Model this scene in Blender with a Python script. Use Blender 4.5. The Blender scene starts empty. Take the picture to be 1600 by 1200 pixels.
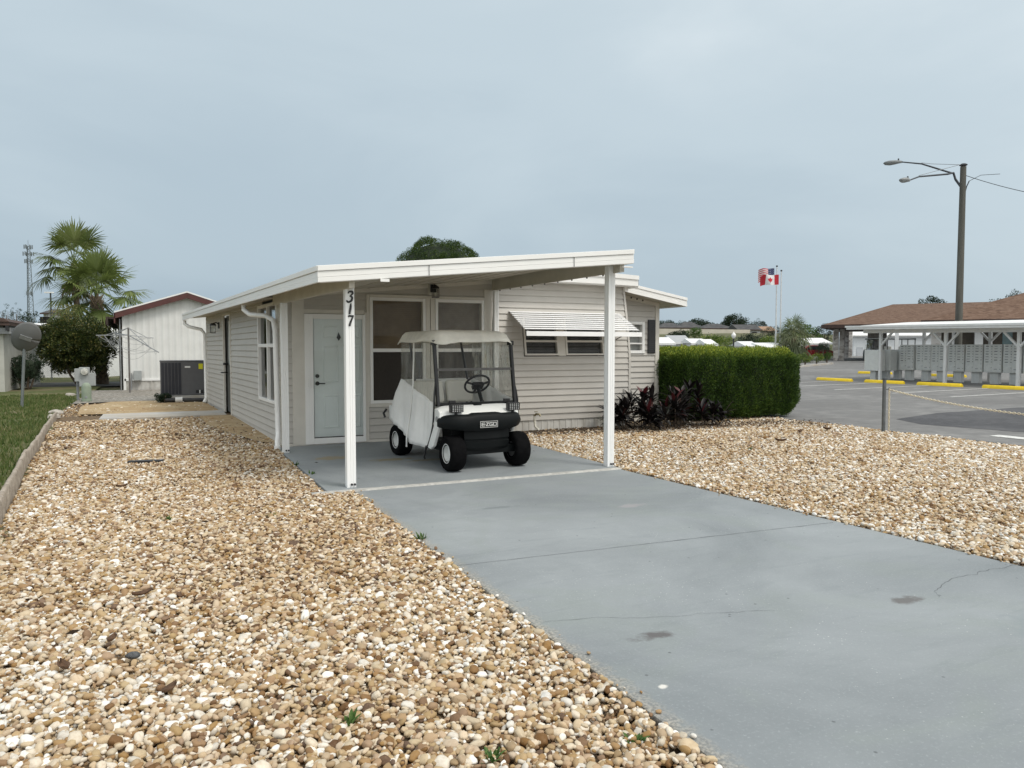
import bpy, bmesh, math, random
import numpy as np
from mathutils import Vector, Matrix, noise as mnoise

SC = bpy.context.scene
COL = SC.collection
R_ = math.radians
rng = np.random.default_rng(7)
random.seed(7)

# ------------------------------------------------------------------ camera
FPX, CAM_H = 1150.0, 1.58
PITCH = math.atan(56 / FPX)
YAW = math.atan((800 - 254) / FPX * math.cos(PITCH))
cam_d = bpy.data.cameras.new("camera")
cam_d.sensor_width = 36.0
cam_d.lens = FPX / 1600 * 36.0
cam_d.clip_start, cam_d.clip_end = 0.05, 3000
cam = bpy.data.objects.new("camera", cam_d)
COL.objects.link(cam)
cam.location = (0, 0, CAM_H)
cam.rotation_euler = (math.pi / 2 - PITCH, 0, -YAW)
SC.camera = cam
CF = np.array([math.sin(YAW) * math.cos(PITCH), math.cos(YAW) * math.cos(PITCH), -math.sin(PITCH)])
CR = np.array([math.cos(YAW), -math.sin(YAW), 0.0])
CU = np.cross(CR, CF)
C0 = np.array([0, 0, CAM_H])
def ray(px, py): return CF + CR * (px - 800) / FPX + CU * (600 - py) / FPX
def atD(px, py, D): return C0 + ray(px, py) * D          # point at forward depth D
def onZ(px, py, z):
    d = ray(px, py); return C0 + d * (z - CAM_H) / d[2]
def onY(px, py, Y):
    d = ray(px, py); return C0 + d * Y / d[1]
def onX(px, py, X):
    d = ray(px, py); return C0 + d * X / d[0]

# ------------------------------------------------------------------ world + sun + exposure
SUN_EL, SUN_AZ = R_(55), R_(150)     # azimuth measured from +Y towards +X
w = bpy.data.worlds.new("World"); SC.world = w; w.use_nodes = True
nt = w.node_tree; nt.nodes.clear()
def N(nt, t, **k):
    n = nt.nodes.new(t)
    for a, b in k.items(): setattr(n, a, b)
    return n
out = N(nt, 'ShaderNodeOutputWorld')
sky = N(nt, 'ShaderNodeTexSky', sky_type='NISHITA', sun_disc=False)
sky.sun_elevation = SUN_EL; sky.sun_rotation = SUN_AZ; sky.air_density = 1.2; sky.dust_density = 3.0
bg1 = N(nt, 'ShaderNodeBackground'); bg1.inputs[1].default_value = 0.10
nt.links.new(sky.outputs[0], bg1.inputs[0])
tc = N(nt, 'ShaderNodeTexCoord')
# overcast deck: slow change over the dome plus soft cloud noise
dot = N(nt, 'ShaderNodeVectorMath', operation='DOT_PRODUCT')
fwd, rgt = Vector((math.sin(YAW), math.cos(YAW), 0)), Vector((math.cos(YAW), -math.sin(YAW), 0))   # storm cloud ahead, bright overcast behind
dvec = (rgt * .28 - fwd * .40 + Vector((0, 0, .85))).normalized() / 1.7; dot.inputs[1].default_value = dvec
nt.links.new(tc.outputs['Generated'], dot.inputs[0])
mp = N(nt, 'ShaderNodeMapping'); mp.inputs['Scale'].default_value = (1.0, 1.0, 2.6)
nt.links.new(tc.outputs['Generated'], mp.inputs[0])
ns = N(nt, 'ShaderNodeTexNoise'); ns.inputs['Scale'].default_value = 1.9; ns.inputs['Detail'].default_value = 6; ns.inputs['Roughness'].default_value = 0.5; ns.inputs['Distortion'].default_value = .5
nt.links.new(mp.outputs[0], ns.inputs['Vector'])
ma = N(nt, 'ShaderNodeMath', operation='MULTIPLY_ADD'); ma.inputs[1].default_value = 0.36; ma.inputs[2].default_value = .430 - .175
nt.links.new(ns.outputs['Fac'], ma.inputs[0])
ad = N(nt, 'ShaderNodeMath', operation='ADD'); nt.links.new(dot.outputs['Value'], ad.inputs[0]); nt.links.new(ma.outputs[0], ad.inputs[1])
rp = N(nt, 'ShaderNodeValToRGB')
e = rp.color_ramp; e.interpolation = 'EASE'
SKY_STOPS = [(0.0, (.325, .420, .500)), (0.13, (.365, .462, .542)), (0.24, (.440, .538, .608)), (0.40, (.535, .632, .692)), (0.60, (.70, .78, .82)), (1.0, (1.25, 1.25, 1.21))]
e.elements[0].position, e.elements[0].color = SKY_STOPS[0][0], (*SKY_STOPS[0][1], 1)
e.elements[1].position, e.elements[1].color = SKY_STOPS[-1][0], (*SKY_STOPS[-1][1], 1)
for p, c in SKY_STOPS[1:-1]:
    q = e.elements.new(p); q.color = (*c, 1)
nt.links.new(ad.outputs[0], rp.inputs[0])
bg2 = N(nt, 'ShaderNodeBackground'); bg2.inputs[1].default_value = 1.0
nt.links.new(rp.outputs[0], bg2.inputs[0])
mx = N(nt, 'ShaderNodeMixShader'); mx.inputs[0].default_value = 0.93
nt.links.new(bg1.outputs[0], mx.inputs[1]); nt.links.new(bg2.outputs[0], mx.inputs[2])
nt.links.new(mx.outputs[0], out.inputs[0])

sl = bpy.data.lights.new("sun", 'SUN'); sl.energy = 1.7; sl.angle = R_(18); sl.color = (1.0, 0.955, 0.88)
sun = bpy.data.objects.new("sun", sl); COL.objects.link(sun)
sdir = Vector((math.sin(SUN_AZ) * math.cos(SUN_EL), math.cos(SUN_AZ) * math.cos(SUN_EL), math.sin(SUN_EL)))
sun.rotation_euler = sdir.to_track_quat('Z', 'Y').to_euler()
sun.location = (0, 0, 30)
SC.view_settings.view_transform = 'Standard'; SC.view_settings.look = 'None'
SC.view_settings.exposure = 0.12; SC.view_settings.gamma = 1.0
SC.view_settings.use_curve_mapping = False

# ------------------------------------------------------------------ materials
MATS = {}
def mat(name, col, rough=0.6, var=0.12, scale=6.0, bump=0.0, bscale=60.0, metal=0.0, spec=0.5, col2=None, trans=0.0, stretch=None, detail=5.0):
    """Principled with noise-varied colour and optional bump, object coordinates."""
    if name in MATS: return MATS[name]
    m = bpy.data.materials.new(name); m.use_nodes = True; t = m.node_tree
    b = t.nodes['Principled BSDF']
    b.inputs['Roughness'].default_value = rough; b.inputs['Metallic'].default_value = metal
    b.inputs['Specular IOR Level'].default_value = spec
    tc = N(t, 'ShaderNodeTexCoord'); src = tc.outputs['Object']
    if stretch:
        mp = N(t, 'ShaderNodeMapping'); mp.inputs['Scale'].default_value = stretch
        t.links.new(src, mp.inputs[0]); src = mp.outputs[0]
    n1 = N(t, 'ShaderNodeTexNoise'); n1.inputs['Scale'].default_value = scale; n1.inputs['Detail'].default_value = detail; n1.inputs['Roughness'].default_value = 0.6
    t.links.new(src, n1.inputs['Vector'])
    r = N(t, 'ShaderNodeValToRGB')
    c2 = col2 if col2 else tuple(max(0, c * (1 - var)) for c in col)
    c1 = col if col2 else tuple(min(1, c * (1 + var)) for c in col)
    r.color_ramp.elements[0].position = 0.32; r.color_ramp.elements[1].position = 0.68
    r.color_ramp.elements[0].color = (*c2, 1); r.color_ramp.elements[1].color = (*c1, 1)
    t.links.new(n1.outputs['Fac'], r.inputs[0]); t.links.new(r.outputs[0], b.inputs['Base Color'])
    if bump:
        n2 = N(t, 'ShaderNodeTexNoise'); n2.inputs['Scale'].default_value = bscale; n2.inputs['Detail'].default_value = 4
        t.links.new(src, n2.inputs['Vector'])
        bp = N(t, 'ShaderNodeBump'); bp.inputs['Strength'].default_value = bump; bp.inputs['Distance'].default_value = 0.01
        t.links.new(n2.outputs['Fac'], bp.inputs['Height']); t.links.new(bp.outputs[0], b.inputs['Normal'])
    if trans:
        b.inputs['Transmission Weight'].default_value = trans
    MATS[name] = m
    return m

def glass_mat(name, tint=(0.9, 0.92, 0.92), opacity=0.12, rough=0.03, cloud=0.0, refl=1.0):
    """thin sheet: mostly see-through, fresnel reflection, optional milky clouding."""
    if name in MATS: return MATS[name]
    m = bpy.data.materials.new(name); m.use_nodes = True; t = m.node_tree; t.nodes.clear()
    o = N(t, 'ShaderNodeOutputMaterial')
    tr = N(t, 'ShaderNodeBsdfTransparent'); tr.inputs[0].default_value = (*tint, 1)
    gl = N(t, 'ShaderNodeBsdfGlossy'); gl.inputs['Roughness'].default_value = rough; gl.inputs[0].default_value = (.9, .9, .9, 1)
    fr = N(t, 'ShaderNodeFresnel'); fr.inputs[0].default_value = 1.5
    m1 = N(t, 'ShaderNodeMixShader')
    mm = N(t, 'ShaderNodeMath', operation='ADD', use_clamp=True); mm.inputs[1].default_value = opacity
    fs = N(t, 'ShaderNodeMath', operation='MULTIPLY'); fs.inputs[1].default_value = refl; t.links.new(fr.outputs[0], fs.inputs[0]); t.links.new(fs.outputs[0], mm.inputs[0]); t.links.new(mm.outputs[0], m1.inputs[0])
    t.links.new(tr.outputs[0], m1.inputs[1]); t.links.new(gl.outputs[0], m1.inputs[2])
    last = m1
    if cloud:
        df = N(t, 'ShaderNodeBsdfDiffuse'); df.inputs[0].default_value = (.55, .54, .50, 1)
        tc = N(t, 'ShaderNodeTexCoord'); mp = N(t, 'ShaderNodeMapping'); mp.inputs['Scale'].default_value = (6, 6, 2.2); mp.inputs['Rotation'].default_value = (0.4, 0.3, 0)
        n1 = N(t, 'ShaderNodeTexNoise'); n1.inputs['Scale'].default_value = 1.6; n1.inputs['Detail'].default_value = 5; n1.inputs['Distortion'].default_value = 1.2
        t.links.new(tc.outputs['Object'], mp.inputs[0]); t.links.new(mp.outputs[0], n1.inputs['Vector'])
        r = N(t, 'ShaderNodeValToRGB'); r.color_ramp.elements[0].position = .35; r.color_ramp.elements[1].position = .8
        r.color_ramp.elements[0].color = (cloud * .35,) * 3 + (1,); r.color_ramp.elements[1].color = (min(1, cloud * 1.9),) * 3 + (1,)
        t.links.new(n1.outputs['Fac'], r.inputs[0])
        m2 = N(t, 'ShaderNodeMixShader'); t.links.new(r.outputs[0], m2.inputs[0]); t.links.new(m1.outputs[0], m2.inputs[1]); t.links.new(df.outputs[0], m2.inputs[2])
        bp = N(t, 'ShaderNodeBump'); bp.inputs['Strength'].default_value = .6; bp.inputs['Distance'].default_value = .02
        t.links.new(n1.outputs['Fac'], bp.inputs['Height']); t.links.new(bp.outputs[0], gl.inputs['Normal'])
        last = m2
    t.links.new(last.outputs[0], o.inputs[0])
    MATS[name] = m
    return m

def leaf_mat(name, cols, rough=0.55, transl=0.25, spec=0.3):
    """per-leaf colour from the mesh's 'tone' attribute (a random number per leaf)."""
    if name in MATS: return MATS[name]
    m = bpy.data.materials.new(name); m.use_nodes = True; t = m.node_tree
    b = t.nodes['Principled BSDF']; o = t.nodes['Material Output']
    b.inputs['Roughness'].default_value = rough; b.inputs['Specular IOR Level'].default_value = spec
    a = N(t, 'ShaderNodeAttribute', attribute_name='tone')
    r = N(t, 'ShaderNodeValToRGB'); cr = r.color_ramp
    cr.elements[0].color = (*cols[0], 1); cr.elements[1].color = (*cols[-1], 1)
    for i, c in enumerate(cols[1:-1]):
        q = cr.elements.new((i + 1) / (len(cols) - 1)); q.color = (*c, 1)
    t.links.new(a.outputs['Fac'], r.inputs[0]); t.links.new(r.outputs[0], b.inputs['Base Color'])
    tl = N(t, 'ShaderNodeBsdfTranslucent'); t.links.new(r.outputs[0], tl.inputs[0])
    mx = N(t, 'ShaderNodeMixShader'); mx.inputs[0].default_value = transl
    t.links.new(b.outputs[0], mx.inputs[1]); t.links.new(tl.outputs[0], mx.inputs[2]); t.links.new(mx.outputs[0], o.inputs[0])
    MATS[name] = m
    return m

# ------------------------------------------------------------------ object helpers
WORLD = {}                           # world matrix of every Empty / root by object name
def W_of(o):
    return WORLD.get(o.name, Matrix.Identity(4)) if o else Matrix.Identity(4)
def tag(o, label=None, cat=None, group=None, kind=None):
    if label: o['label'] = label
    if cat: o['category'] = cat
    if group: o['group'] = group
    if kind: o['kind'] = kind
    return o
def thing(name, label, cat, loc=(0, 0, 0), rotz=0.0, group=None):
    o = bpy.data.objects.new(name, None); COL.objects.link(o)
    o.empty_display_size = 0.2
    o.location = loc; o.rotation_euler = (0, 0, rotz)
    WORLD[o.name] = Matrix.Translation(loc) @ Matrix.Rotation(rotz, 4, 'Z')
    return tag(o, label, cat, group)

class MB:
    """collects faces of ONE mesh; coordinates are world unless a local frame is given to build()."""
    def __init__(s): s.v = []; s.f = []; s.m = []; s.cur = 0
    def add(s, vs, fs):
        b = len(s.v); s.v += [tuple(map(float, p)) for p in vs]
        for f in fs: s.f.append([b + i for i in f]); s.m.append(s.cur)
        return s
    def box(s, x0, x1, y0, y1, z0, z1):
        return s.hexa([(x0, y0, z0), (x1, y0, z0), (x1, y1, z0), (x0, y1, z0), (x0, y0, z1), (x1, y0, z1), (x1, y1, z1), (x0, y1, z1)])
    def hexa(s, p):
        return s.add(p, [(0, 3, 2, 1), (4, 5, 6, 7), (0, 1, 5, 4), (1, 2, 6, 5), (2, 3, 7, 6), (3, 0, 4, 7)])
    def obox(s, c, ax, ay, az):
        """box about c with half-axes vectors"""
        c, ax, ay, az = map(np.array, (c, ax, ay, az))
        return s.hexa([c - ax - ay - az, c + ax - ay - az, c + ax + ay - az, c - ax + ay - az, c - ax - ay + az, c + ax - ay + az, c + ax + ay + az, c - ax + ay + az])
    def bar(s, a, b, w, h, up=(0, 0, 1)):
        a, b = np.array(a, float), np.array(b, float); d = b - a; L = np.linalg.norm(d); d /= L
        up = np.array(up, float)
        if abs(d @ up) > .95: up = np.array([0, 1., 0])
        sx = np.cross(d, up); sx /= np.linalg.norm(sx); u = np.cross(sx, d)
        return s.obox((a + b) / 2, sx * w / 2, d * L / 2, u * h / 2)
    def tube(s, pts, r, n=10, cap=True):
        pts = [np.array(p, float) for p in pts]; K = len(pts)
        rr = [r] * K if np.isscalar(r) else list(r)
        b = len(s.v); prev = None
        for i, p in enumerate(pts):
            d = (pts[min(i + 1, K - 1)] - pts[max(i - 1, 0)]); d /= (np.linalg.norm(d) + 1e-9)
            if prev is None:
                up = np.array([0, 0, 1.]) if abs(d[2]) < .9 else np.array([1., 0, 0])
                sx = np.cross(d, up)
            else:
                sx = prev - d * (prev @ d)
            sx /= (np.linalg.norm(sx) + 1e-9); prev = sx; sy = np.cross(d, sx)
            for k in range(n):
                a = 2 * math.pi * k / n
                s.v.append(tuple(p + rr[i] * (math.cos(a) * sx + math.sin(a) * sy)))
        for i in range(K - 1):
            for k in range(n):
                k2 = (k + 1) % n
                s.f.append([b + i * n + k, b + i * n + k2, b + (i + 1) * n + k2, b + (i + 1) * n + k]); s.m.append(s.cur)
        if cap:
            s.f.append([b + k for k in range(n)][::-1]); s.m.append(s.cur)
            s.f.append([b + (K - 1) * n + k for k in range(n)]); s.m.append(s.cur)
        return s
    def prism(s, poly, z0, z1):
        n = len(poly)
        vs = [(x, y, z0) for x, y in poly] + [(x, y, z1) for x, y in poly]
        fs = [list(range(n))[::-1], [n + i for i in range(n)]] + [(i, (i + 1) % n, n + (i + 1) % n, n + i) for i in range(n)]
        return s.add(vs, fs)
    def extr(s, poly3, d):
        """extrude a planar 3-D polygon by vector d"""
        n = len(poly3); d = np.array(d, float)
        vs = [np.array(p, float) for p in poly3]; vs = vs + [p + d for p in vs]
        fs = [list(range(n))[::-1], [n + i for i in range(n)]] + [(i, (i + 1) % n, n + (i + 1) % n, n + i) for i in range(n)]
        return s.add(vs, fs)
    def lathe(s, prof, c=(0, 0, 0), axis='z', n=20, cap=True):
        b = len(s.v); K = len(prof)
        for r, h in prof:
            for k in range(n):
                a = 2 * math.pi * k / n; u, v = r * math.cos(a), r * math.sin(a)
                p = (u, v, h) if axis == 'z' else ((h, u, v) if axis == 'x' else (u, h, v))
                s.v.append((c[0] + p[0], c[1] + p[1], c[2] + p[2]))
        for i in range(K - 1):
            for k in range(n):
                k2 = (k + 1) % n
                s.f.append([b + i * n + k, b + i * n + k2, b + (i + 1) * n + k2, b + (i + 1) * n + k]); s.m.append(s.cur)
        if cap:
            s.f.append([b + k for k in range(n)][::-1]); s.m.append(s.cur)
            s.f.append([b + (K - 1) * n + k for k in range(n)]); s.m.append(s.cur)
        return s
    def grid(s, P):
        """P[i][j] grid of points"""
        b = len(s.v); n, m = len(P), len(P[0])
        for r in P:
            for p in r: s.v.append(tuple(map(float, p)))
        for i in range(n - 1):
            for j in range(m - 1):
                s.f.append([b + i * m + j, b + i * m + j + 1, b + (i + 1) * m + j + 1, b + (i + 1) * m + j]); s.m.append(s.cur)
        return s
    def xf(s, M, i0=0):
        for i in range(i0, len(s.v)): s.v[i] = tuple(M @ Vector(s.v[i]))
        return s
    def build(s, name, m, parent=None, local=False, bevel=0.0, seg=2, smooth=None, solid=0.0, subsurf=0):
        me = bpy.data.meshes.new(name)
        vs = s.v
        if parent is not None and not local:
            inv = W_of(parent).inverted(); vs = [tuple(inv @ Vector(p)) for p in vs]
        me.from_pydata(vs, [], s.f)
        ms = m if isinstance(m, (list, tuple)) else [m]
        for q in ms: me.materials.append(q)
        if len(ms) > 1: me.polygons.foreach_set('material_index', s.m)
        bm = bmesh.new(); bm.from_mesh(me); bmesh.ops.recalc_face_normals(bm, faces=bm.faces); bm.to_mesh(me); bm.free()
        o = bpy.data.objects.new(name, me); COL.objects.link(o)
        if parent is not None:
            o.parent = parent; WORLD[o.name] = W_of(parent)
        else: WORLD[o.name] = Matrix.Identity(4)
        if smooth is not None:
            me.polygons.foreach_set('use_smooth', [True] * len(me.polygons))
            if smooth < 3.1:
                for e in me.edges: pass
                me.set_sharp_from_angle(angle=smooth)
        if solid:
            q = o.modifiers.new('solid', 'SOLIDIFY'); q.thickness = solid; q.offset = 0
        if bevel:
            q = o.modifiers.new('bevel', 'BEVEL'); q.width = bevel; q.segments = seg; q.limit_method = 'ANGLE'; q.angle_limit = R_(40)
            q.harden_normals = False
        if subsurf:
            q = o.modifiers.new('sub', 'SUBSURF'); q.levels = subsurf; q.render_levels = subsurf
        return o

def build_each(mb, name, m, parent=None, **k):
    """every separate piece of mb as a part of its own"""
    par = list(range(len(mb.v)))
    def find(a):
        while par[a] != a: par[a] = par[par[a]]; a = par[a]
        return a
    for f in mb.f:
        r = find(f[0])
        for q in f[1:]: par[find(q)] = r
    groups = {}
    for f in mb.f: groups.setdefault(find(f[0]), []).append(f)
    out = []
    for fs in groups.values():
        ids = sorted({q for f in fs for q in f}); ix = {q: i for i, q in enumerate(ids)}
        n = MB(); n.add([mb.v[q] for q in ids], [[ix[q] for q in f] for f in fs]); out.append(n.build(name, m, parent, **k))
    return out
def copy_tree(o, parent=None):
    c = o.copy(); COL.objects.link(c)
    if parent is not None: c.parent = parent
    for ch in [x for x in bpy.data.objects if x.parent == o]: copy_tree(ch, c)
    return c
KIDS = {}
def dup(root, loc, rotz, label, group=None):
    c = copy_tree(root); c.location = loc; c.rotation_euler = (0, 0, rotz)
    c['label'] = label
    if group: c['group'] = group
    WORLD[c.name] = Matrix.Translation(loc) @ Matrix.Rotation(rotz, 4, 'Z')
    return c

def fast_mesh(name, verts, faces, m, parent=None, tone=None, smooth=False, local=False):
    """bulk numpy mesh; faces (n,k) with one k; tone: one number per face"""
    verts = np.asarray(verts, np.float32); faces = np.asarray(faces, np.int32)
    if parent is not None and not local:
        inv = np.array(W_of(parent).inverted()); verts = (verts @ inv[:3, :3].T + inv[:3, 3]).astype(np.float32)
    n, k = faces.shape
    me = bpy.data.meshes.new(name)
    me.vertices.add(len(verts)); me.vertices.foreach_set('co', verts.ravel())
    me.loops.add(n * k); me.loops.foreach_set('vertex_index', faces.ravel())
    me.polygons.add(n); me.polygons.foreach_set('loop_start', np.arange(0, n * k, k, dtype=np.int32))
    me.polygons.foreach_set('loop_total', np.full(n, k, np.int32))
    if smooth: me.polygons.foreach_set('use_smooth', np.ones(n, bool))
    if tone is not None:
        a = me.attributes.new('tone', 'FLOAT', 'FACE'); a.data.foreach_set('value', np.asarray(tone, np.float32))
    me.materials.append(m); me.update(calc_edges=True)
    o = bpy.data.objects.new(name, me); COL.objects.link(o)
    if parent is not None:
        o.parent = parent; WORLD[o.name] = W_of(parent)
    else: WORLD[o.name] = Matrix.Identity(4)
    return o

def unit(a): return a / (np.linalg.norm(a, axis=-1, keepdims=True) + 1e-9)
def leaves(pos, dirs, length, width, droop=0.15, rng=rng, fold=0.0):
    """one rhombus leaf (4 verts) per position along dirs, random roll"""
    n = len(pos); d = unit(np.asarray(dirs, float))
    rnd = unit(rng.normal(size=(n, 3))); sx = unit(np.cross(d, rnd))
    L = np.broadcast_to(np.asarray(length, float), (n,))[:, None]; Wd = np.broadcast_to(np.asarray(width, float), (n,))[:, None]
    nn = np.cross(sx, d)
    v = np.empty((n, 4, 3))
    v[:, 0] = pos; v[:, 1] = pos + d * L * .5 + sx * Wd * .5 + nn * L * fold
    v[:, 2] = pos + d * L - np.array([0, 0, 1.]) * L * droop; v[:, 3] = pos + d * L * .5 - sx * Wd * .5 + nn * L * fold
    f = np.arange(n * 4).reshape(n, 4)
    return v.reshape(-1, 3), f
# ================================================================== GROUND
def sstep(a, b, x):
    t = np.clip((np.asarray(x, float) - a) / (b - a), 0, 1); return t * t * (3 - 2 * t)
def base_z(x, y):
    x = np.asarray(x, float); y = np.asarray(y, float)
    z = 0.10 * sstep(9.5, 17, y) * (1 - sstep(2.0, 6.0, x))
    z = z + np.where(x > 13, np.minimum(0.009 * (x - 13), 0.62), 0.0)
    return z
def sheet(name, xs, ys, dz, m, inside=None, kind='structure', bump=0.0):
    xs, ys = np.asarray(xs), np.asarray(ys)
    X, Y = np.meshgrid(xs, ys)
    Z = base_z(X, Y) + dz
    if bump: Z = Z + bump * np.array([[mnoise.noise(Vector((x * 1.3, y * 1.3, 0))) for x in xs] for y in ys])
    v = np.stack([X, Y, Z], -1).reshape(-1, 3); nx = len(xs)
    f = []
    for j in range(len(ys) - 1):
        for i in range(nx - 1):
            if inside is None or inside((xs[i] + xs[i + 1]) / 2, (ys[j] + ys[j + 1]) / 2):
                f.append((j * nx + i, j * nx + i + 1, (j + 1) * nx + i + 1, (j + 1) * nx + i))
    o = fast_mesh(name, v, f, m, smooth=True)
    o['kind'] = kind
    return o
def poly_sheet(name, poly, dz, m, parent=None, kind='structure', zf=None):
    mb = MB(); mb.add([(x, y, float((zf or base_z)(x, y)) + dz) for x, y in poly], [list(range(len(poly)))])
    o = mb.build(name, m, parent)
    if parent is None: o['kind'] = kind
    return o
def stops(*s): return np.unique(np.concatenate([np.linspace(a, b, n) for a, b, n in s]))

# --- ground materials
def ground_mat(name, stops_, scale, rough=0.9, bump=0.5, bscale=40, big=0.35, bigscale=0.25, bigcol=None):
    m = bpy.data.materials.new(name); m.use_nodes = True; t = m.node_tree; b = t.nodes['Principled BSDF']
    b.inputs['Roughness'].default_value = rough; b.inputs['Specular IOR Level'].default_value = .25
    tc = N(t, 'ShaderNodeTexCoord')
    n1 = N(t, 'ShaderNodeTexNoise'); n1.inputs['Scale'].default_value = scale; n1.inputs['Detail'].default_value = 7; n1.inputs['Roughness'].default_value = .65
    t.links.new(tc.outputs['Object'], n1.inputs['Vector'])
    r = N(t, 'ShaderNodeValToRGB'); cr = r.color_ramp
    cr.elements[0].position, cr.elements[0].color = stops_[0][0], (*stops_[0][1], 1)
    cr.elements[1].position, cr.elements[1].color = stops_[-1][0], (*stops_[-1][1], 1)
    for p, c in stops_[1:-1]: cr.elements.new(p).color = (*c, 1)
    t.links.new(n1.outputs['Fac'], r.inputs[0])
    n2 = N(t, 'ShaderNodeTexNoise'); n2.inputs['Scale'].default_value = bigscale; n2.inputs['Detail'].default_value = 4
    t.links.new(tc.outputs['Object'], n2.inputs['Vector'])
    r2 = N(t, 'ShaderNodeValToRGB'); r2.color_ramp.elements[0].position = .42; r2.color_ramp.elements[1].position = .62
    r2.color_ramp.elements[0].color = (0, 0, 0, 1); r2.color_ramp.elements[1].color = (big,) * 3 + (1,)
    t.links.new(n2.outputs['Fac'], r2.inputs[0])
    mix = N(t, 'ShaderNodeMixRGB'); mix.inputs[2].default_value = (*(bigcol or stops_[0][1]), 1)
    t.links.new(r2.outputs[0], mix.inputs[0]); t.links.new(r.outputs[0], mix.inputs[1])
    t.links.new(mix.outputs[0], b.inputs['Base Color'])
    n3 = N(t, 'ShaderNodeTexNoise'); n3.inputs['Scale'].default_value = bscale; n3.inputs['Detail'].default_value = 5
    t.links.new(tc.outputs['Object'], n3.inputs['Vector'])
    bp = N(t, 'ShaderNodeBump'); bp.inputs['Strength'].default_value = bump; bp.inputs['Distance'].default_value = .02
    t.links.new(n3.outputs['Fac'], bp.inputs['Height']); t.links.new(bp.outputs[0], b.inputs['Normal'])
    MATS[name] = m
    return m
M_turf = ground_mat('turf', [(.3, (.045, .060, .022)), (.5, (.085, .105, .036)), (.7, (.16, .150, .070))], 5, bscale=30, bump=.8, bigcol=(.17, .14, .085), big=.7, bigscale=.5)
M_asph = ground_mat('asphalt', [(.3, (.150, .150, .150)), (.52, (.205, .203, .200)), (.72, (.275, .270, .262))], 2.2, rough=.85, bscale=90, bump=.35, bigscale=.22, big=.75, bigcol=(.150, .148, .146))
M_asph2 = ground_mat('new_asphalt', [(.3, (.055, .055, .060)), (.55, (.075, .075, .080)), (.75, (.12, .12, .125))], 7, rough=.8, bscale=90, bump=.35, bigscale=.5, big=.35, bigcol=(.16, .16, .165))
M_sand = ground_mat('sand', [(.3, (.27, .195, .11)), (.5, (.40, .30, .175)), (.72, (.50, .41, .28))], 4, bscale=50, bump=.6, bigscale=.8, big=.5, bigcol=(.33, .22, .11))
M_crush = ground_mat('crushed_stone', [(.32, (.07, .065, .055)), (.5, (.24, .225, .20)), (.66, (.46, .44, .40))], 11, bscale=40, bump=1, bigscale=.8, big=.3, bigcol=(.20, .17, .13))
M_mulch = ground_mat('mulch', [(.3, (.035, .028, .020)), (.55, (.10, .078, .055)), (.75, (.24, .20, .15))], 26, bscale=60, bump=1, bigscale=1.5, big=.3, bigcol=(.05, .04, .03))
M_walk = ground_mat('concrete', [(.3, (.38, .37, .35)), (.55, (.47, .46, .44)), (.75, (.55, .54, .52))], 3, bscale=80, bump=.25, bigscale=.9, big=.5, bigcol=(.42, .36, .27))

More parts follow.
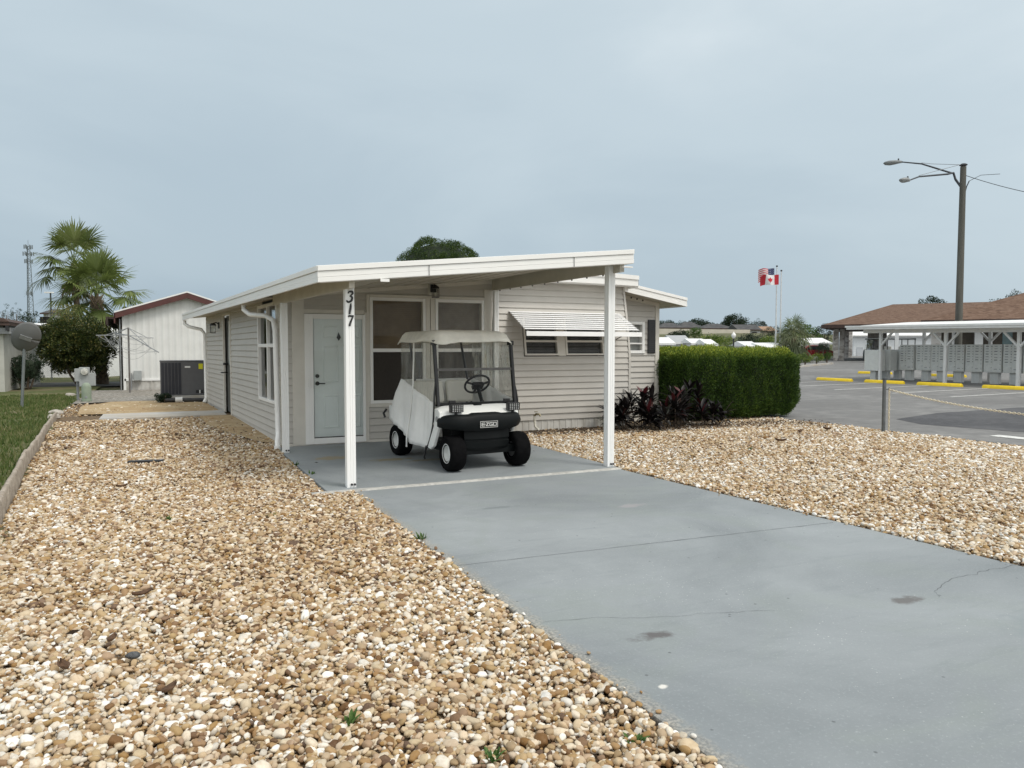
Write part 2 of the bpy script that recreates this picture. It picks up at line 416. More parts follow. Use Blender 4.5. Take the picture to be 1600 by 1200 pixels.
# --- painted concrete of the driveway, with its stains and scuffs
def slab_mat(name, spots, edge=None):
    m = bpy.data.materials.new(name); m.use_nodes = True; t = m.node_tree; b = t.nodes['Principled BSDF']
    b.inputs['Roughness'].default_value = .62; b.inputs['Specular IOR Level'].default_value = .35
    tc = N(t, 'ShaderNodeTexCoord'); P = tc.outputs['Object']
    def noise(sc, det=6, ro=.6, dist=0.0, vec=P):
        n = N(t, 'ShaderNodeTexNoise'); n.inputs['Scale'].default_value = sc; n.inputs['Detail'].default_value = det
        n.inputs['Roughness'].default_value = ro; n.inputs['Distortion'].default_value = dist; t.links.new(vec, n.inputs['Vector']); return n
    def ramp(src, p0, c0, p1, c1):
        r = N(t, 'ShaderNodeValToRGB'); r.color_ramp.elements[0].position = p0; r.color_ramp.elements[1].position = p1
        r.color_ramp.elements[0].color = (*c0, 1); r.color_ramp.elements[1].color = (*c1, 1); t.links.new(src, r.inputs[0]); return r
    def mixc(f, a, bcol):
        q = N(t, 'ShaderNodeMixRGB'); t.links.new(f, q.inputs[0]); t.links.new(a, q.inputs[1])
        if isinstance(bcol, tuple): q.inputs[2].default_value = (*bcol, 1)
        else: t.links.new(bcol, q.inputs[2])
        return q.outputs[0]
    c = ramp(noise(.55, 7, .62, .6).outputs['Fac'], .32, (.195, .214, .225), .68, (.298, .321, .334)).outputs[0]
    # greenish wear
    c = mixc(ramp(noise(.8, 6, .6, 1.6).outputs['Fac'], .50, (0, 0, 0), .72, (.6,) * 3).outputs[0], c, (.235, .265, .250))
    # streaks drawn along the broom direction
    mp = N(t, 'ShaderNodeMapping'); mp.inputs['Scale'].default_value = (1.0, 5.0, 1); t.links.new(P, mp.inputs[0])
    c = mixc(ramp(noise(1.6, 6, .7, .3, mp.outputs[0]).outputs['Fac'], .54, (0, 0, 0), .72, (.40,) * 3).outputs[0], c, (.180, .204, .212))
    c = mixc(ramp(noise(55, 4, .7).outputs['Fac'], .55, (0, 0, 0), .72, (.55,) * 3).outputs[0], c, (.34, .37, .385))
    # pale specks where paint wore off
    v = N(t, 'ShaderNodeTexVoronoi'); v.inputs['Scale'].default_value = 26; t.links.new(P, v.inputs['Vector'])
    thin = ramp(noise(1.1, 3).outputs['Fac'], .45, (0, 0, 0), .65, (1, 1, 1)).outputs[0]
    sp = ramp(v.outputs['Distance'], .07, (1, 1, 1), .11, (0, 0, 0)).outputs[0]
    mm = N(t, 'ShaderNodeMath', operation='MULTIPLY'); t.links.new(thin, mm.inputs[0]); t.links.new(sp, mm.inputs[1])
    c = mixc(mm.outputs[0], c, (.56, .58, .57))
    v2 = N(t, 'ShaderNodeTexVoronoi'); v2.inputs['Scale'].default_value = 5.5; t.links.new(P, v2.inputs['Vector'])
    c = mixc(ramp(v2.outputs['Distance'], .035, (.8,) * 3, .06, (0, 0, 0)).outputs[0], c, (.10, .11, .115))
    wob = noise(9, 4, .6)
    for (x, y, sx, sy, col, amt) in spots:
        if sx < .3: sx, sy = sx * 1.7, sy * 1.7
        mp2 = N(t, 'ShaderNodeMapping'); mp2.inputs['Location'].default_value = (-x / sx, -y / sy, 0); mp2.inputs['Scale'].default_value = (1 / sx, 1 / sy, 0)
        t.links.new(P, mp2.inputs[0])
        ln = N(t, 'ShaderNodeVectorMath', operation='LENGTH'); t.links.new(mp2.outputs[0], ln.inputs[0])
        a = N(t, 'ShaderNodeMath', operation='ADD'); t.links.new(ln.outputs['Value'], a.inputs[0]); t.links.new(wob.outputs['Fac'], a.inputs[1])
        c = mixc(ramp(a.outputs[0], .62 + .38, (amt,) * 3, 1.0 + .6, (0, 0, 0)).outputs[0], c, col) if False else mixc(ramp(a.outputs[0], .75, (amt,) * 3, 1.0, (0, 0, 0)).outputs[0], c, col)
    if edge is not None:                    # sand and worn paint along the edge next to the gravel
        sx = N(t, 'ShaderNodeSeparateXYZ'); t.links.new(P, sx.inputs[0])
        en = N(t, 'ShaderNodeMath', operation='MULTIPLY_ADD'); en.inputs[1].default_value = .22; t.links.new(noise(14, 5, .7).outputs['Fac'], en.inputs[0]); t.links.new(sx.outputs['X'], en.inputs[2])
        lo = ramp(en.outputs[0], 0, (0, 0, 0), 1, (1, 1, 1))
        mr_ = N(t, 'ShaderNodeMapRange'); mr_.inputs[1].default_value = edge + .085; mr_.inputs[2].default_value = edge + .21; mr_.inputs[3].default_value = .75; mr_.inputs[4].default_value = 0; t.links.new(en.outputs[0], mr_.inputs[0])
        c = mixc(mr_.outputs[0], c, ramp(noise(60, 3).outputs['Fac'], .42, (.16, .14, .11), .60, (.52, .47, .38)).outputs[0])
    t.links.new(c, b.inputs['Base Color'])
    bp = N(t, 'ShaderNodeBump'); bp.inputs['Strength'].default_value = .25; bp.inputs['Distance'].default_value = .006
    t.links.new(noise(70, 5).outputs['Fac'], bp.inputs['Height']); t.links.new(bp.outputs[0], b.inputs['Normal'])
    return m
M_drive = slab_mat('painted_concrete', [(2.41, 3.26, .16, .07, (.10, .09, .09), .85), (4.18, 3.05, .16, .08, (.11, .10, .095), .8), (4.21, 6.11, .22, .10, (.30, .29, .30), .8),
                                        (2.08, 2.74, .036, .026, (.70, .68, .63), .9), (3.0, 6.6, .5, .10, (.17, .19, .20), .7), (4.6, 2.4, .9, .5, (.22, .25, .26), .6)], edge=1.88)
M_slab = slab_mat('carport_concrete', [(2.15, 10.55, .55, .42, (.29, .235, .14), .8), (2.9, 10.05, .7, .30, (.26, .215, .12), .8), (3.35, 9.8, .7, .22, (.24, .20, .12), .75), (2.6, 11.7, .7, .3, (.21, .21, .19), .6)])

# --- far ground, reaching the horizon
sheet('ground', stops((-900, -60, 6), (-60, 120, 46), (120, 1400, 8)), stops((-300, -20, 4), (-20, 120, 36), (120, 1600, 8)), -0.075, M_turf)
# --- parking lot
sheet('parking_lot', stops((12.55, 13.0, 2), (13, 60, 24), (60, 130, 12)), stops((-30, 10, 6), (10, 90, 20)), 0.0, M_asph)
poly_sheet('asphalt_patch', [(14.1, 10.05), (14.45, 8.3), (15.6, 6.2), (20.0, 2.0), (24.5, 2.0), (22.5, 9.6), (19.75, 11.4), (16.6, 11.45), (14.6, 11.0)], 0.004, M_asph2)
M_line = mat('road_paint', (.62, .62, .60), .8, .25, 14)
mb = MB()
def strip(mb, a, b, wd, dz=0.008):
    a, b = np.array(a, float), np.array(b, float); d = b - a; d /= np.linalg.norm(d); n_ = np.array([-d[1], d[0]]) * wd / 2
    K = 8; rows = []
    for i in range(K + 1):
        p = a + (b - a) * i / K
        rows.append([(*(p + n_), float(base_z(*(p + n_))) + dz), (*(p - n_), float(base_z(*(p - n_))) + dz)])
    mb.grid(rows)
for y in (26.0, 23.2, 21.2, 18.9, 16.6, 14.6, 12.2):
    strip(mb, (21.8, y), (26.9, y), .11)
strip(mb, (13.50, 8.2), (13.62, 4.0), .30)
mb.build('parking_line', M_line)['kind'] = 'structure'

# --- gravel bed
EDGE = [(-.30, -2.), (-.62, 1.5), (-1.0, 4.5), (-1.4, 8.36), (-1.5, 9.67), (-1.68, 11.8), (-1.75, 13.26), (-1.88, 15.16), (-2.08, 18.49), (-2.2, 20.0)]
def edge_x(y): return np.interp(y, [p[1] for p in EDGE], [p[0] for p in EDGE])
def drive_r(y): return np.interp(y, [-3, 3.17, 8.06, 12.2], [6.0, 5.61, 5.38, 5.38])
M_bed = ground_mat('gravel_bed', [(.3, (.045, .03, .02)), (.5, (.13, .09, .055)), (.7, (.34, .27, .19))], 45, bscale=45, bump=1.2, bigscale=1.5, big=.4, bigcol=(.22, .15, .08))  # bed colour darkened to carry the shade in gaps between stones
poly = [(x, y) for x, y in EDGE] + [(-2.2, 23.4), (1.4, 23.4), (1.75, 12.2), (1.60, 11.9), (1.74, 8.03), (1.86, 8.03), (1.86, -2)]
gl_ = stops((-2.4, 2, 45)); gy_ = stops((-2, 24, 120))
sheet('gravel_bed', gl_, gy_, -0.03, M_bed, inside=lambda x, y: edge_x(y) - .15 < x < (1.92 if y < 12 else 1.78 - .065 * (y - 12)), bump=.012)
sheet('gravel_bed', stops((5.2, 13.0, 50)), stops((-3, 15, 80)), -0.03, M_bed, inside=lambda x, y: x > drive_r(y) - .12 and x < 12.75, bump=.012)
poly_sheet('sand', [(-1.75, 18.9), (-.6, 18.6), (1.2, 18.5), (1.05, 21.2), (.6, 23.0), (-1.3, 23.0), (-1.9, 21.5)], .006, M_sand)
poly_sheet('sand', [(1.05, 18.2), (1.35, 17.2), (1.68, 12.6), (1.45, 12.5), (1.0, 14.2), (.75, 15.6), (.7, 17.0), (.75, 18.2)], .008, M_sand)
poly_sheet('crushed_stone', [(-2.35, 22.6), (-1.3, 23.1), (.6, 23.1), (1.0, 22.6), (1.4, 29.5), (-2.6, 29.5)], .0, M_crush)
mb = MB(); mb.box(-1.22, 1.25, 17.35, 18.55, .0, .125)
mb.build('walkway', M_walk, bevel=.008)['kind'] = 'structure'
# --- mulch under the shrubs along the trailer
poly_sheet('mulch', [(6.0, 12.5), (6.1, 11.9), (7.2, 11.75), (8.4, 11.5), (9.6, 11.5), (10.9, 12.2), (11.2, 12.9), (10.4, 13.4), (9.0, 13.2)], .001, M_mulch)

# --- driveway, carport slab
mb = MB(); YS = np.linspace(-3, 8.03, 24)
mb.prism([(1.88, -3), (6.0, -3)] + [(float(drive_r(y)), y) for y in (3.17, 8.03)] + [(1.88, 8.03)], -.12, 0.0)
dw = mb.build('driveway', M_drive, bevel=.012); dw['kind'] = 'structure'
mb = MB(); mb.prism([(1.60, 8.10), (5.40, 8.10), (5.40, 12.08), (1.60, 12.08)], -.12, 0.012)
cs = mb.build('carport_slab', M_slab, bevel=.01); cs['kind'] = 'structure'
mb = MB()
P = []
for i in range(60):
    x = 1.42 + (5.46 - 1.42) * i / 59; wv = .012 * mnoise.noise(Vector((x * 3, 0, 0)))
    P.append([(x, 8.012 + wv, .0), (x, 8.03 + wv, .013 + .004 * mnoise.noise(Vector((x * 9, 2, 0)))), (x, 8.085 + wv * .6, .017 + .004 * mnoise.noise(Vector((x * 8, 5, 0)))), (x, 8.115, .009)])
mb.grid(P); mb.build('joint_strip', mat('pale_mortar', (.42, .415, .39), .9, .25, 12, .8, 60), smooth=3.2)['kind'] = 'structure'
M_crack = mat('crack', (.085, .09, .095), .95, .3, 30)
def crack(name, pts, wd, jit, K=60, dz=.003):
    mb = MB(); pts = np.array(pts, float); L = np.r_[0, np.cumsum(np.linalg.norm(np.diff(pts, axis=0), axis=1))]
    rows = []
    for i in range(K + 1):
        s = L[-1] * i / K; x = np.interp(s, L, pts[:, 0]); y = np.interp(s, L, pts[:, 1])
        o_ = jit * (mnoise.noise(Vector((x * 5, y * 5, 1))) + .5 * mnoise.noise(Vector((x * 17, y * 17, 3))))
        h = wd * (.55 + .9 * abs(mnoise.noise(Vector((x * 7, y * 7, 9)))))
        rows.append([(x, y + o_ - h / 2, dz), (x, y + o_ + h / 2, dz)])
    mb.grid(rows); o = mb.build(name, M_crack, dw); return o
crack('expansion_joint', [(1.9, 4.94), (5.46, 4.72)], .006, .006)
crack('crack', [(1.95, 3.70), (2.26, 3.63), (2.53, 3.50), (2.96, 3.38), (3.3, 3.27)], .0025, .025)
crack('crack', [(4.42, 3.00), (4.50, 3.10), (4.84, 3.19), (5.16, 3.22), (5.60, 3.21)], .0035, .05)

# --- pebbles: one uncountable mass, instanced on points
def pebble_points():
    pts = []
    def scatter(x0, x1, y0, y1, n, test):
        p = np.stack([rng.uniform(x0, x1, n), rng.uniform(y0, y1, n)], 1); return p[test(p[:, 0], p[:, 1])]
    vis = lambda x, y: (np.arctan2(x, np.maximum(y, .01)) > YAW - R_(60)) & (np.arctan2(x, np.maximum(y, .01)) < YAW + R_(47))
    left = lambda x, y: (x > edge_x(y) + .02) & (x < np.where(y < 8.02, 1.86, np.where(y < 8.1, 1.42, np.where(y < 12.0, 1.585 + .02 * np.sin(y * 5), 1.66 - .065 * (y - 12.2))))) & ((y < 17.3) | (y > 18.6)) & vis(x, y)
    right = lambda x, y: (x > drive_r(y) + .015) & (x < 12.57 + .05 * np.sin(y * 3.1)) & vis(x, y)
    A = scatter(-2.2, 1.9, 1.2, 9, int(4.1 * 7.8 * 3500), left)
    A2 = scatter(-2.2, 1.9, 9, 14, int(4.1 * 5 * 2300), left)
    A3 = scatter(-2.2, 1.9, 14, 18.6, int(4.1 * 4.6 * 1000), left)
    S = scatter(-2.2, 1.4, 18.6, 22.5, 2200, left)
    B = scatter(5.3, 12.65, 1.8, 8, int(7.3 * 6.2 * 2300), right)
    B2 = scatter(5.3, 12.65, 8, 14, int(7.3 * 6 * 1700), right)
    P = np.concatenate([A, A2, A3, B, B2])
    # thin the stones over the sand along the house wall and the bare patches
    x, y = P[:, 0], P[:, 1]
    nz = np.array([mnoise.noise(Vector((a * .9, b * .9, 4))) for a, b in P])
    keep = np.ones(len(P), bool)
    u = rng.uniform(size=len(P))
    wall_x = 1.70 - .065 * (y - 12.2)
    near_wall = sstep(.95, .30, wall_x - x) * sstep(12.0, 13.2, y) * (x < 3)
    keep &= u > near_wall * .93
    dusty = ((x < 3) & (y > 10.5)) * sstep(.05, .35, nz) * .8 * sstep(10.5, 14, y)
    keep &= u > dusty
    inmul = (x > 6) & (y > 11.75) & (x < 11)
    keep &= ~(inmul & (u < .85 * sstep(11.7, 12.3, y)))
    k = 40; strayL = np.stack([1.88 + np.abs(rng.normal(0, .035, k)), rng.uniform(1.5, 8, k)], 1); strayR = np.stack([np.zeros(k), rng.uniform(2.5, 12, k)], 1); strayR[:, 0] = drive_r(strayR[:, 1]) - np.abs(rng.normal(0, .035, k))
    return np.concatenate([P[keep], S, strayL, strayR])
PP = pebble_points(); n = len(PP)
D = np.hypot(PP[:, 0], PP[:, 1])
size = np.clip(rng.lognormal(math.log(.0130), .34, n), .0065, .031)         # half length
big = rng.uniform(size=n) < .02; size[big] *= 1.35
far = sstep(8, 16, D); size *= 1 + .18 * far
Z = base_z(PP[:, 0], PP[:, 1]) - .030 + rng.uniform(-.004, .032, n) + .018 * np.where(PP[:, 0] < 3, sstep(1.55, 1.82, PP[:, 0]) * (PP[:, 1] < 8), 1 - sstep(.0, .30, PP[:, 0] - drive_r(PP[:, 1]))) + .010 * np.array([mnoise.noise(Vector((a * 1.1, b * 1.1, 0))) for a, b in PP])
Z[-80:] = size[-80:] * .40 + .002; size[-80:] *= rng.uniform(.35, .9, 80)
me = bpy.data.meshes.new('pebbles'); me.vertices.add(n)
me.vertices.foreach_set('co', np.column_stack([PP, Z]).astype(np.float32).ravel())
a = me.attributes.new('rot', 'FLOAT_VECTOR', 'POINT'); a.data.foreach_set('vector', np.column_stack([rng.normal(0, .38, n), rng.normal(0, .38, n), rng.uniform(0, 6.28, n)]).astype(np.float32).ravel())
scl = np.column_stack([size * rng.uniform(.95, 1.35, n), size * rng.uniform(.70, 1.0, n), size * rng.uniform(.45, .78, n)])
a = me.attributes.new('scl', 'FLOAT_VECTOR', 'POINT'); a.data.foreach_set('vector', scl.astype(np.float32).ravel())
# tone: mostly random, patches lean brown or white
zone = np.array([mnoise.noise(Vector((p * .55, q * .55, 11))) + .5 * mnoise.noise(Vector((p * 2.1, q * 2.1, 5))) for p, q in PP])
tone = np.clip(rng.beta(1.15, 1.0, n) + .12 * zone - .08 * ((PP[:, 0] < 3) * sstep(3.6, 5.2, PP[:, 1])) - .03 * ((PP[:, 0] < 3) * sstep(9, 15, PP[:, 1])) + .05, 0, 1)
a = me.attributes.new('tone', 'FLOAT', 'POINT'); a.data.foreach_set('value', tone.astype(np.float32))
pc = bpy.data.collections.new('pebble_shapes')
M_peb = bpy.data.materials.new('river_rock'); M_peb.use_nodes = True; t = M_peb.node_tree; b = t.nodes['Principled BSDF']
b.inputs['Roughness'].default_value = .68; b.inputs['Specular IOR Level'].default_value = .3
at_ = N(t, 'ShaderNodeAttribute', attribute_type='INSTANCER', attribute_name='tone')
r = N(t, 'ShaderNodeValToRGB'); cr = r.color_ramp
PEB = [(0, (.10, .055, .030)), (.08, (.19, .105, .048)), (.20, (.33, .20, .092)), (.33, (.43, .285, .14)), (.45, (.39, .29, .18)), (.57, (.50, .36, .195)), (.71, (.55, .44, .285)), (.85, (.64, .565, .45)), (1.0, (.78, .765, .72))]
cr.elements[0].color = (*PEB[0][1], 1); cr.elements[1].color = (*PEB[-1][1], 1)
for p, c in PEB[1:-1]: cr.elements.new(p).color = (*c, 1)
t.links.new(at_.outputs['Fac'], r.inputs[0])
oi = N(t, 'ShaderNodeObjectInfo'); hs = N(t, 'ShaderNodeHueSaturation')
mr = N(t, 'ShaderNodeMapRange'); mr.inputs[3].default_value = .75; mr.inputs[4].default_value = 1.22; t.links.new(oi.outputs['Random'], mr.inputs[0])
t.links.new(mr.outputs[0], hs.inputs['Value']); t.links.new(r.outputs[0], hs.inputs['Color'])
mr2 = N(t, 'ShaderNodeMapRange'); mr2.inputs[3].default_value = 1.15; mr2.inputs[4].default_value = .70; t.links.new(oi.outputs['Random'], mr2.inputs[0]); t.links.new(mr2.outputs[0], hs.inputs['Saturation'])
tcn = N(t, 'ShaderNodeTexCoord'); nn = N(t, 'ShaderNodeTexNoise'); nn.inputs['Scale'].default_value = 2.2; nn.inputs['Detail'].default_value = 6; nn.noise_dimensions = '4D'
mw = N(t, 'ShaderNodeMath', operation='MULTIPLY'); mw.inputs[1].default_value = 50; t.links.new(oi.outputs['Random'], mw.inputs[0]); t.links.new(mw.outputs[0], nn.inputs['W'])
t.links.new(tcn.outputs['Object'], nn.inputs['Vector'])
rr = N(t, 'ShaderNodeValToRGB'); rr.color_ramp.elements[0].position = .45; rr.color_ramp.elements[1].position = .75; rr.color_ramp.elements[0].color = (0, 0, 0, 1); rr.color_ramp.elements[1].color = (.34, .34, .34, 1)
t.links.new(nn.outputs['Fac'], rr.inputs[0])
mx_ = N(t, 'ShaderNodeMixRGB'); mx_.inputs[2].default_value = (.30, .20, .115, 1); t.links.new(rr.outputs[0], mx_.inputs[0]); t.links.new(hs.outputs[0], mx_.inputs[1]); t.links.new(mx_.outputs[0], b.inputs['Base Color'])
for k in range(9):
    bm = bmesh.new(); bmesh.ops.create_icosphere(bm, subdivisions=3 if k < 3 else 2, radius=1.0)
    fr = 1.1 if k % 3 else 1.7
    for v in bm.verts:
        c = v.co.copy()
        v.co = c * (1 + .26 * mnoise.noise(c * fr + Vector((k * 7.3, 0, 0))) + .09 * mnoise.noise(c * 3 + Vector((0, k * 5.1, 0))))
        ex = 0.78 if k % 2 else .88
        v.co = Vector([math.copysign(abs(q) ** ex, q) for q in v.co])
    m_ = bpy.data.meshes.new('pebble'); bm.to_mesh(m_); bm.free()
    m_.polygons.foreach_set('use_smooth', [True] * len(m_.polygons)); m_.materials.append(M_peb)
    pc.objects.link(bpy.data.objects.new('pebble', m_))
po = bpy.data.objects.new('pebbles', me); COL.objects.link(po); po['kind'] = 'stuff'; po['label'] = 'tan and white river rock gravel on both sides of the driveway'
ng = bpy.data.node_groups.new('scatter_pebbles', 'GeometryNodeTree')
ng.interface.new_socket('Geometry', in_out='INPUT', socket_type='NodeSocketGeometry'); ng.interface.new_socket('Geometry', in_out='OUTPUT', socket_type='NodeSocketGeometry')
gi = ng.nodes.new('NodeGroupInput'); go = ng.nodes.new('NodeGroupOutput')
ci = ng.nodes.new('GeometryNodeCollectionInfo'); ci.inputs['Collection'].default_value = pc; ci.inputs['Separate Children'].default_value = True; ci.inputs['Reset Children'].default_value = True
ip = ng.nodes.new('GeometryNodeInstanceOnPoints'); ip.inputs['Pick Instance'].default_value = True
ra = ng.nodes.new('GeometryNodeInputNamedAttribute'); ra.data_type = 'FLOAT_VECTOR'; ra.inputs['Name'].default_value = 'rot'
sa = ng.nodes.new('GeometryNodeInputNamedAttribute'); sa.data_type = 'FLOAT_VECTOR'; sa.inputs['Name'].default_value = 'scl'
er = ng.nodes.new('FunctionNodeEulerToRotation'); ng.links.new(ra.outputs[0], er.inputs[0])
ri = ng.nodes.new('FunctionNodeRandomValue'); ri.data_type = 'INT'; ri.inputs[4].default_value = 0; ri.inputs[5].default_value = 8
ng.links.new(gi.outputs[0], ip.inputs['Points']); ng.links.new(ci.outputs[0], ip.inputs['Instance'])
ng.links.new(er.outputs[0], ip.inputs['Rotation']); ng.links.new(sa.outputs[0], ip.inputs['Scale'])
ng.links.new(ri.outputs[2], ip.inputs['Instance Index']); ng.links.new(ip.outputs[0], go.inputs[0])
mo = po.modifiers.new('scatter', 'NODES'); mo.node_group = ng

# --- lawn on the left and its grass blades
sheet('lawn', stops((-14, -1.2, 40)), stops((2, 33, 60)), -0.005, M_turf, inside=lambda x, y: x < (edge_x(y) if y < 20 else -2.2 + .0 * y) - .02, bump=.015)
def grass_blades(name, n, x0, x1, y0, y1, test, h=(.035, .10), mcols=None, label=None):
    p = np.stack([rng.uniform(x0, x1, n), rng.uniform(y0, y1, n)], 1); p = p[test(p[:, 0], p[:, 1])]
    pn = np.array([mnoise.noise(Vector((a * .8, b * .8, 2))) for a, b in p]); p = p[(rng.uniform(size=len(p)) < .85 - 1.2 * np.clip(pn, 0, .6))]
    n = len(p); z = base_z(p[:, 0], p[:, 1]) - .01
    hh = rng.uniform(*h, n); wd = rng.uniform(.004, .009, n) * (1 + np.hypot(p[:, 0], p[:, 1]) / 14); az = rng.uniform(0, 6.28, n); ln = rng.uniform(.0, .7, n) * hh
    b0 = np.column_stack([p, z]); sx = np.column_stack([np.cos(az), np.sin(az), 0 * az]) * wd[:, None]
    az2 = rng.uniform(0, 6.28, n); tip = b0 + np.column_stack([np.cos(az2) * ln, np.sin(az2) * ln, hh])
    v = np.stack([b0 - sx, b0 + sx, tip], 1).reshape(-1, 3)
    o = fast_mesh(name, v, np.arange(n * 3).reshape(n, 3), leaf_mat('grass_blade', mcols or [(.05, .085, .02), (.09, .14, .035), (.15, .18, .06), (.30, .27, .14)], .6, .35), tone=np.clip(rng.uniform(size=n) * .8 + .25 * np.interp(mnoise_arr(p), [-.5, .5], [0, 1]), 0, 1))
    o['kind'] = 'stuff'
    if label: o['label'] = label
    return o
def mnoise_arr(p): return np.array([mnoise.noise(Vector((a * 1.7, b * 1.7, 8))) for a, b in p])
grass_blades('grass', 150000, -9, -.6, 1.5, 27, lambda x, y: (x < (edge_x(np.minimum(y, 19.9))) - .03) & (np.arctan2(x, y) > YAW - R_(58)), label='patchy green grass on the lawn left of the gravel')
# --- the street behind the lawn
poly_sheet('road', [(-60, 33.2), (3, 33.2), (3, 37.6), (-60, 37.6)], -0.01, M_asph)
# ================================================================== THE MOBILE HOME
M_siding = mat('vinyl_siding', (.54, .518, .48), .5, .05, 3, .08, 30, col2=(.50, .478, .44))
M_trim = mat('white_trim', (.85, .845, .825), .42, .03, 1.5)
M_post = mat('post_white', (.88, .885, .88), .38, .02, 1.5)
M_cream = mat('cream_trim', (.66, .63, .57), .5, .05, 4)
M_soffit = mat('soffit', (.52, .49, .42), .6, .08, 4)
M_black = mat('black_metal', (.015, .015, .017), .4, .2, 9)
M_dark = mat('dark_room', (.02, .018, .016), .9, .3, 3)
M_blind = mat('tan_blind', (.27, .205, .135), .6, .15, 5)
M_blindg = mat('grey_blind', (.42, .42, .41), .6, .1, 5)
M_screen = mat('dark_screen', (.030, .024, .019), .75, .3, 60)
M_glass = glass_mat('window_glass', (.92, .93, .92), .0, .02, refl=.35)
M_glassd = glass_mat('mirror_glass', (.5, .53, .53), .03, .02, refl=.8)
M_skirt = mat('skirting', (.62, .61, .58), .6, .12, 3, col2=(.40, .38, .34), stretch=(2, 2, .6))
M_door = mat('pale_blue_door', (.86, .885, .88), .45, .03, 3)
M_sd = glass_mat('storm_glass', (.94, .965, .955), .0, .02, refl=.6)

house = thing('mobile_home', 'low beige sided mobile home with white carport roof over the golf cart', 'mobile home', (3.5, 12.1, 0))

def siding(mb, O, u, nrm, x0, x1, z0, z1, holes=(), ztop=None, prof=None, pitch=.116, dep=.020, start=None):
    O, u, nrm = map(lambda q: np.array(q, float), (O, u, nrm)); up = np.array([0, 0, 1.])
    st = z0 if start is None else start
    k0 = math.floor((z0 - st) / pitch + 1e-6); zb = st + k0 * pitch
    P = lambda x, z, off: O + u * x + up * z + nrm * (off - (prof(z) if prof else 0))
    while zb < z1 - 1e-6:
        zt = zb + pitch; a0, b0 = max(zb, z0), min(zt, z1)
        cuts = sorted({a0, b0} | {h for H in holes for h in H[2:4] if a0 + 1e-4 < h < b0 - 1e-4})
        for a, b in zip(cuts[:-1], cuts[1:]):
            iv = [(x0, x1)]
            for (xa, xb, za, zb_) in holes:
                if za < b - 1e-4 and zb_ > a + 1e-4:
                    iv = [q for (p, r) in iv for q in ((p, min(r, xa)), (max(p, xb), r)) if q[1] - q[0] > 1e-4]
            for p, r in iv:
                if ztop:
                    xs = np.linspace(p, r, 80); ok = xs[[ztop(x) > (a + b) / 2 for x in xs]]
                    if len(ok) < 2: continue
                    p, r = ok[0], ok[-1]
                oa = dep * (1 - (a - zb) / pitch); ob = dep * (1 - (b - zb) / pitch)
                mb.add([P(p, a, oa), P(r, a, oa), P(r, b, ob), P(p, b, ob)], [(0, 1, 2, 3)])
                if abs(a - zb) < 1e-5:
                    mb.add([P(p, a, 0), P(r, a, 0), P(r, a, oa), P(p, a, oa)], [(0, 1, 2, 3)])
                    mb.add([P(p, a, oa), P(r, a, oa), P(r, a + .006, oa + .003), P(p, a + .006, oa + .003)], [(0, 1, 2, 3)])
        zb = zt

# roof plane of the carport + addition (underside height)
def roof_z(x, y): return 2.28 + .099 * (x - 1.53) + .011 * (y - 8.0)
def eave_x(y): return 1.53 - .072 * (y - 8.0)

# ---- front wall under the carport
FY = 12.10
mb = MB()
holes = [(2.02, 3.08, -1, 2.16), (3.06, 5.32, .60, 2.47)]
siding(mb, (0, FY, 0), (1, 0, 0), (0, -1, 0), 1.72, 5.34, .06, 2.9, holes, ztop=lambda x: roof_z(x, 12.1) + .11)
mb.build('front_wall', M_siding, house)
mb = MB()
mb.box(1.86, 2.05, FY - .03, FY + .02, .02, 2.43)                      # flat boards round the door
mb.box(3.02, 3.09, FY - .03, FY + .02, .02, 2.17)
mb.box(2.05, 3.02, FY - .026, FY + .02, 2.135, 2.205)
mb.box(3.06, 3.115, FY - .032, FY + .02, .60, 2.47); mb.box(5.18, 5.33, FY - .032, FY + .02, .1, 2.62)
mb.box(4.09, 4.165, FY - .034, FY + .02, .62, 2.44); mb.box(4.175, 4.255, FY - .034, FY + .02, .62, 2.44)
mb.box(3.115, 5.18, FY - .032, FY + .02, 2.425, 2.475); mb.box(3.115, 5.18, FY - .038, FY + .02, .595, .655)
mb.box(1.70, 5.36, FY - .02, FY + .10, -.02, .055)
zA, zB = roof_z(1.72, FY), roof_z(5.33, FY); mb.hexa([(1.72, FY - .03, zA + .03), (5.33, FY - .03, zB + .03), (5.33, FY + .02, zB + .03), (1.72, FY + .02, zA + .03), (1.72, FY - .03, zA + .094), (5.33, FY - .03, zB + .094), (5.33, FY + .02, zB + .094), (1.72, FY + .02, zA + .094)])
build_each(mb, 'wall_trim', M_cream, house, bevel=.004)
# near-black backing sheets; the unlit rooms' shade is put into their colour
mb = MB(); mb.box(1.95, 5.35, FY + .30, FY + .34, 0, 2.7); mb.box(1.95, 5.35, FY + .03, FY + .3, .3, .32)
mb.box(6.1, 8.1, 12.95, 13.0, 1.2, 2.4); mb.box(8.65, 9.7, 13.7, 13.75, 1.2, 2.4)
build_each(mb, 'dark_backing', M_dark, house)

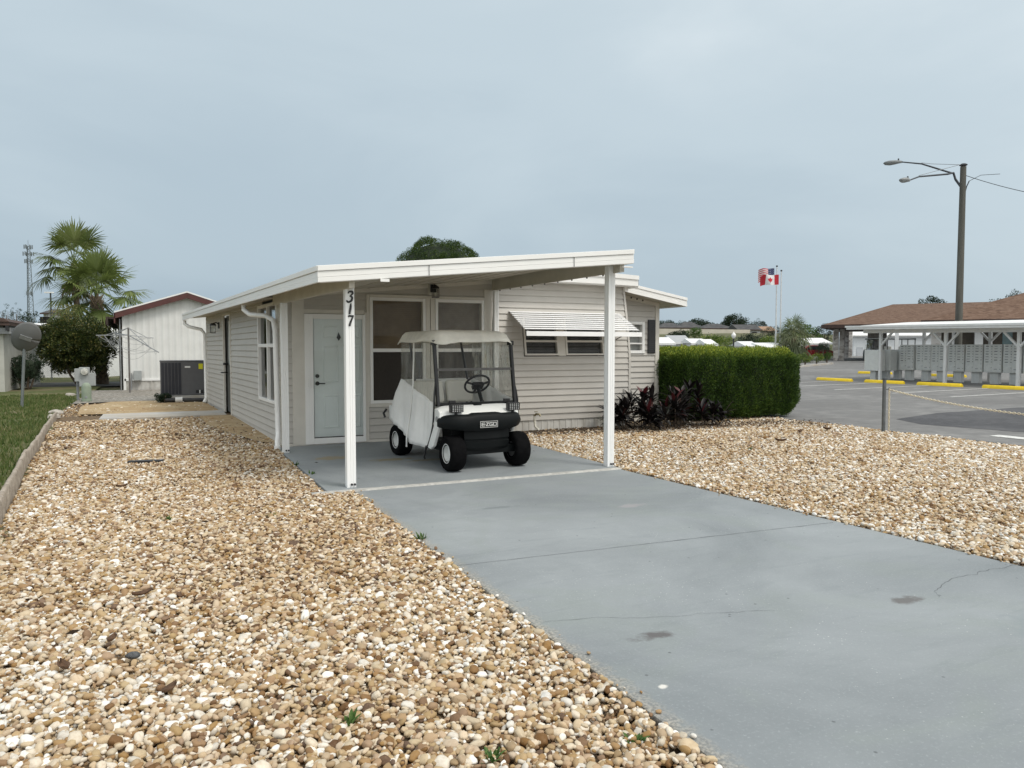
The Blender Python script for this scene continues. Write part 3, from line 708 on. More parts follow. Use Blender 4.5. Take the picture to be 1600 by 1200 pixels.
def window(x0, x1, z0, z1, y, fw=.05, rails=(), blind=None, blindz=None, screen=None, mull=(), O=None, u=None, nrm=None, pane=M_glass, fm=M_trim, label=None, tilt=.5, dx=.03):
    """window part > pane, blind; local axes: x along the wall, depth into it"""
    O = np.array(O if O is not None else (0, y, 0), float); u = np.array(u if u is not None else (1, 0, 0), float); nn_ = np.array(nrm if nrm is not None else (0, -1, 0), float)
    up = np.array([0, 0, 1.])
    def bx(mb, a, b, d0, d1, c, d):     # d = outward offset
        P = lambda x, o, z: O + u * x + nn_ * o + up * z
        mb.hexa([P(a, d0, c), P(b, d0, c), P(b, d1, c), P(a, d1, c), P(a, d0, d), P(b, d0, d), P(b, d1, d), P(a, d1, d)])
    m = MB()
    bx(m, x0, x0 + fw, .04, -.08, z0, z1); bx(m, x1 - fw, x1, .04, -.08, z0, z1)
    bx(m, x0 + fw, x1 - fw, .038, -.08, z0, z0 + fw); bx(m, x0 + fw, x1 - fw, .038, -.08, z1 - fw, z1)
    for r in rails: bx(m, x0 + fw, x1 - fw, .03, -.05, r[0], r[1])
    for r in mull: bx(m, r[0], r[1], .034, -.05, z0 + fw, z1 - fw)
    wdw = m.build('window', fm, house, bevel=.004)
    m = MB(); PQ = lambda x, z: O + u * x - nn_ * .015 + up * z; a_, b_, c_, d_ = x0 + fw * .5, x1 - fw * .5, z0 + fw * .5, z1 - fw * .5
    m.add([PQ(a_, c_), PQ(b_, c_), PQ(b_, d_), PQ(a_, d_)], [(0, 1, 2, 3)])
    m.build('pane', pane, wdw)
    if blind:
        zb0, zb1 = blindz; m = MB(); z = zb0; h = .036
        P = lambda x, o, z: O + u * x + nn_ * o + up * z
        while z < zb1:
            m.hexa([P(x0 + dx, -.085, z), P(x1 - dx, -.085, z), P(x1 - dx, -.085 + .004, z + .001), P(x0 + dx, -.085 + .004, z + .001),
                    P(x0 + dx, -.085 - .020, z + h), P(x1 - dx, -.085 - .020, z + h), P(x1 - dx, -.085 - .016, z + h + .001), P(x0 + dx, -.085 - .016, z + h + .001)])
            z += h * .93
        bx(m, x0 + dx, x1 - dx, -.07, -.10, zb1, zb1 + .03)
        m.build('blind', blind, wdw)
    if screen:
        m = MB(); bx(m, x0 + fw * .6, x1 - fw * .6, -.004, -.008, screen[0], screen[1]); m.build('insect_screen', M_screen, wdw)
    return wdw
window(3.115, 4.085, .655, 2.425, FY, rails=[(1.515, 1.575)], blind=M_blind, blindz=(1.57, 2.36), screen=(.70, 1.52))
window(4.26, 5.175, .655, 2.425, FY, rails=[(1.515, 1.575)], blind=mat('taupe_blind', (.34, .30, .26), .6, .15, 5), blindz=(1.57, 2.36), screen=(.70, 1.52))

# ---- front door with storm door
dr = MB(); dr.box(2.20, 2.99, FY - .005, FY + .035, .06, 2.06)
door = dr.build('front_door', M_door, house)
m = MB()
for (a, b) in ((2.34, 2.60), (2.70, 2.96)):
    for (c, d) in ((.27, .83), (1.02, 1.62), (1.74, 1.95)):
        # raised panel: outer moulding ring and bevelled field
        m.add([(a, FY - .0055, c), (b, FY - .0055, c), (b, FY - .0055, d), (a, FY - .0055, d), (a + .025, FY - .018, c + .025), (b - .025, FY - .018, c + .025), (b - .025, FY - .018, d - .025), (a + .025, FY - .018, d - .025),
               (a + .04, FY - .009, c + .04), (b - .04, FY - .009, c + .04), (b - .04, FY - .009, d - .04), (a + .04, FY - .009, d - .04)],
              [(0, 1, 5, 4), (1, 2, 6, 5), (2, 3, 7, 6), (3, 0, 4, 7), (4, 5, 9, 8), (5, 6, 10, 9), (6, 7, 11, 10), (7, 4, 8, 11), (8, 9, 10, 11)])
m.build('door_panel', M_door, door)
m = MB(); m.box(2.05, 2.185, FY - .055, FY - .02, .03, 2.13); m.box(2.985, 3.03, FY - .055, FY - .02, .03, 2.13)
m.box(2.185, 2.985, FY - .055, FY - .02, .03, .125); m.box(2.185, 2.985, FY - .055, FY - .02, 2.05, 2.13)
m.box(2.115, 2.125, FY - .058, FY - .02, .03, 2.13)
sd = m.build('storm_door', M_trim, house, bevel=.004)
m = MB(); m.add([(2.18, FY - .04, .12), (2.99, FY - .04, .12), (2.99, FY - .04, 2.06), (2.18, FY - .04, 2.06)], [(0, 1, 2, 3)]); m.build('pane', M_sd, sd)
m = MB(); m.box(2.186, 2.984, FY - .046, FY - .03, .125, .14); m.build('sweep', M_black, sd)
m = MB(); m.lathe([(.0, FY - .03), (.032, FY - .03), (.034, FY - .012), (.034, FY - .004)], (2.25, 0, 1.01), 'y', 14); 
m.bar((2.25, FY - .034, 1.01), (2.37, FY - .034, 1.008), .012, .018)
m.build('door_handle', M_black, door, smooth=.7)
m = MB(); m.lathe([(.0, FY - .03), (.03, FY - .03), (.032, FY - .004)], (2.25, 0, 1.13), 'y', 14); m.build('deadbolt', M_black, door, smooth=.7)
m = MB(); m.extr([(2.60, FY - .008, 1.70), (2.635, FY - .008, 1.755), (2.615, FY - .008, 1.80), (2.60, FY - .008, 1.84), (2.585, FY - .008, 1.80), (2.565, FY - .008, 1.755)], (0, -.02, 0))
m.build('door_knocker', M_black, door, bevel=.004)
m = MB(); m.bar((2.11, FY - .07, .95), (2.11, FY - .07, 1.10), .018, .02); m.build('pull_handle', M_trim, sd)

# ---- side wall, seen at a grazing angle
SO = np.array([1.70, 12.12, 0]); SU = np.array([-.0665, 1.0, 0]); SU /= np.linalg.norm(SU); SN = np.array([-SU[1], SU[0], 0])
def SP(s, o, z): return SO + SU * s + SN * o + np.array([0, 0, z])
def sbox(mb, s0, s1, o0, o1, z0, z1):
    mb.hexa([SP(s0, o0, z0), SP(s1, o0, z0), SP(s1, o1, z0), SP(s0, o1, z0), SP(s0, o0, z1), SP(s1, o0, z1), SP(s1, o1, z1), SP(s0, o1, z1)])
SL = 9.3
mb = MB(); siding(mb, SO, SU, SN, 0.0, SL, .02, 2.62, [(.18, 1.80, .66, 2.33), (5.15, 6.15, .05, 2.32)], ztop=lambda s: roof_z(*SP(s, 0, 0)[:2]) + .05)
mb.build('side_wall', M_siding, house)
mb = MB(); sbox(mb, .0, .09, .018, -.02, -.02, 2.45); sbox(mb, SL - .06, SL, .018, -.03, -.02, 2.42)
sbox(mb, 1.80, 1.86, .026, -.02, .64, 2.35); sbox(mb, .12, .18, .026, -.02, .64, 2.35)
sbox(mb, 5.08, 5.15, .03, -.02, .1, 2.36); sbox(mb, 6.15, 6.22, .03, -.02, .1, 2.36); sbox(mb, 5.15, 6.15, .03, -.02, 2.32, 2.36)
build_each(mb, 'wall_trim', M_cream, house, bevel=.004)
mb = MB(); sbox(mb, .2, 1.8, -.3, -.34, .5, 2.4); sbox(mb, 5.1, 6.2, -.40, -.44, .1, 2.4); build_each(mb, 'dark_backing', M_dark, house)  # backing behind the side openings, room shade put into its colour
window(.18, 1.80, .66, 2.33, 0, rails=[(1.595, 1.655)], mull=[(.95, 1.01)], O=SO, u=SU, nrm=SN, pane=M_glassd)
m = MB(); sbox(m, 5.16, 6.14, -.05, -.10, .12, 1.20); sbox(m, 5.16, 5.26, -.05, -.10, 1.20, 2.31); sbox(m, 6.04, 6.14, -.05, -.10, 1.20, 2.31); sbox(m, 5.26, 6.04, -.05, -.10, 2.2, 2.31)
sdoor = m.build('side_door', mat('dark_door', (.055, .058, .055), .5, .2, 4), house, bevel=.004)
m = MB(); sbox(m, 5.26, 6.04, -.07, -.08, 1.20, 2.20); m.build('pane', mat('pale_reflection', (.55, .56, .54), .25, .1, 3), sdoor)  # opaque pale panel: the reflection in the glass is put into its colour
m = MB(); m.tube([SP(6.02, -.05, 1.02), SP(6.02, .10, 1.02), SP(5.92, .10, 1.02)], .014, 8); m.build('door_handle', M_black, sdoor)
m = MB(); m.tube([SP(6.02, -.05, 1.22), SP(6.02, .05, 1.22)], .03, 10); m.build('deadbolt', M_black, sdoor)

# ---- lanterns
def lantern(base, out, sc=1.0):
    base, out = np.array(base, float), np.array(out, float); up = np.array([0, 0, 1.]); sx = np.cross(out, up)
    m = MB(); m.obox(base + out * .015, sx * .05 * sc, out * .015, up * .065 * sc)
    m.tube([base + out * .02 + up * .03, base + out * .07 + up * .06 * sc, base + out * .12 * sc + up * .04 * sc], .012 * sc, 8)
    c = base + out * .125 * sc
    m.lathe([(.03 * sc, .045 * sc), (.062 * sc, .02 * sc), (.066 * sc, -.005 * sc)], c, 'z', 10)
    for s1 in (-1, 1):
        for s2 in (-1, 1):
            m.bar(c + (sx * s1 + out * s2) * .045 * sc - up * .005, c + (sx * s1 + out * s2) * .045 * sc - up * .15 * sc, .008, .008)
    m.obox(c - up * .155 * sc, sx * .05 * sc, out * .05 * sc, up * .007)
    l = m.build('wall_lamp', M_black, house)
    m = MB(); m.obox(c - up * .08 * sc, sx * .038 * sc, out * .038 * sc, up * .068 * sc); m.build('lamp_glass', M_glass, l)
    return l
m = MB(); m.box(4.14, 4.29, FY - .05, FY, 2.49, 2.68); m.build('lamp_mount', M_cream, house, bevel=.004)
lantern((4.215, FY - .05, 2.60), (0, -1, 0), 1.0)
lantern(SP(6.75, .02, 2.12), SN, 1.15)
m = MB(); sbox(m, 6.65, 6.85, .022, 0, 2.02, 2.26); m.build('lamp_mount', M_cream, house, bevel=.004)

# ---- carport roof: deck, fascias, beams
def R3(x, y, dz=0.0): return (x, y, roof_z(x, y) + dz)
xl0, xl1, xr = eave_x(8.0), eave_x(22.0), 5.50
mb = MB()
top = [R3(xl0, 8.0, .17), R3(xr, 8.0, .17), R3(xr + .05, 22, .17), R3(xl1, 22, .17)]
bot = [R3(xl0, 8.0, .10), R3(xr, 8.0, .10), R3(xr + .05, 22, .10), R3(xl1, 22, .10)]
mb.add(top + bot, [(0, 1, 2, 3), (7, 6, 5, 4), (0, 3, 7, 4), (1, 2, 6, 5)])
rf = mb.build('roof', M_trim, house)
mb = MB()
for i in range(1, 14):                                              # pan seams on the underside
    x = xl0 + .31 * i
    if x < xr - .05: mb.hexa([R3(x, 8.05, .085), R3(x + .022, 8.05, .085), R3(x + .022, 12.1, .085), R3(x, 12.1, .085), R3(x, 8.05, .102), R3(x + .022, 8.05, .102), R3(x + .022, 12.1, .102), R3(x, 12.1, .102)])
mb.hexa([R3(xl0 + .03, 8.04, .092), R3(xr - .02, 8.04, .092), R3(xr - .02, 12.1, .092), R3(xl0 - .2, 12.1, .092), R3(xl0 + .03, 8.04, .0985), R3(xr - .02, 8.04, .0985), R3(xr - .02, 12.1, .0985), R3(xl0 - .2, 12.1, .0985)])
mb.hexa([R3(xl0 - .2, 12.1, .04), R3(1.75, 12.1, .04), R3(1.15, 21.9, .04), R3(xl1 + .05, 21.9, .04), R3(xl0 - .2, 12.1, .05), R3(1.75, 12.1, .05), R3(1.15, 21.9, .05), R3(xl1 + .05, 21.9, .05)])
mb.build('ceiling_pan', M_soffit, rf)
def fascia(a, b, nrm, h0, h1, t0=.0, t1=.02):
    a, b, nn_ = map(lambda q: np.array(q, float), (a, b, nrm)); up = np.array([0, 0, 1.])
    P = lambda p, o, z: p + nn_ * o + up * z
    return [P(a, t0, h0), P(b, t0, h0), P(b, t1, h0), P(a, t1, h0), P(a, t0, h1), P(b, t0, h1), P(b, t1, h1), P(a, t1, h1)]
A, B_, Cc = R3(xl0, 8.0), R3(xr, 8.0), R3(xl1, 22)
ln = np.array([-1, -.072, 0]); ln /= np.linalg.norm(ln)
mb = MB()
for (a, b, nn_) in ((A, B_, (0, -1, 0)), (A, Cc, ln), (B_, R3(xr + .05, 22), (1, 0, 0))):
    if nn_[1] == -1: a = (a[0] - .028, a[1], a[2] - .003); b = (b[0] + .028, b[1], b[2] + .003)
    mb.hexa(fascia(a, b, nn_, .0, .052, 0, .026)); mb.hexa(fascia(a, b, nn_, .055, .118, 0, .020)); mb.hexa(fascia(a, b, nn_, .121, .178, 0, .034))
mb.hexa(fascia((A[0], A[1], A[2]), B_, (0, 1, 0), -.004, .10, 0, .05))
fas = mb.build('fascia', M_trim, rf, bevel=.003)
mb = MB()
for x in (2.74, 4.63): mb.box(x, x + .006, 7.9655, 7.972, roof_z(x, 8) + .002, roof_z(x, 8) + .119)
build_each(mb, 'panel_seam', mat('seam_grey', (.20, .20, .20), .7, .2, 9), fas)
mb = MB(); mb.box(2.18, 2.28, 7.965, 7.99, roof_z(2.2, 8) - .035, roof_z(2.2, 8) - .002); mb.box(5.36, 5.5, 7.96, 8.0, 2.615, 2.632); build_each(mb, 'fascia_clip', M_trim, rf)
mb = MB()
def beam(x0, y0, x1, y1, wd, h):
    mb.hexa([R3(x0 - wd, y0, -h + .09), R3(x0 + wd, y0, -h + .09), R3(x1 + wd, y1, -h + .09), R3(x1 - wd, y1, -h + .09), R3(x0 - wd, y0, .091), R3(x0 + wd, y0, .091), R3(x1 + wd, y1, .091), R3(x1 - wd, y1, .091)])
beam(1.885, 8.06, 1.60, 12.06, .03, .17); mb.build('side_beam', M_soffit, rf, bevel=.003)
mb = MB(); beam(5.40, 8.06, 5.36, 12.06, .035, .19)
bm_ = mb.build('side_beam', M_soffit, rf, bevel=.003)
mb = MB()
for i in range(9):
    y = 8.5 + i * .42; mb.lathe([(.0, -.02), (.012, -.018), (.012, 0)], (5.39, y, roof_z(5.39, y) - .10), 'z', 8)
build_each(mb, 'bolt', M_black, bm_)

# ---- posts
def post(x, y, z1, bolts=True, wd=.10):
    m = MB(); h = wd / 2; q = .006; poly = []
    # extruded aluminium section with shallow flutes
    for (cx, cy, ux, uy) in ((-h, -h, 1, 0), (h, -h, 0, 1), (h, h, -1, 0), (-h, h, 0, -1)):
        nx, ny = -uy, ux
        for s, dpt in ((0, 0), (.30, 0), (.33, q), (.40, q), (.43, 0), (.57, 0), (.60, q), (.67, q), (.70, 0)):
            poly.append((cx + ux * wd * s + nx * dpt, cy + uy * wd * s + ny * dpt))
    m.prism([(x + a, y + b) for a, b in poly], .012, z1)
    p = m.build('support_post', M_post, house)
    if bolts:
        m = MB()
        for dx in (.0, .034): m.lathe([(.0, -.014), (.013, -.013), (.013, 0)], (x + dx, y - h, .045), 'y', 10)
        build_each(m, 'bolt', M_black, p)
    return p
p1 = post(1.895, 8.26, roof_z(1.895, 8.26) - .005)
p2 = post(5.345, 8.26, roof_z(5.345, 8.26) - .005)
post(1.645, 11.42, roof_z(1.645, 11.42) - .075, True, .095)
post(5.335, 11.92, roof_z(5.335, 11.92) - .095, False, .085)
# house number in brushed black numerals down the post
def stroke(mb, pts, wds, y, ox, oz, sc):
    pts = np.array(pts, float); K = 26
    t = np.linspace(0, len(pts) - 1, K); 
    def cr(p0, p1, p2, p3, u): return .5 * (2 * p1 + (p2 - p0) * u + (2 * p0 - 5 * p1 + 4 * p2 - p3) * u * u + (3 * p1 - p0 - 3 * p2 + p3) * u ** 3)
    L = []
    for q in t:
        i = min(int(q), len(pts) - 2); u = q - i
        L.append(cr(pts[max(i - 1, 0)], pts[i], pts[i + 1], pts[min(i + 2, len(pts) - 1)], u))
    L = np.array(L); w_ = np.interp(t, range(len(wds)), wds); d = np.gradient(L, axis=0); d /= np.linalg.norm(d, axis=1)[:, None] + 1e-9
    rows = [[], []]
    for p, dd, ww in zip(L, d, w_):
        nrm = np.array([-dd[1], dd[0]]); 
        for k, sgn in enumerate((1, -1)):
            qq = p + nrm * ww * sgn; x = qq[0] + .12 * (qq[1] - .5); rows[k].append((ox + x * sc, y, oz + qq[1] * sc))
    mb.grid(rows)
m = MB(); yy = 8.26 - .05 - .0035; sc = .125
stroke(m, [(.02, .80), (.12, .96), (.36, .96), (.42, .78), (.20, .56)], [.05, .08, .09, .09, .04], yy, 1.868, 2.088, sc)
stroke(m, [(.20, .56), (.42, .46), (.38, .16), (.12, .04), (-.06, .18)], [.04, .09, .10, .09, .06], yy, 1.868, 2.088, sc)
stroke(m, [(.20, .98), (.22, .70), (.20, .35), (.20, .02)], [.05, .10, .095, .08], yy, 1.872, 1.955, sc)
stroke(m, [(.02, .86), (.12, .94), (.32, .92), (.50, .97)], [.05, .085, .08, .04], yy, 1.866, 1.822, sc)
stroke(m, [(.50, .97), (.36, .62), (.26, .30), (.24, .02)], [.04, .08, .09, .09], yy, 1.866, 1.822, sc)
m.build('house_number', M_black, p1, solid=.003)

# ---- downspouts
m = MB(); m.tube([SP(.95, .40, 2.30), SP(.95, .40, 2.22), SP(.72, .34, 2.13), SP(.34, .16, 2.10), SP(.12, .09, 2.02), SP(.05, .08, 1.85), SP(.0, .075, .62), SP(-.02, .075, .28), SP(-.10, .09, .20), SP(-.28, .14, .12), SP(-.34, .15, .03)], [.04] * 11, 10)
m.lathe([(.05, 0), (.05, .07)], SP(-.33, .15, .0), 'z', 10); m.lathe([(.046, 0), (.046, .03)], SP(.005, .075, .60), 'z', 10)
m.build('downspout', M_trim, house, smooth=.9)
m = MB(); m.tube([SP(9.75, .50, 2.33), SP(9.75, .50, 2.24), SP(9.6, .42, 2.16), SP(9.42, .12, 2.08), SP(9.38, .04, 1.95), SP(9.36, .04, .25), SP(9.30, .10, .12)], .045, 8)
m.build('downspout', M_trim, house, smooth=.9)

# ---- trailer body with raked nose
TY = 12.55
def nose(z): return .26 * max(0, (z - 1.35) / 1.5) ** 1.3 + .06 * max(0, (.75 - z) / .6) ** 2
mb = MB()
siding(mb, (0, TY, 0), (1, 0, 0), (0, -1, 0), 5.60, 8.58, .19, 2.86, [(6.20, 8.02, 1.42, 2.20)], prof=nose, pitch=.120)
mb.build('trailer_front', M_siding, house)
mb = MB()                                                           # nose edge mouldings and end return wall
for x in (5.585, 8.575):
    P = [[(x, TY - .028 + nose(z), z), (x + .045, TY - .028 + nose(z), z), (x + .045, TY + .012 + nose(z), z)] for z in np.linspace(.18, 2.86, 24)]
    mb.grid(P)
P = [[(8.585, TY - .005 + nose(z), z), (8.585, 13.4, z)] for z in np.linspace(.0, 2.86, 24)]; mb.grid(P)
P = [[(5.615, TY - .005 + nose(z), z), (5.615, 13.4, z)] for z in np.linspace(.0, 2.86, 24)]; mb.grid(P)
build_each(mb, 'nose_moulding', M_siding, house)
mb = MB(); mb.box(5.62, 8.57, TY + .055, TY + .08, -.03, .20)
for i in range(22): mb.box(5.66 + i * .135, 5.70 + i * .135, TY + .047, TY + .057, -.03, .195)
mb.build('skirting', M_skirt, house)
mb = MB()
K = 24; front, back = [], []
for i in range(K + 1):
    x = 5.5 + (8.72 - 5.5) * i / K; arch = .05 * (1 - ((x - 6.9) / 1.9) ** 2)
    front.append((x, arch))
for (y0, y1, za, zb) in ((12.42, 22.0, 2.86, 3.04),):
    P = [[(x, y0, za + a * .5 - .03) for x, a in front], [(x, y0, zb + a - .02) for x, a in front], [(x, y1, zb + a - .02) for x, a in front], [(x, y1, za + a) for x, a in front]]
    mb.grid(P); mb.grid([[(x, 12.42, 2.83 + a * .5) for x, a in front], [(x, 12.9, 2.83 + a * .5) for x, a in front]])
    mb.box(8.715, 8.72, 12.42, 22, 2.80, 3.0)
tr = mb.build('trailer_roof', M_trim, house)
mb = MB(); mb.grid([[(x, 12.395, 2.955 + a * .8) for x, a in front], [(x, 12.395, 3.035 + a) for x, a in front], [(x, 12.43, 3.04 + a) for x, a in front]]); mb.grid([[(x, 12.395, 2.955 + a * .8) for x, a in front], [(x, 12.42, 2.955 + a * .8) for x, a in front]]); mb.build('drip_edge', M_trim, tr)
nt_ = lambda z: nose(z)
# window in the raked nose
def nbox(mb, x0, x1, z0, z1, o0, o1):
    mb.hexa([(x0, TY + nose(z0) - o1, z0), (x1, TY + nose(z0) - o1, z0), (x1, TY + nose(z0) - o0, z0), (x0, TY + nose(z0) - o0, z0), (x0, TY + nose(z1) - o1, z1), (x1, TY + nose(z1) - o1, z1), (x1, TY + nose(z1) - o0, z1), (x0, TY + nose(z1) - o0, z1)])
for (a, b) in ((6.215, 6.965), (7.115, 8.0)):
    m = MB(); nbox(m, a, a + .04, 1.44, 2.19, -.05, .035); nbox(m, b - .04, b, 1.44, 2.19, -.05, .035); nbox(m, a + .04, b - .04, 1.44, 1.475, -.05, .033); nbox(m, a + .04, b - .04, 1.695, 1.735, -.05, .03); nbox(m, a + .04, b - .04, 2.15, 2.19, -.05, .033)
    wd_ = m.build('window', M_cream, house, bevel=.003)
    m = MB(); m.add([(a + .02, TY + nose(1.46) + .017, 1.46), (b - .02, TY + nose(1.46) + .017, 1.46), (b - .02, TY + nose(2.17) + .017, 2.17), (a + .02, TY + nose(2.17) + .017, 2.17)], [(0, 1, 2, 3)]); m.build('pane', M_glass, wd_)
    m = MB(); z = 1.47
    while z < 2.15:
        nbox(m, a + .04, b - .04, z, z + .018, -.085, -.08); z += .03
    m.build('blind', mat('slate_blind', (.11, .105, .10), .6, .2, 5), wd_)
m = MB(); nbox(m, 6.965, 7.115, 1.43, 2.20, -.03, .02); m.build('window_mullion', M_cream, house)
# awning of overlapping white slats
AW0, AW1 = 5.93, 8.42
m = MB(); K = 9
def awp(t): return np.array([TY + nose(2.28) - .02 + (11.99 - TY - nose(2.28)) * t, 2.285 - .37 * t])
for i in range(K):
    a, b = awp(i / K), awp((i + 1.18) / K); zb_ = a[1] - (a[1] - b[1]) * .50
    m.hexa([(AW0, a[0], a[1] - .006), (AW1, a[0], a[1] - .006), (AW1, b[0], zb_ - .004), (AW0, b[0], zb_ - .004), (AW0, a[0], a[1]), (AW1, a[0], a[1]), (AW1, b[0], zb_ + .002), (AW0, b[0], zb_ + .002)])
    m.hexa([(AW0, b[0] - .004, zb_ - .007), (AW1, b[0] - .004, zb_ - .007), (AW1, b[0], zb_ - .007), (AW0, b[0], zb_ - .007), (AW0, b[0] - .004, zb_ + .002), (AW1, b[0] - .004, zb_ + .002), (AW1, b[0], zb_ + .002), (AW0, b[0], zb_ + .002)])
b = awp(1.13)
m.hexa([(AW0 - .01, b[0] - .012, b[1] - .065), (AW1 + .01, b[0] - .012, b[1] - .065), (AW1 + .01, b[0], b[1] - .065), (AW0 - .01, b[0], b[1] - .065), (AW0 - .01, b[0] - .004, b[1] + .02), (AW1 + .01, b[0] - .004, b[1] + .02), (AW1 + .01, b[0] + .008, b[1] + .02), (AW0 - .01, b[0] + .008, b[1] + .02)])
M_alu = mat('awning_white', (.84, .84, .84), .35, .04, 5)
aw = m.build('awning', M_alu, house, bevel=.002)
m = MB()
for x in (8.30,):
    m.tube([(x, TY + nose(1.75) - .02, 1.76), (x, 12.02, 1.92)], .011, 8)
for i in range(4):
    x = AW0 + .06 + (AW1 - AW0 - .12) * i / 3; p, q = awp(0), awp(1.1); m.bar((x, p[0], p[1] - .016), (x, q[0], q[1] - .016), .02, .012)
build_each(m, 'awning_arm', mat('arm_grey', (.22, .215, .20), .5, .1, 9), aw)
# ---- add-on room at the right
RY = 13.30
mb = MB(); siding(mb, (0, RY, 0), (1, 0, 0), (0, -1, 0), 8.58, 9.80, .1, 2.80, [(8.70, 9.50, 1.46, 2.16)], ztop=lambda x: 2.80 - .172 * (x - 8.6), pitch=.120)
mb.build('room_wall', M_siding, house)
mb = MB(); mb.box(9.78, 9.88, RY - .03, RY + .05, .0, 2.60); mb.box(9.84, 9.88, RY + .05, 22, 0, 2.58); mb.box(8.58, 9.80, RY + .005, RY + .02, -.03, .10)
mb.hexa([(8.58, RY - .025, 2.70), (9.80, RY - .025, 2.50), (9.80, RY, 2.50), (8.58, RY, 2.70), (8.58, RY - .025, 2.80), (9.80, RY - .025, 2.60), (9.80, RY, 2.60), (8.58, RY, 2.80)])
mb.build('corner_trim', M_cream, house, bevel=.003)
window(8.72, 9.49, 1.465, 2.155, RY, fw=.065, rails=[(1.665, 1.695), (1.885, 1.915)], blind=M_blindg, blindz=(1.49, 2.11))
m = MB(); m.box(9.575, 9.765, RY - .045, RY - .018, 1.47, 2.20)
sh = m.build('shutter', M_black, house, bevel=.004)
m = MB()
for i in range(15): m.hexa([(9.597, RY - .047, 1.50 + i * .045), (9.743, RY - .047, 1.50 + i * .045), (9.743, RY - .038, 1.53 + i * .045), (9.597, RY - .038, 1.53 + i * .045), (9.597, RY - .044, 1.495 + i * .045), (9.743, RY - .044, 1.495 + i * .045), (9.743, RY - .036, 1.532 + i * .045), (9.597, RY - .036, 1.532 + i * .045)])
m.build('louvre', M_black, sh)
rz = lambda x: 2.72 - .1735 * (x - 8.78)
x0, x1, y0 = 8.60, 10.21, 12.80
mb = MB(); mb.hexa([(x0, y0, rz(x0) + .06), (x1, y0, rz(x1) + .06), (x1, 22, rz(x1) + .06), (x0, 22, rz(x0) + .06), (x0, y0, rz(x0) + .18), (x1, y0, rz(x1) + .18), (x1, 22, rz(x1) + .18), (x0, 22, rz(x0) + .18)])
rr_ = mb.build('room_roof', M_trim, house)
mb = MB()
for (a, b, t) in ((0, .065, .024), (.068, .128, .018), (.131, .192, .034)):
    mb.hexa([(x0, y0 - t, rz(x0) + a), (x1 + .03, y0 - t, rz(x1) + a), (x1 + .03, y0, rz(x1) + a), (x0, y0, rz(x0) + a), (x0, y0 - t, rz(x0) + b), (x1 + .03, y0 - t, rz(x1) + b), (x1 + .03, y0, rz(x1) + b), (x0, y0, rz(x0) + b)])
    mb.box(x1, x1 + t, y0 + .001, 22, rz(x1) + a, rz(x1) + b)
mb.build('fascia', M_trim, rr_, bevel=.003)
mb = MB(); mb.hexa([(x0, y0, rz(x0) + .03), (x1, y0, rz(x1) + .03), (x1, 22, rz(x1) + .03), (x0, 22, rz(x0) + .03), (x0, y0, rz(x0) + .055), (x1, y0, rz(x1) + .055), (x1, 22, rz(x1) + .055), (x0, 22, rz(x0) + .055)])
mb.build('soffit_panel', M_soffit, rr_)
m = MB()
for x in (9.13, 9.28, 9.43): m.lathe([(0, -.012), (.018, -.01), (.018, 0)], (x, RY - .027, 2.75 - .164 * (x - 8.6)), 'y', 8)
build_each(m, 'vent_hole', M_black, house)
# main walls behind, closing the body
mb = MB(); mb.box(1.15, 8.5, 21.3, 21.4, 0, 2.4); mb.box(8.45, 8.55, 13.4, 21.4, 0, 2.85); build_each(mb, 'rear_wall', M_siding, house)
# water spigot on its pipe
sp = thing('water_spigot', 'pale plastic water pipe with a tap at the foot of the beige trailer', 'tap', (6.38, 12.33, 0))
M_pvc = mat('pvc', (.62, .60, .52), .5, .15, 8)
m = MB(); m.tube([(6.38, 12.30, -.02), (6.38, 12.30, .05), (6.33, 12.33, .10), (6.33, 12.36, .30)], .024, 8); m.build('pipe', M_pvc, sp, smooth=1)
m = MB(); m.tube([(6.33, 12.36, .30), (6.345, 12.31, .34), (6.39, 12.27, .335), (6.41, 12.26, .30)], .02, 8); m.lathe([(0, 0), (.035, 0), (.035, .012), (0, .014)], (6.345, 12.32, .375), 'z', 8); m.build('tap', mat('old_brass', (.28, .25, .17), .5, .3, 20, metal=.6), sp, smooth=1)
# ================================================================== GOLF CART
M_tyre = mat('tyre_rubber', (.005, .005, .0055), .85, .3, 14, .3, 60, spec=.06)
M_rim = mat('white_rim', (.74, .75, .74), .4, .05, 9)
M_rimd = mat('grey_rim', (.20, .20, .20), .5, .2, 9, metal=.4)
M_cowl = mat('black_plastic', (.005, .0065, .007), .55, .2, 7, .15, 120, spec=.18)
M_body = mat('white_body', (.84, .85, .83), .32, .05, 4)
M_canvas = mat('beige_canvas', (.82, .79, .71), .85, .12, 5, .35, 14)
M_vinyl = mat('white_vinyl', (.86, .855, .83), .6, .05, 5, .45, 9)
M_clear = glass_mat('clear_vinyl', (.93, .93, .90), .0, .10, cloud=.15, refl=.6)
M_wsh = glass_mat('windshield', (.97, .975, .97), .0, .03, refl=.25)
M_seat = mat('seat_vinyl', (.62, .60, .54), .55, .06, 4)
M_lens = mat('lamp_lens', (.86, .86, .84), .25, .05, 30)
cart = thing('golf_cart', 'white golf cart with black front cowl and beige canvas top under the carport', 'golf cart', (3.785, 8.792, 0.012), R_(5.28))
L = dict(parent=cart, local=True)

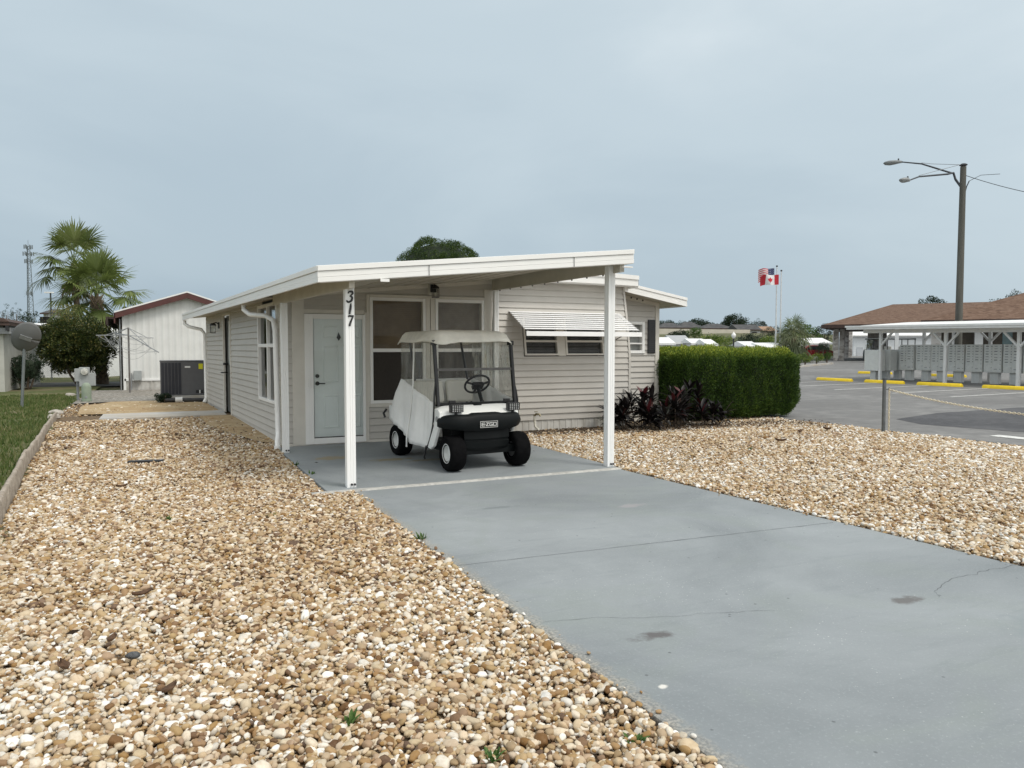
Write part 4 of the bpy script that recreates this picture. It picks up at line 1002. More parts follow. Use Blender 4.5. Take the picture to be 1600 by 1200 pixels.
def wheel(x, y, side, rim_mat, steer=0):
    m = MB(); wd = .105
    prof = [(.10, -wd * .80), (.125, -wd * .86), (.165, -wd), (.205, -wd * .98), (.222, -wd * .80), (.229, -wd * .45), (.231, 0), (.229, wd * .45), (.222, wd * .80), (.205, wd * .98), (.165, wd), (.125, wd * .86), (.10, wd * .80)]
    m.lathe(prof, (0, 0, 0), 'x', 40, cap=False)
    M = Matrix.Translation((x, y, .231)) @ Matrix.Rotation(steer, 4, 'Z')
    m.xf(M); t = m.build('wheel', M_tyre, smooth=.8, **L)
    m = MB(); s = side
    m.lathe([(.126, s * .092), (.118, s * .095), (.108, s * .070), (.098, s * .022), (.060, s * .012), (.054, s * .040), (.030, s * .045), (.001, s * .046)], (0, 0, 0), 'x', 28, cap=False)
    m.lathe([(.126, -s * .092), (.112, -s * .06), (.06, -s * .02), (.001, -s * .02)], (0, 0, 0), 'x', 28, cap=False)
    m.xf(M); m.build('rim', rim_mat, t, local=True, smooth=.6)
    m = MB()
    for k in range(4):
        a = k * math.pi / 2 + .4; m.lathe([(.007, s * .010), (.007, s * .026), (0, s * .027)], (0, .043 * math.cos(a), .043 * math.sin(a)), 'x', 6)
    m.xf(M); build_each(m, 'lug_nut', M_black, t, local=True)
    return t
wheel(-.475, 0, -1, M_rim, R_(-2)); wheel(.475, 0, 1, M_rimd, R_(-2)); wheel(-.495, 1.68, -1, M_rim); wheel(.495, 1.68, 1, M_rim)

# front cowl: lofted black cover, bulged in the middle of its top edge
m = MB(); rows = []
for i in range(41):
    u = -1 + 2 * i / 40; x = -.055 + .59 * u
    yf = -.20 + .20 * abs(u) ** 5; zt = .728 + .014 * (1 - float(sstep(.28, .42, abs(u)))) - .07 * abs(u) ** 14; zb = .512 + .05 * abs(u) ** 2 
    rows.append([(x, .10, zt - .004), (x, min(.09, yf + .07), zt), (x, yf + .025, zt - .010), (x, yf + .004, zt - .04), (x, yf - .012, (zt + zb) / 2), (x, yf + .0, zb + .035), (x, yf + .03, zb), (x, .10, zb + .01)])
m.grid(rows); m.f.append([0, 1, 2, 3, 4, 5, 6, 7][::-1]); m.m.append(0); q = 40 * 8; m.f.append([q + k for k in range(8)]); m.m.append(0)
cowl = m.build('front_cowl', M_cowl, smooth=.8, **L)
# lower valance with a pressed groove
m = MB(); rows = []
for i in range(21):
    u = -1 + 2 * i / 20; x = -.02 + .33 * u; y = -.135 + .06 * u * u
    rows.append([(x, y + .02, .56), (x, y, .50), (x, y - .006, .405), (x, y + .012, .395), (x, y + .012, .375), (x, y - .006, .365), (x, y + .01, .29), (x, y + .05, .25), (x, y + .2, .24)])
m.grid(rows); m.build('valance', M_cowl, smooth=.5, **L)
# white hood and side panels
m = MB(); rows = []
for i in range(25):
    u = -1 + 2 * i / 24; x = -.045 + .58 * u; dr_ = .05 * abs(u) ** 10
    yb_ = -.10 + .15 * abs(u) ** 3; rows.append([(x, yb_, .690), (x, yb_, .722 - dr_), (x, max(-.02, yb_ + .02), .748 - dr_), (x, .10, .80 - dr_), (x, .19, .825 - dr_), (x, .23, .826 - dr_)])
m.grid(rows); hood = m.build('hood', M_body, smooth=.9, **L)
for sx in (-1, 1):
    m = MB(); xo = -.04 + sx * .585
    poly = [(.07, .70), (.07, .755), (.12, .785), (.23, .79), (.33, .70), (.40, .50), (.48, .27), (.36, .25), (.27, .30), (.20, .42), (.12, .54), (.07, .575)]
    m.extr([(xo, y, z) for y, z in poly], (-sx * .05, 0, 0)); pn_ = m.build('side_panel', M_body, bevel=.012, seg=3, **L)
    m = MB(); m.lathe([(0, sx * .008), (.034, sx * .008), (.038, sx * .0)], (xo, .145, .66), 'x', 20); m.build('badge', mat('badge_grey', (.30, .31, .31), .4, .3, 60), pn_, local=True)
m = MB(); m.tube([(-.60, .235, .829), (0, .20, .838), (.56, .235, .829)], .014, 8); m.obox((-.03, .17, .83), (.055, 0, 0), (0, .02, 0), (0, 0, .014)); m.build('hood_strip', M_cowl, **L)
# chassis, floor, rear body
m = MB(); m.box(-.46, .40, .06, .34, .30, .69); m.box(-.42, .42, -.05, 2.05, .20, .30); m.box(-.50, .50, .30, 1.25, .26, .31); m.tube([(-.42, 0, .231), (.42, 0, .231)], .035, 8); m.tube([(-.42, 1.68, .231), (.42, 1.68, .231)], .05, 8)
m.build('chassis', M_cowl, **L)
m = MB(); m.prism([(-.55, 1.12), (.55, 1.12), (.58, 1.4), (.56, 2.0), (.5, 2.06), (-.5, 2.06), (-.56, 2.0), (-.58, 1.4)], .50, .72); m.box(-.5, .5, .95, 1.25, .31, .55); m.build('rear_body', M_body, bevel=.03, seg=3, **L)
# seats
m = MB(); m.box(-.52, .52, .72, 1.16, .60, .72); m.build('seat', M_seat, bevel=.05, seg=4, smooth=1.2, **L)
for (a, b) in ((-.55, -.10), (-.055, .36)):
    m = MB(); m.hexa([(a, .98, .80), (b, .98, .80), (b, 1.08, .80), (a, 1.08, .80), (a, 1.06, 1.12), (b, 1.06, 1.12), (b, 1.15, 1.11), (a, 1.15, 1.11)]); m.build('backrest', M_seat, bevel=.045, seg=4, smooth=1.2, **L)
m = MB(); m.tube([(-.3, 1.10, .70), (-.3, 1.14, 1.0)], .015, 8); m.build('backrest_bracket', M_black, **L)
m = MB(); m.tube([(.3, 1.10, .70), (.3, 1.14, 1.0)], .015, 8); m.build('backrest_bracket', M_black, **L)
# steering wheel and column
c = Vector((.208, .62, 1.07)); nrm = Vector((.06, .62, .62)).normalized()      # towards the driver
a1 = nrm.cross(Vector((0, 0, 1))).normalized(); a2 = a1.cross(nrm)
m = MB(); pts = [tuple(c + (a1 * math.cos(t) + a2 * math.sin(t)) * .175) for t in np.linspace(0, 2 * math.pi, 33)]
m.tube(pts, .0155, 10, cap=False)
for t in (.25, math.pi - .25, 1.5 * math.pi): m.tube([tuple(c - nrm * .03), tuple(c + (a1 * math.cos(t) + a2 * math.sin(t)) * .172)], .016, 8)
m.obox(c - nrm * .03, a1 * .075, a2 * .05, nrm * .025)
stw = m.build('steering_wheel', M_black, smooth=.9, **L)
m = MB(); m.tube([tuple(c - nrm * .03), (.155, .36, .80), (.14, .28, .62)], [.028, .026, .026], 10); m.build('steering_column', M_cowl, stw, local=True)
m = MB(); m.tube([(.03, .30, .80), (.10, .29, .845), (.14, .31, .86)], .012, 8); m.build('hand_lever', M_black, **L)
# struts
for sx in (-1, 1):
    m = MB(); m.bar((sx * .575, .215, .82), (sx * .575, .335, 1.66), .035, .05, (0, 1, 0)); m.obox((sx * .575, .335, 1.64), (.03, 0, 0), (0, .04, 0), (0, 0, .03)); m.build('front_strut', M_black, **L)
    m = MB(); m.tube([(sx * .43, 1.22, .75), (sx * .42, 1.34, 1.15), (sx * .41, 1.52, 1.66)], .019, 8); m.build('rear_strut', M_black, **L)
m = MB(); m.grid([[(x, .22 + .115 * t, .835 + .80 * t) for t in (0, .55)] for x in (-.56, .56)]); ws = m.build('windshield', M_wsh, **L)
m = MB(); m.grid([[(x, .218 + .115 * t, .835 + .80 * t) for t in (.57, 1.0)] for x in (-.56, .56)]); m.build('upper_windshield', M_wsh, ws, local=True)
m = MB(); m.bar((-.57, .278, 1.288), (.57, .278, 1.288), .014, .034, (0, .12, .8)); m.build('crossbar', mat('bar_grey', (.10, .095, .09), .5, .2, 20), ws, local=True)
m = MB(); m.bar((-.57, .225, .846), (.57, .225, .846), .02, .022); m.build('lower_seal', M_black, ws, local=True)
# lamps
for x, nm in ((-.445, 0), (.39, 1)):
    zc = .806 if x < 0 else .80
    m = MB(); m.obox((x, -.045, zc), (.09, 0, 0), (0, .035, 0), (0, 0, .052)); m.obox((x, -.04, zc - .068), (.02, 0, 0), (0, .015, 0), (0, 0, .022))
    hl = m.build('headlight', M_black, bevel=.01, **L)
    m = MB(); m.obox((x, -.079, zc), (.075, 0, 0), (0, .004, 0), (0, 0, .041)); m.build('lens', M_lens, hl, local=True)
    m = MB()
    for k in range(6): m.obox((x - .0765 + .0306 * k, -.088, zc), (.0042, 0, 0), (0, .004, 0), (0, 0, .045))
    for k in range(5): m.obox((x, -.0885, zc - .043 + .0215 * k), (.078, 0, 0), (0, .004, 0), (0, 0, .0036))
    m.build('grille', M_black, hl, local=True)
for x in (-.38, .44):
    m = MB(); m.obox((x, .205, .872), (.045, 0, 0), (0, .02, 0), (0, 0, .016)); m.build('reflector', M_black, bevel=.005, **L)
# maker's plate with its lettering
px, pz, py = -.065, .60, -.216
m = MB(); m.obox((px, py + .004, pz), (.128, 0, 0), (0, .004, 0), (0, 0, .042)); pl = m.build('name_plate', M_cowl, **L)
M_ltr = mat('plate_letter', (.62, .62, .60), .4, .1, 20)
m = MB()
def bx2(x0, x1, z0, z1): m.box(px + x0, px + x1, py - .004, py + .001, pz + z0, pz + z1)
bx2(-.127, .127, .036, .041); bx2(-.127, .127, -.041, -.036); bx2(-.127, -.122, -.036, .036); bx2(.122, .127, -.036, .036)
t_ = .0078; h_ = .023
bx2(-.108, -.099, -h_, h_); [bx2(-.099, -.058, z - t_ / 2, z + t_ / 2) for z in (-h_ + t_ / 2, 0, h_ - t_ / 2)]         # E
bx2(-.056, -.050, -.004, .004)
bx2(-.046, -.004, h_ - t_, h_); bx2(-.046, -.004, -h_, -h_ + t_)                                                         # Z
m.hexa([(px - .046, py - .004, pz - h_ + t_), (px - .032, py - .004, pz - h_ + t_), (px - .032, py + .001, pz - h_ + t_), (px - .046, py + .001, pz - h_ + t_), (px - .018, py - .004, pz + h_ - t_), (px - .004, py - .004, pz + h_ - t_), (px - .004, py + .001, pz + h_ - t_), (px - .018, py + .001, pz + h_ - t_)])
bx2(.006, .015, -h_, h_); bx2(.015, .052, h_ - t_, h_); bx2(.015, .052, -h_, -h_ + t_); bx2(.043, .052, -h_ + t_, .003); bx2(.030, .043, -.006, .003)   # G
bx2(.060, .069, -h_, h_); bx2(.101, .110, -h_, h_); bx2(.069, .101, h_ - t_, h_); bx2(.069, .101, -h_, -h_ + t_)         # O
m.build('lettering', M_ltr, pl, local=True)
# canvas top: domed sheet with a draped skirt
def canopy():
    m = MB(); K = 96; rings = []
    cx, cy = -.01, .905; hx, hy = .635, .715
    def sq(t, a, b, e):
        c, s = math.cos(t), math.sin(t); return cx + a * math.copysign(abs(c) ** e, c), cy + b * math.copysign(abs(s) ** e, s)
    spec = [(.25, 1.812, 0), (.55, 1.806, 0), (.78, 1.792, .004), (.86, 1.776, .006), (.905, 1.745, .010), (.955, 1.69, .012), (1.0, 1.638, .015)]
    for f, z, wv in spec:
        r = []
        for k in range(K):
            t = 2 * math.pi * k / K; x, y = sq(t, hx * f, hy * f, .30)
            nz = mnoise.noise(Vector((x * 5, y * 5, z * 2))); n2 = mnoise.noise(Vector((x * 16, y * 16, 3)))
            sag = .018 * math.sin(t * 4 + .6) * (f > .95)
            d = wv * (1.6 * nz + .8 * n2)
            r.append((x + d * math.cos(t), y + d * math.sin(t), z + .012 * nz * (f < .9) + sag + .6 * d))
        rings.append(r)
    for i in range(len(rings) - 1):
        b = len(m.v); m.v += rings[i] + rings[i + 1]
        for k in range(K): m.f.append([b + k, b + (k + 1) % K, b + K + (k + 1) % K, b + K + k]); m.m.append(0)
    b = len(m.v); m.v += rings[0]; m.f.append([b + k for k in range(K)]); m.m.append(0)
    bm = bmesh.new(); return m
cm = canopy(); can = cm.build('canopy_cover', M_canvas, smooth=3.2, solid=.004, **L)
_bm = bmesh.new(); _bm.from_mesh(can.data); bmesh.ops.remove_doubles(_bm, verts=_bm.verts, dist=1e-5); bmesh.ops.recalc_face_normals(_bm, faces=_bm.faces); _bm.to_mesh(can.data); _bm.free()
can.data.polygons.foreach_set('use_smooth', [True] * len(can.data.polygons))
# side and rear curtains: clear vinyl above, white vinyl below the slanted seam
def bulge(y, z): return .034 * mnoise.noise(Vector((y * 4, z * 1.6, 1))) + .022 * mnoise.noise(Vector((y * 11, z * 2.2, 6))) * (1.7 - z) + .012 * math.sin(y * 9) * (1.6 - z)
def curtain(sx):
    xs = lambda y, z: sx * (.575 + .055 * max(0, min(1, (1.1 - z) / .7)) + bulge(y, z))
    front = lambda z: np.interp(z, [.25, .60, .85, 1.62], [.46, .235, .225, .335])
    rear = lambda z: np.interp(z, [.45, .60, 1.12, 1.62], [1.90, 1.80, 1.50, 1.46])
    seam = lambda y: np.interp(y, [.225, 1.0, 1.47, 1.9], [.845, 1.03, 1.13, 1.14])
    bot = lambda y: np.interp(y, [.23, .46, .47, 1.10, 1.12, 1.45, 1.90], [.60, .25, .25, .27, .30, .45, .53])
    m = MB(); P = []
    ny = 60
    for j in range(ny + 1):
        s = j / ny; row = []
        for k in range(13):
            q = k / 12
            # bottom follows the hem, top follows the seam
            yb = .235 + (1.90 - .235) * s; yt = .225 + (1.475 - .225) * s
            zb, zt_ = bot(yb), seam(yt); y = yb + (yt - yb) * q; z = zb + (zt_ - zb) * q
            row.append((xs(y, z), y, z))
        P.append(row)
    m.grid(P); o = m.build('side_curtain', M_vinyl, smooth=3.2, solid=.004, **L)
    m = MB(); P = []
    for j in range(ny + 1):
        s = j / ny; row = []
        for k in range(9):
            q = k / 8; yb = .225 + 1.25 * s; yt = .335 + 1.125 * s; zb, zt_ = seam(yb), 1.66
            y = yb + (yt - yb) * q; z = zb + (zt_ - zb) * q; row.append((xs(y, z), y, z))
        P.append(row)
    m.grid(P); m.build('clear_panel', M_clear, o, local=True, smooth=3.2)
    m = MB(); m.tube([(xs(.995, z) + sx * .006, .995 + (1.1 - .995) * max(0, (1.05 - z) / .85), z) for z in np.linspace(1.65, .20, 14)], .011, 6); m.build('zip', M_vinyl, o, local=True)
    m = MB(); m.tube([(xs(front(z), z) + sx * .004, front(z), z) for z in np.linspace(1.60, .26, 14)], .012, 6); m.tube([(sx * .63, .47, .28), (sx * .62, .56, .12), (sx * .61, .57, .10)], .014, 6); m.build('edge_binding', M_black, o, local=True)
    return o
curtain(-1); curtain(1)
m = MB(); m.grid([[(-.57 + 1.14 * i / 16, 1.49 + .36 * (1 - k / 8) ** 2 + bulge(i * .07, k * .1), .55 + .57 * k / 8) for k in range(9)] for i in range(17)]); rc = m.build('rear_curtain', M_vinyl, smooth=3.2, solid=.004, **L)
m = MB(); m.grid([[(-.57 + 1.14 * i / 16, 1.49 - .03 * k / 8 + bulge(i * .07, k * .1), 1.12 + .54 * k / 8) for k in range(9)] for i in range(17)]); m.build('clear_panel', M_clear, rc, local=True, smooth=3.2)
m = MB(); m.tube([(-.625, 1.93, .66), (-.64, 2.0, .60), (-.63, 1.97, .54)], .018, 8); m.build('bumper', M_black, **L)
# ================================================================== PLANTS
M_bark = mat('bark', (.13, .10, .075), .9, .35, 12, 1.0, 30)
M_inner = mat('core_dark_green', (.012, .022, .008), .9, .3, 5)  # near-black green for the solid cores added inside foliage
LM_hedge = leaf_mat('hedge_leaf', [(.022, .048, .010), (.052, .102, .016), (.095, .155, .026), (.21, .28, .04), (.48, .52, .075)], .55, .25)
LM_round = leaf_mat('clipped_leaf', [(.018, .036, .010), (.035, .070, .016), (.075, .120, .022), (.15, .19, .04)], .55, .2)
LM_shrub = leaf_mat('shrub_leaf', [(.018, .032, .010), (.032, .055, .014), (.060, .088, .022), (.16, .16, .045), (.24, .20, .06)], .45, .2, .5)
LM_dark = leaf_mat('oak_leaf', [(.014, .026, .014), (.026, .046, .024), (.048, .072, .036)], .6, .15)
LM_lime = leaf_mat('lime_leaf', [(.04, .085, .018), (.085, .15, .03), (.15, .21, .06)], .6, .3)
LM_palm = leaf_mat('palm_leaf', [(.048, .072, .018), (.092, .128, .030), (.150, .19, .050), (.26, .28, .12)], .5, .25, .5)
LM_dry = leaf_mat('dry_palm_leaf', [(.10, .075, .04), (.22, .17, .09), (.34, .29, .18)], .7, .3)
LM_ti = leaf_mat('ti_leaf', [(.006, .005, .005), (.009, .007, .008), (.013, .011, .011), (.024, .029, .019), (.075, .012, .017)], .45, .06, .25)
LM_grey = leaf_mat('grey_palm_leaf', [(.07, .095, .045), (.13, .155, .08), (.24, .23, .14)], .6, .3)
def cat_(*ps):
    vs, fs, ts, o = [], [], [], 0
    for v, f, t in ps: vs.append(v); fs.append(f + o); ts.append(t); o += len(v)
    return np.concatenate(vs), np.concatenate(fs), np.concatenate(ts)
def sphere_pts(n): return unit(rng.normal(size=(n, 3)))

# ---- clipped hedge
hedge = thing('hedge', 'long clipped green hedge with lime new growth on top beside the parking lot', 'hedge', (11.6, 13.3, 0))
hx, hy, hz = 1.74, .82, 1.55
RB = np.array([.46, .44, .42])                   # corner radii of the trimmed block
def hedge_pt(q, inset=0.0):
    """q: points on the surface of a box with half sizes hx, hy, .78 -> rounded, lumpy block"""
    hs = np.array([hx, hy, .78]); c = np.clip(q, -(hs - RB), hs - RB); n_ = unit((q - c) / RB); P = c + n_ * RB
    nz = np.array([mnoise.noise(Vector((a * 1.6, b * 1.6, c * 1.1))) + .7 * mnoise.noise(Vector((a * 5, b * 5, c * 2.2))) + .4 * mnoise.noise(Vector((a * 12, b * 12, c * 5))) for a, b, c in P])
    P = P + n_ * (.085 * nz - inset)[:, None]; P[:, 2] += .76
    P[:, 1] -= .10 * P[:, 0] / hx
    P[:, 0] *= 1 - .12 * (1 - sstep(0, .40, P[:, 2]))
    return P, n_, nz
def box_pts(n):
    hs = np.array([hx, hy, .78]); ar = np.array([hy * .78, hx * .78, hx * hy]); k = rng.choice(3, n, p=ar / ar.sum()); q = rng.uniform(-1, 1, (n, 3)) * hs
    q[np.arange(n), k] = hs[k] * np.sign(rng.uniform(-1, 1, n)); return q
P, Nn, nz = hedge_pt(box_pts(150000))
keep = (P[:, 2] > .05) & (Nn[:, 1] < .6); P, Nn, nz = P[keep], Nn[keep], nz[keep]; n = len(P)
P = P - Nn * rng.uniform(-.03, .09, n)[:, None] + np.array([11.6, 13.3, 0])
dirs = Nn * .6 + np.array([0, 0, .7]) + rng.normal(0, .42, (n, 3))
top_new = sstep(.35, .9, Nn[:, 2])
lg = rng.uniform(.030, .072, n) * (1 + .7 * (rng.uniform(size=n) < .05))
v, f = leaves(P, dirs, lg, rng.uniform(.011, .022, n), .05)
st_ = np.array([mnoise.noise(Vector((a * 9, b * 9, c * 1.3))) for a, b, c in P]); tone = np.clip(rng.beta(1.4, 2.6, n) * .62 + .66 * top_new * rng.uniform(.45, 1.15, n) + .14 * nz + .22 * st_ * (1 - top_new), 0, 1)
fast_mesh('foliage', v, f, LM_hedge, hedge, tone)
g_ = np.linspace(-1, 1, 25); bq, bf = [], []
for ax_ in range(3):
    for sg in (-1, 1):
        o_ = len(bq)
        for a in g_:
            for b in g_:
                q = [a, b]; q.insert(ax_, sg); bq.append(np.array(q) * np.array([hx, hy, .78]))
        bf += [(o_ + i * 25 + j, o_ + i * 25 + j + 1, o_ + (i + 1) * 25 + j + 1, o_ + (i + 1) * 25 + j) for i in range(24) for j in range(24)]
Pi, _, _ = hedge_pt(np.array(bq), .10); fast_mesh('light_block_core', Pi + np.array([11.6, 13.3, 0]), bf, M_inner, hedge)  # solid dark core added to block light through the leaves

# ---- ti plants at the foot of the add-on room
def strap_leaf(base, d, L, wd, droop, K=4, roll=0.0):
    d = np.array(d, float); d /= np.linalg.norm(d); up = np.array([0, 0, 1.]); sx = np.cross(d, up); sx /= np.linalg.norm(sx) + 1e-6
    sx = sx * math.cos(roll) + np.cross(d, sx) * math.sin(roll)
    pts = []; p = np.array(base, float); dd = d.copy()
    prof = [.25, .85, 1.0, .75, .06]
    for k in range(K + 1):
        q = wd * prof[k] / 2; nrm = np.cross(sx, dd)
        pts.append([p - sx * q + nrm * q * .35, p, p + sx * q + nrm * q * .35])
        p = p + dd * L / K; dd = dd - up * droop / K; dd /= np.linalg.norm(dd)
    return pts
def ti_plant(x, y, h, canes, label, spread=.22, red=.03):
    t = thing('ti_plant', label, 'plant', (x, y, 0), 0, 'dark ti plants along the wall')
    m = MB(); V, F, T = [], [], []; o = 0
    for c in range(canes):
        a = random.uniform(0, 6.28); r = spread * math.sqrt(random.random()); hh = h * random.uniform(.55, 1.0); bx, by = x + r * math.cos(a), y + r * math.sin(a)
        lean = random.uniform(0, .16); tip = np.array([bx + lean * math.cos(a), by + lean * math.sin(a), hh * .62])
        m.tube([(bx, by, -.02), tuple((np.array([bx, by, 0]) + tip) / 2 + np.array([0.01, 0, 0])), tuple(tip)], .011, 6)
        nl = random.randint(15, 21); isred = random.random() < red * 3
        for k in range(nl):
            az = k * 2.4 + random.uniform(-.3, .3); q = k / nl; el = .05 + 1.25 * q + random.uniform(-.15, .15); zz = hh * (.30 + .38 * q)
            base = np.array([bx, by, 0]) + (tip - np.array([bx, by, 0])) * min(1, (.45 + .55 * q)); base[2] = zz
            g = strap_leaf(base, (math.cos(az) * math.cos(el), math.sin(az) * math.cos(el), math.sin(el)), random.uniform(.24, .40), random.uniform(.055, .10), random.uniform(.6, 1.5) * (1.1 - .5 * q), roll=random.uniform(-.4, .4))
            b = o; tn = random.betavariate(1.3, 2.2) * .78 if not (isred and q > .75) else random.uniform(.85, 1)
            if random.random() < red: tn = random.uniform(.8, 1)
            for row in g: V += row
            for i in range(4):
                for j in range(2): F.append((b + i * 3 + j, b + i * 3 + j + 1, b + (i + 1) * 3 + j + 1, b + (i + 1) * 3 + j)); T.append(tn)
            o += 15
    m.build('stem', M_bark, t)
    fast_mesh('leaves', V, F, LM_ti, t, T, smooth=True)
    return t
ti_plant(8.05, 11.95, .62, 5, 'dark burgundy ti plant with broad leaves, nearest the white carport post', .20)
ti_plant(8.62, 12.15, .98, 6, 'tallest dark ti plant with a spiky crown against the pale siding', .20, .03)
ti_plant(8.70, 11.70, .58, 5, 'low dark ti plant in front of the tall spiky one', .22)
ti_plant(9.30, 11.85, .80, 6, 'dark ti plant with grey green leaves in the middle of the clump', .24, .04)
ti_plant(9.75, 12.35, 1.05, 6, 'dark ti plant with a bright red shoot in front of the hedge', .24, .05)
ti_plant(10.0, 11.75, .55, 5, 'low dark ti plant spilling over the gravel at the end of the clump', .26, .03)
# tufts: pale ornamental grass by the post, small weeds in the stones
def tuft(name, x, y, h, n, label, cols, cat='grass tuft', spread=.05, wd=.006, group=None):
    t = thing(name, label, cat, (x, y, 0), 0, group); V, F, T = [], [], []; o = 0
    for k in range(n):
        a = random.uniform(0, 6.28); r = spread * random.random(); el = random.uniform(.55, 1.45)
        g = strap_leaf((x + r * math.cos(a), y + r * math.sin(a), float(base_z(x, y)) - .01), (math.cos(a) * math.cos(el), math.sin(a) * math.cos(el), math.sin(el)), h * random.uniform(.6, 1.1), wd * random.uniform(.7, 1.4), random.uniform(.2, .9))
        for row in g: V += row
        for i in range(4):
            for j in range(2): F.append((o + i * 3 + j, o + i * 3 + j + 1, o + (i + 1) * 3 + j + 1, o + (i + 1) * 3 + j)); T.append(random.random())
        o += 15
    fast_mesh('blades', V, F, cols, t, T); return t
LM_pale = leaf_mat('pale_grass', [(.16, .19, .10), (.32, .36, .22), (.46, .48, .34)], .6, .3)
LM_weed = leaf_mat('weed_leaf', [(.03, .07, .015), (.06, .13, .03), (.12, .20, .05)], .6, .3)
tuft('grass_tuft', 7.88, 12.22, .36, 42, 'pale tuft of grass against the skirting behind the white post', LM_pale, wd=.010, spread=.08)
def weed(px, py, label, h=.06, n=16):
    p = onZ(px, py, 0.0); tuft('weed', p[0], p[1], h, n, label, LM_weed, 'weed', .035, .014, 'weeds in the gravel')
weed(545, 1130, 'small bright green weed near the bottom of the left gravel')
weed(990, 1160, 'dark green weed in the gravel beside the driveway foot', .05)
weed(768, 1185, 'tiny weed at the very bottom edge of the gravel', .05)
weed(658, 842, 'dark weed growing against the driveway edge', .07, 22)
weed(487, 742, 'small weed between the left post and the gravel', .07)
weed(462, 727, 'small weed by the carport slab corner', .07)
weed(262, 812, 'faint weed in the middle of the left gravel', .05)
weed(1172, 702, 'small weed in the right gravel', .06)
weed(425, 806, 'weed low in the gravel left of the front post', .05)
# curled dead leaves lying on the stones
M_dead = mat('dead_leaf', (.10, .055, .03), .8, .4, 30)
def dead_leaf(px, py, L, label, rot):
    p = onZ(px, py, .015); m = MB(); P = []
    for i in range(7):
        u = -1 + 2 * i / 6; hw = .45 * L * math.cos(u * 1.45) ; row = []
        for j in range(5):
            v = -1 + 2 * j / 4; x, y = u * L, v * hw; row.append((p[0] + x * math.cos(rot) - y * math.sin(rot), p[1] + x * math.sin(rot) + y * math.cos(rot), .024 + .35 * L * v * v + .25 * L * u * u))
        P.append(row)
    m.grid(P); o = m.build('dead_leaf', M_dead, smooth=3.2, solid=.001); tag(o, label, 'leaf', 'dead leaves on the gravel')
dead_leaf(222, 932, .06, 'curled brown leaf on the stones, widest of the dead leaves', .4)
dead_leaf(175, 1003, .05, 'dark brown leaf on the stones below the widest one', 1.2)
dead_leaf(100, 1047, .06, 'reddish brown leaf among stones near the lower left', 2.0)
dead_leaf(265, 1082, .05, 'brown leaf standing on edge in the lower gravel', .9)
dead_leaf(190, 762, .06, 'small dark leaf near the log edging', .2)
dead_leaf(1250, 676, .10, 'brown leaf litter on the right gravel near the hedge foot', .5)
dead_leaf(1292, 672, .10, 'brown leaf litter on the right gravel left of the chain post', 1.5)
dead_leaf(1220, 690, .09, 'dark curled leaf on the right gravel below the hedge', 2.4)

# leaf litter drifted against the plants and in the hollows of the gravel
def litter(spots):
    V, F, T, o = [], [], [], 0
    for (x, y, sx, sy, n) in spots:
        q = np.column_stack([rng.normal(x, sx, n), rng.normal(y, sy, n), np.zeros(n)]); q[:, 2] = base_z(q[:, 0], q[:, 1]) + rng.uniform(.014, .042, n)
        d = np.column_stack([rng.normal(0, 1, n), rng.normal(0, 1, n), rng.normal(0, .18, n)]); v, f = leaves(q, d, rng.uniform(.03, .085, n), rng.uniform(.010, .026, n), .05, fold=.12)
        V.append(v); F.append(f + o); T.append(rng.uniform(size=n)); o += len(v)
    lo = fast_mesh('leaf_litter', np.concatenate(V), np.concatenate(F), leaf_mat('litter_leaf', [(.030, .020, .014), (.075, .048, .030), (.15, .105, .07), (.26, .20, .14)], .8, .1), tone=np.concatenate(T)); lo['kind'] = 'stuff'; lo['label'] = 'dry brown leaf litter on the gravel by the dark plants and hedge'
litter([(7.0, 12.15, .5, .12, 300), (8.4, 11.6, .7, .16, 420), (9.7, 11.5, .6, .18, 420), (10.8, 11.7, .5, .3, 260), (11.6, 11.6, .5, .25, 260), (12.0, 10.9, .25, .3, 110), (10.3, 9.6, .8, .6, 90), (8.2, 9.6, 1.0, .8, 70), (7.6, 6.8, 1.0, .9, 40), (1.1, 12.8, .25, .9, 120), (.1, 5.0, .8, 1.3, 45), (.4, 9.5, .8, 1.5, 50)])

# ---- round clipped tree behind the house
rt = thing('clipped_tree', 'round clipped dark green tree rising above the carport roof', 'tree', (10.25, 28.6, 0))
def clumpy(center, rad, ncl, nper, cl_r, lsize, lm, parent, squash=1.0, zmin=None, name='crown', up=.35, shell=True, toneb=(1.5, 2.0), lw=.4, dens=None):
    center = np.array(center, float); rad = np.array(rad, float)
    c = sphere_pts(ncl)
    rr = np.ones(ncl) if shell else rng.uniform(.25, 1, ncl) ** .5
    nz = np.array([mnoise.noise(Vector(tuple(q * 1.9 + center))) for q in c])
    cc = center + c * rad * (rr * (1 + .16 * nz))[:, None]
    if zmin is not None: k = cc[:, 2] > zmin; cc, c = cc[k], c[k]
    ctone = rng.uniform(-.12, .16, len(cc))
    idx = np.repeat(np.arange(len(cc)), nper); n = len(idx)
    off = sphere_pts(n); r = cl_r * rng.uniform(.35, 1, n) ** .6 * np.repeat(rng.uniform(.7, 1.25, len(cc)), nper)
    P = cc[idx] + off * r[:, None] * np.array([1, 1, squash])
    dirs = off * .8 + c[idx] * .35 + np.array([0, 0, up]) + rng.normal(0, .35, (n, 3))
    v, f = leaves(P, dirs, rng.uniform(.6, 1.3, n) * lsize, rng.uniform(.7, 1.2, n) * lsize * lw, .1)
    tone = np.clip(rng.beta(*toneb, n) + ctone[idx], 0, 1)
    return fast_mesh(name, v, f, lm, parent, tone)
clumpy((10.25, 28.6, 4.0), (1.85, 1.85, 1.93), 900, 110, .15, .055, LM_round, rt, zmin=3.3, up=.6, toneb=(1.3, 2.0))
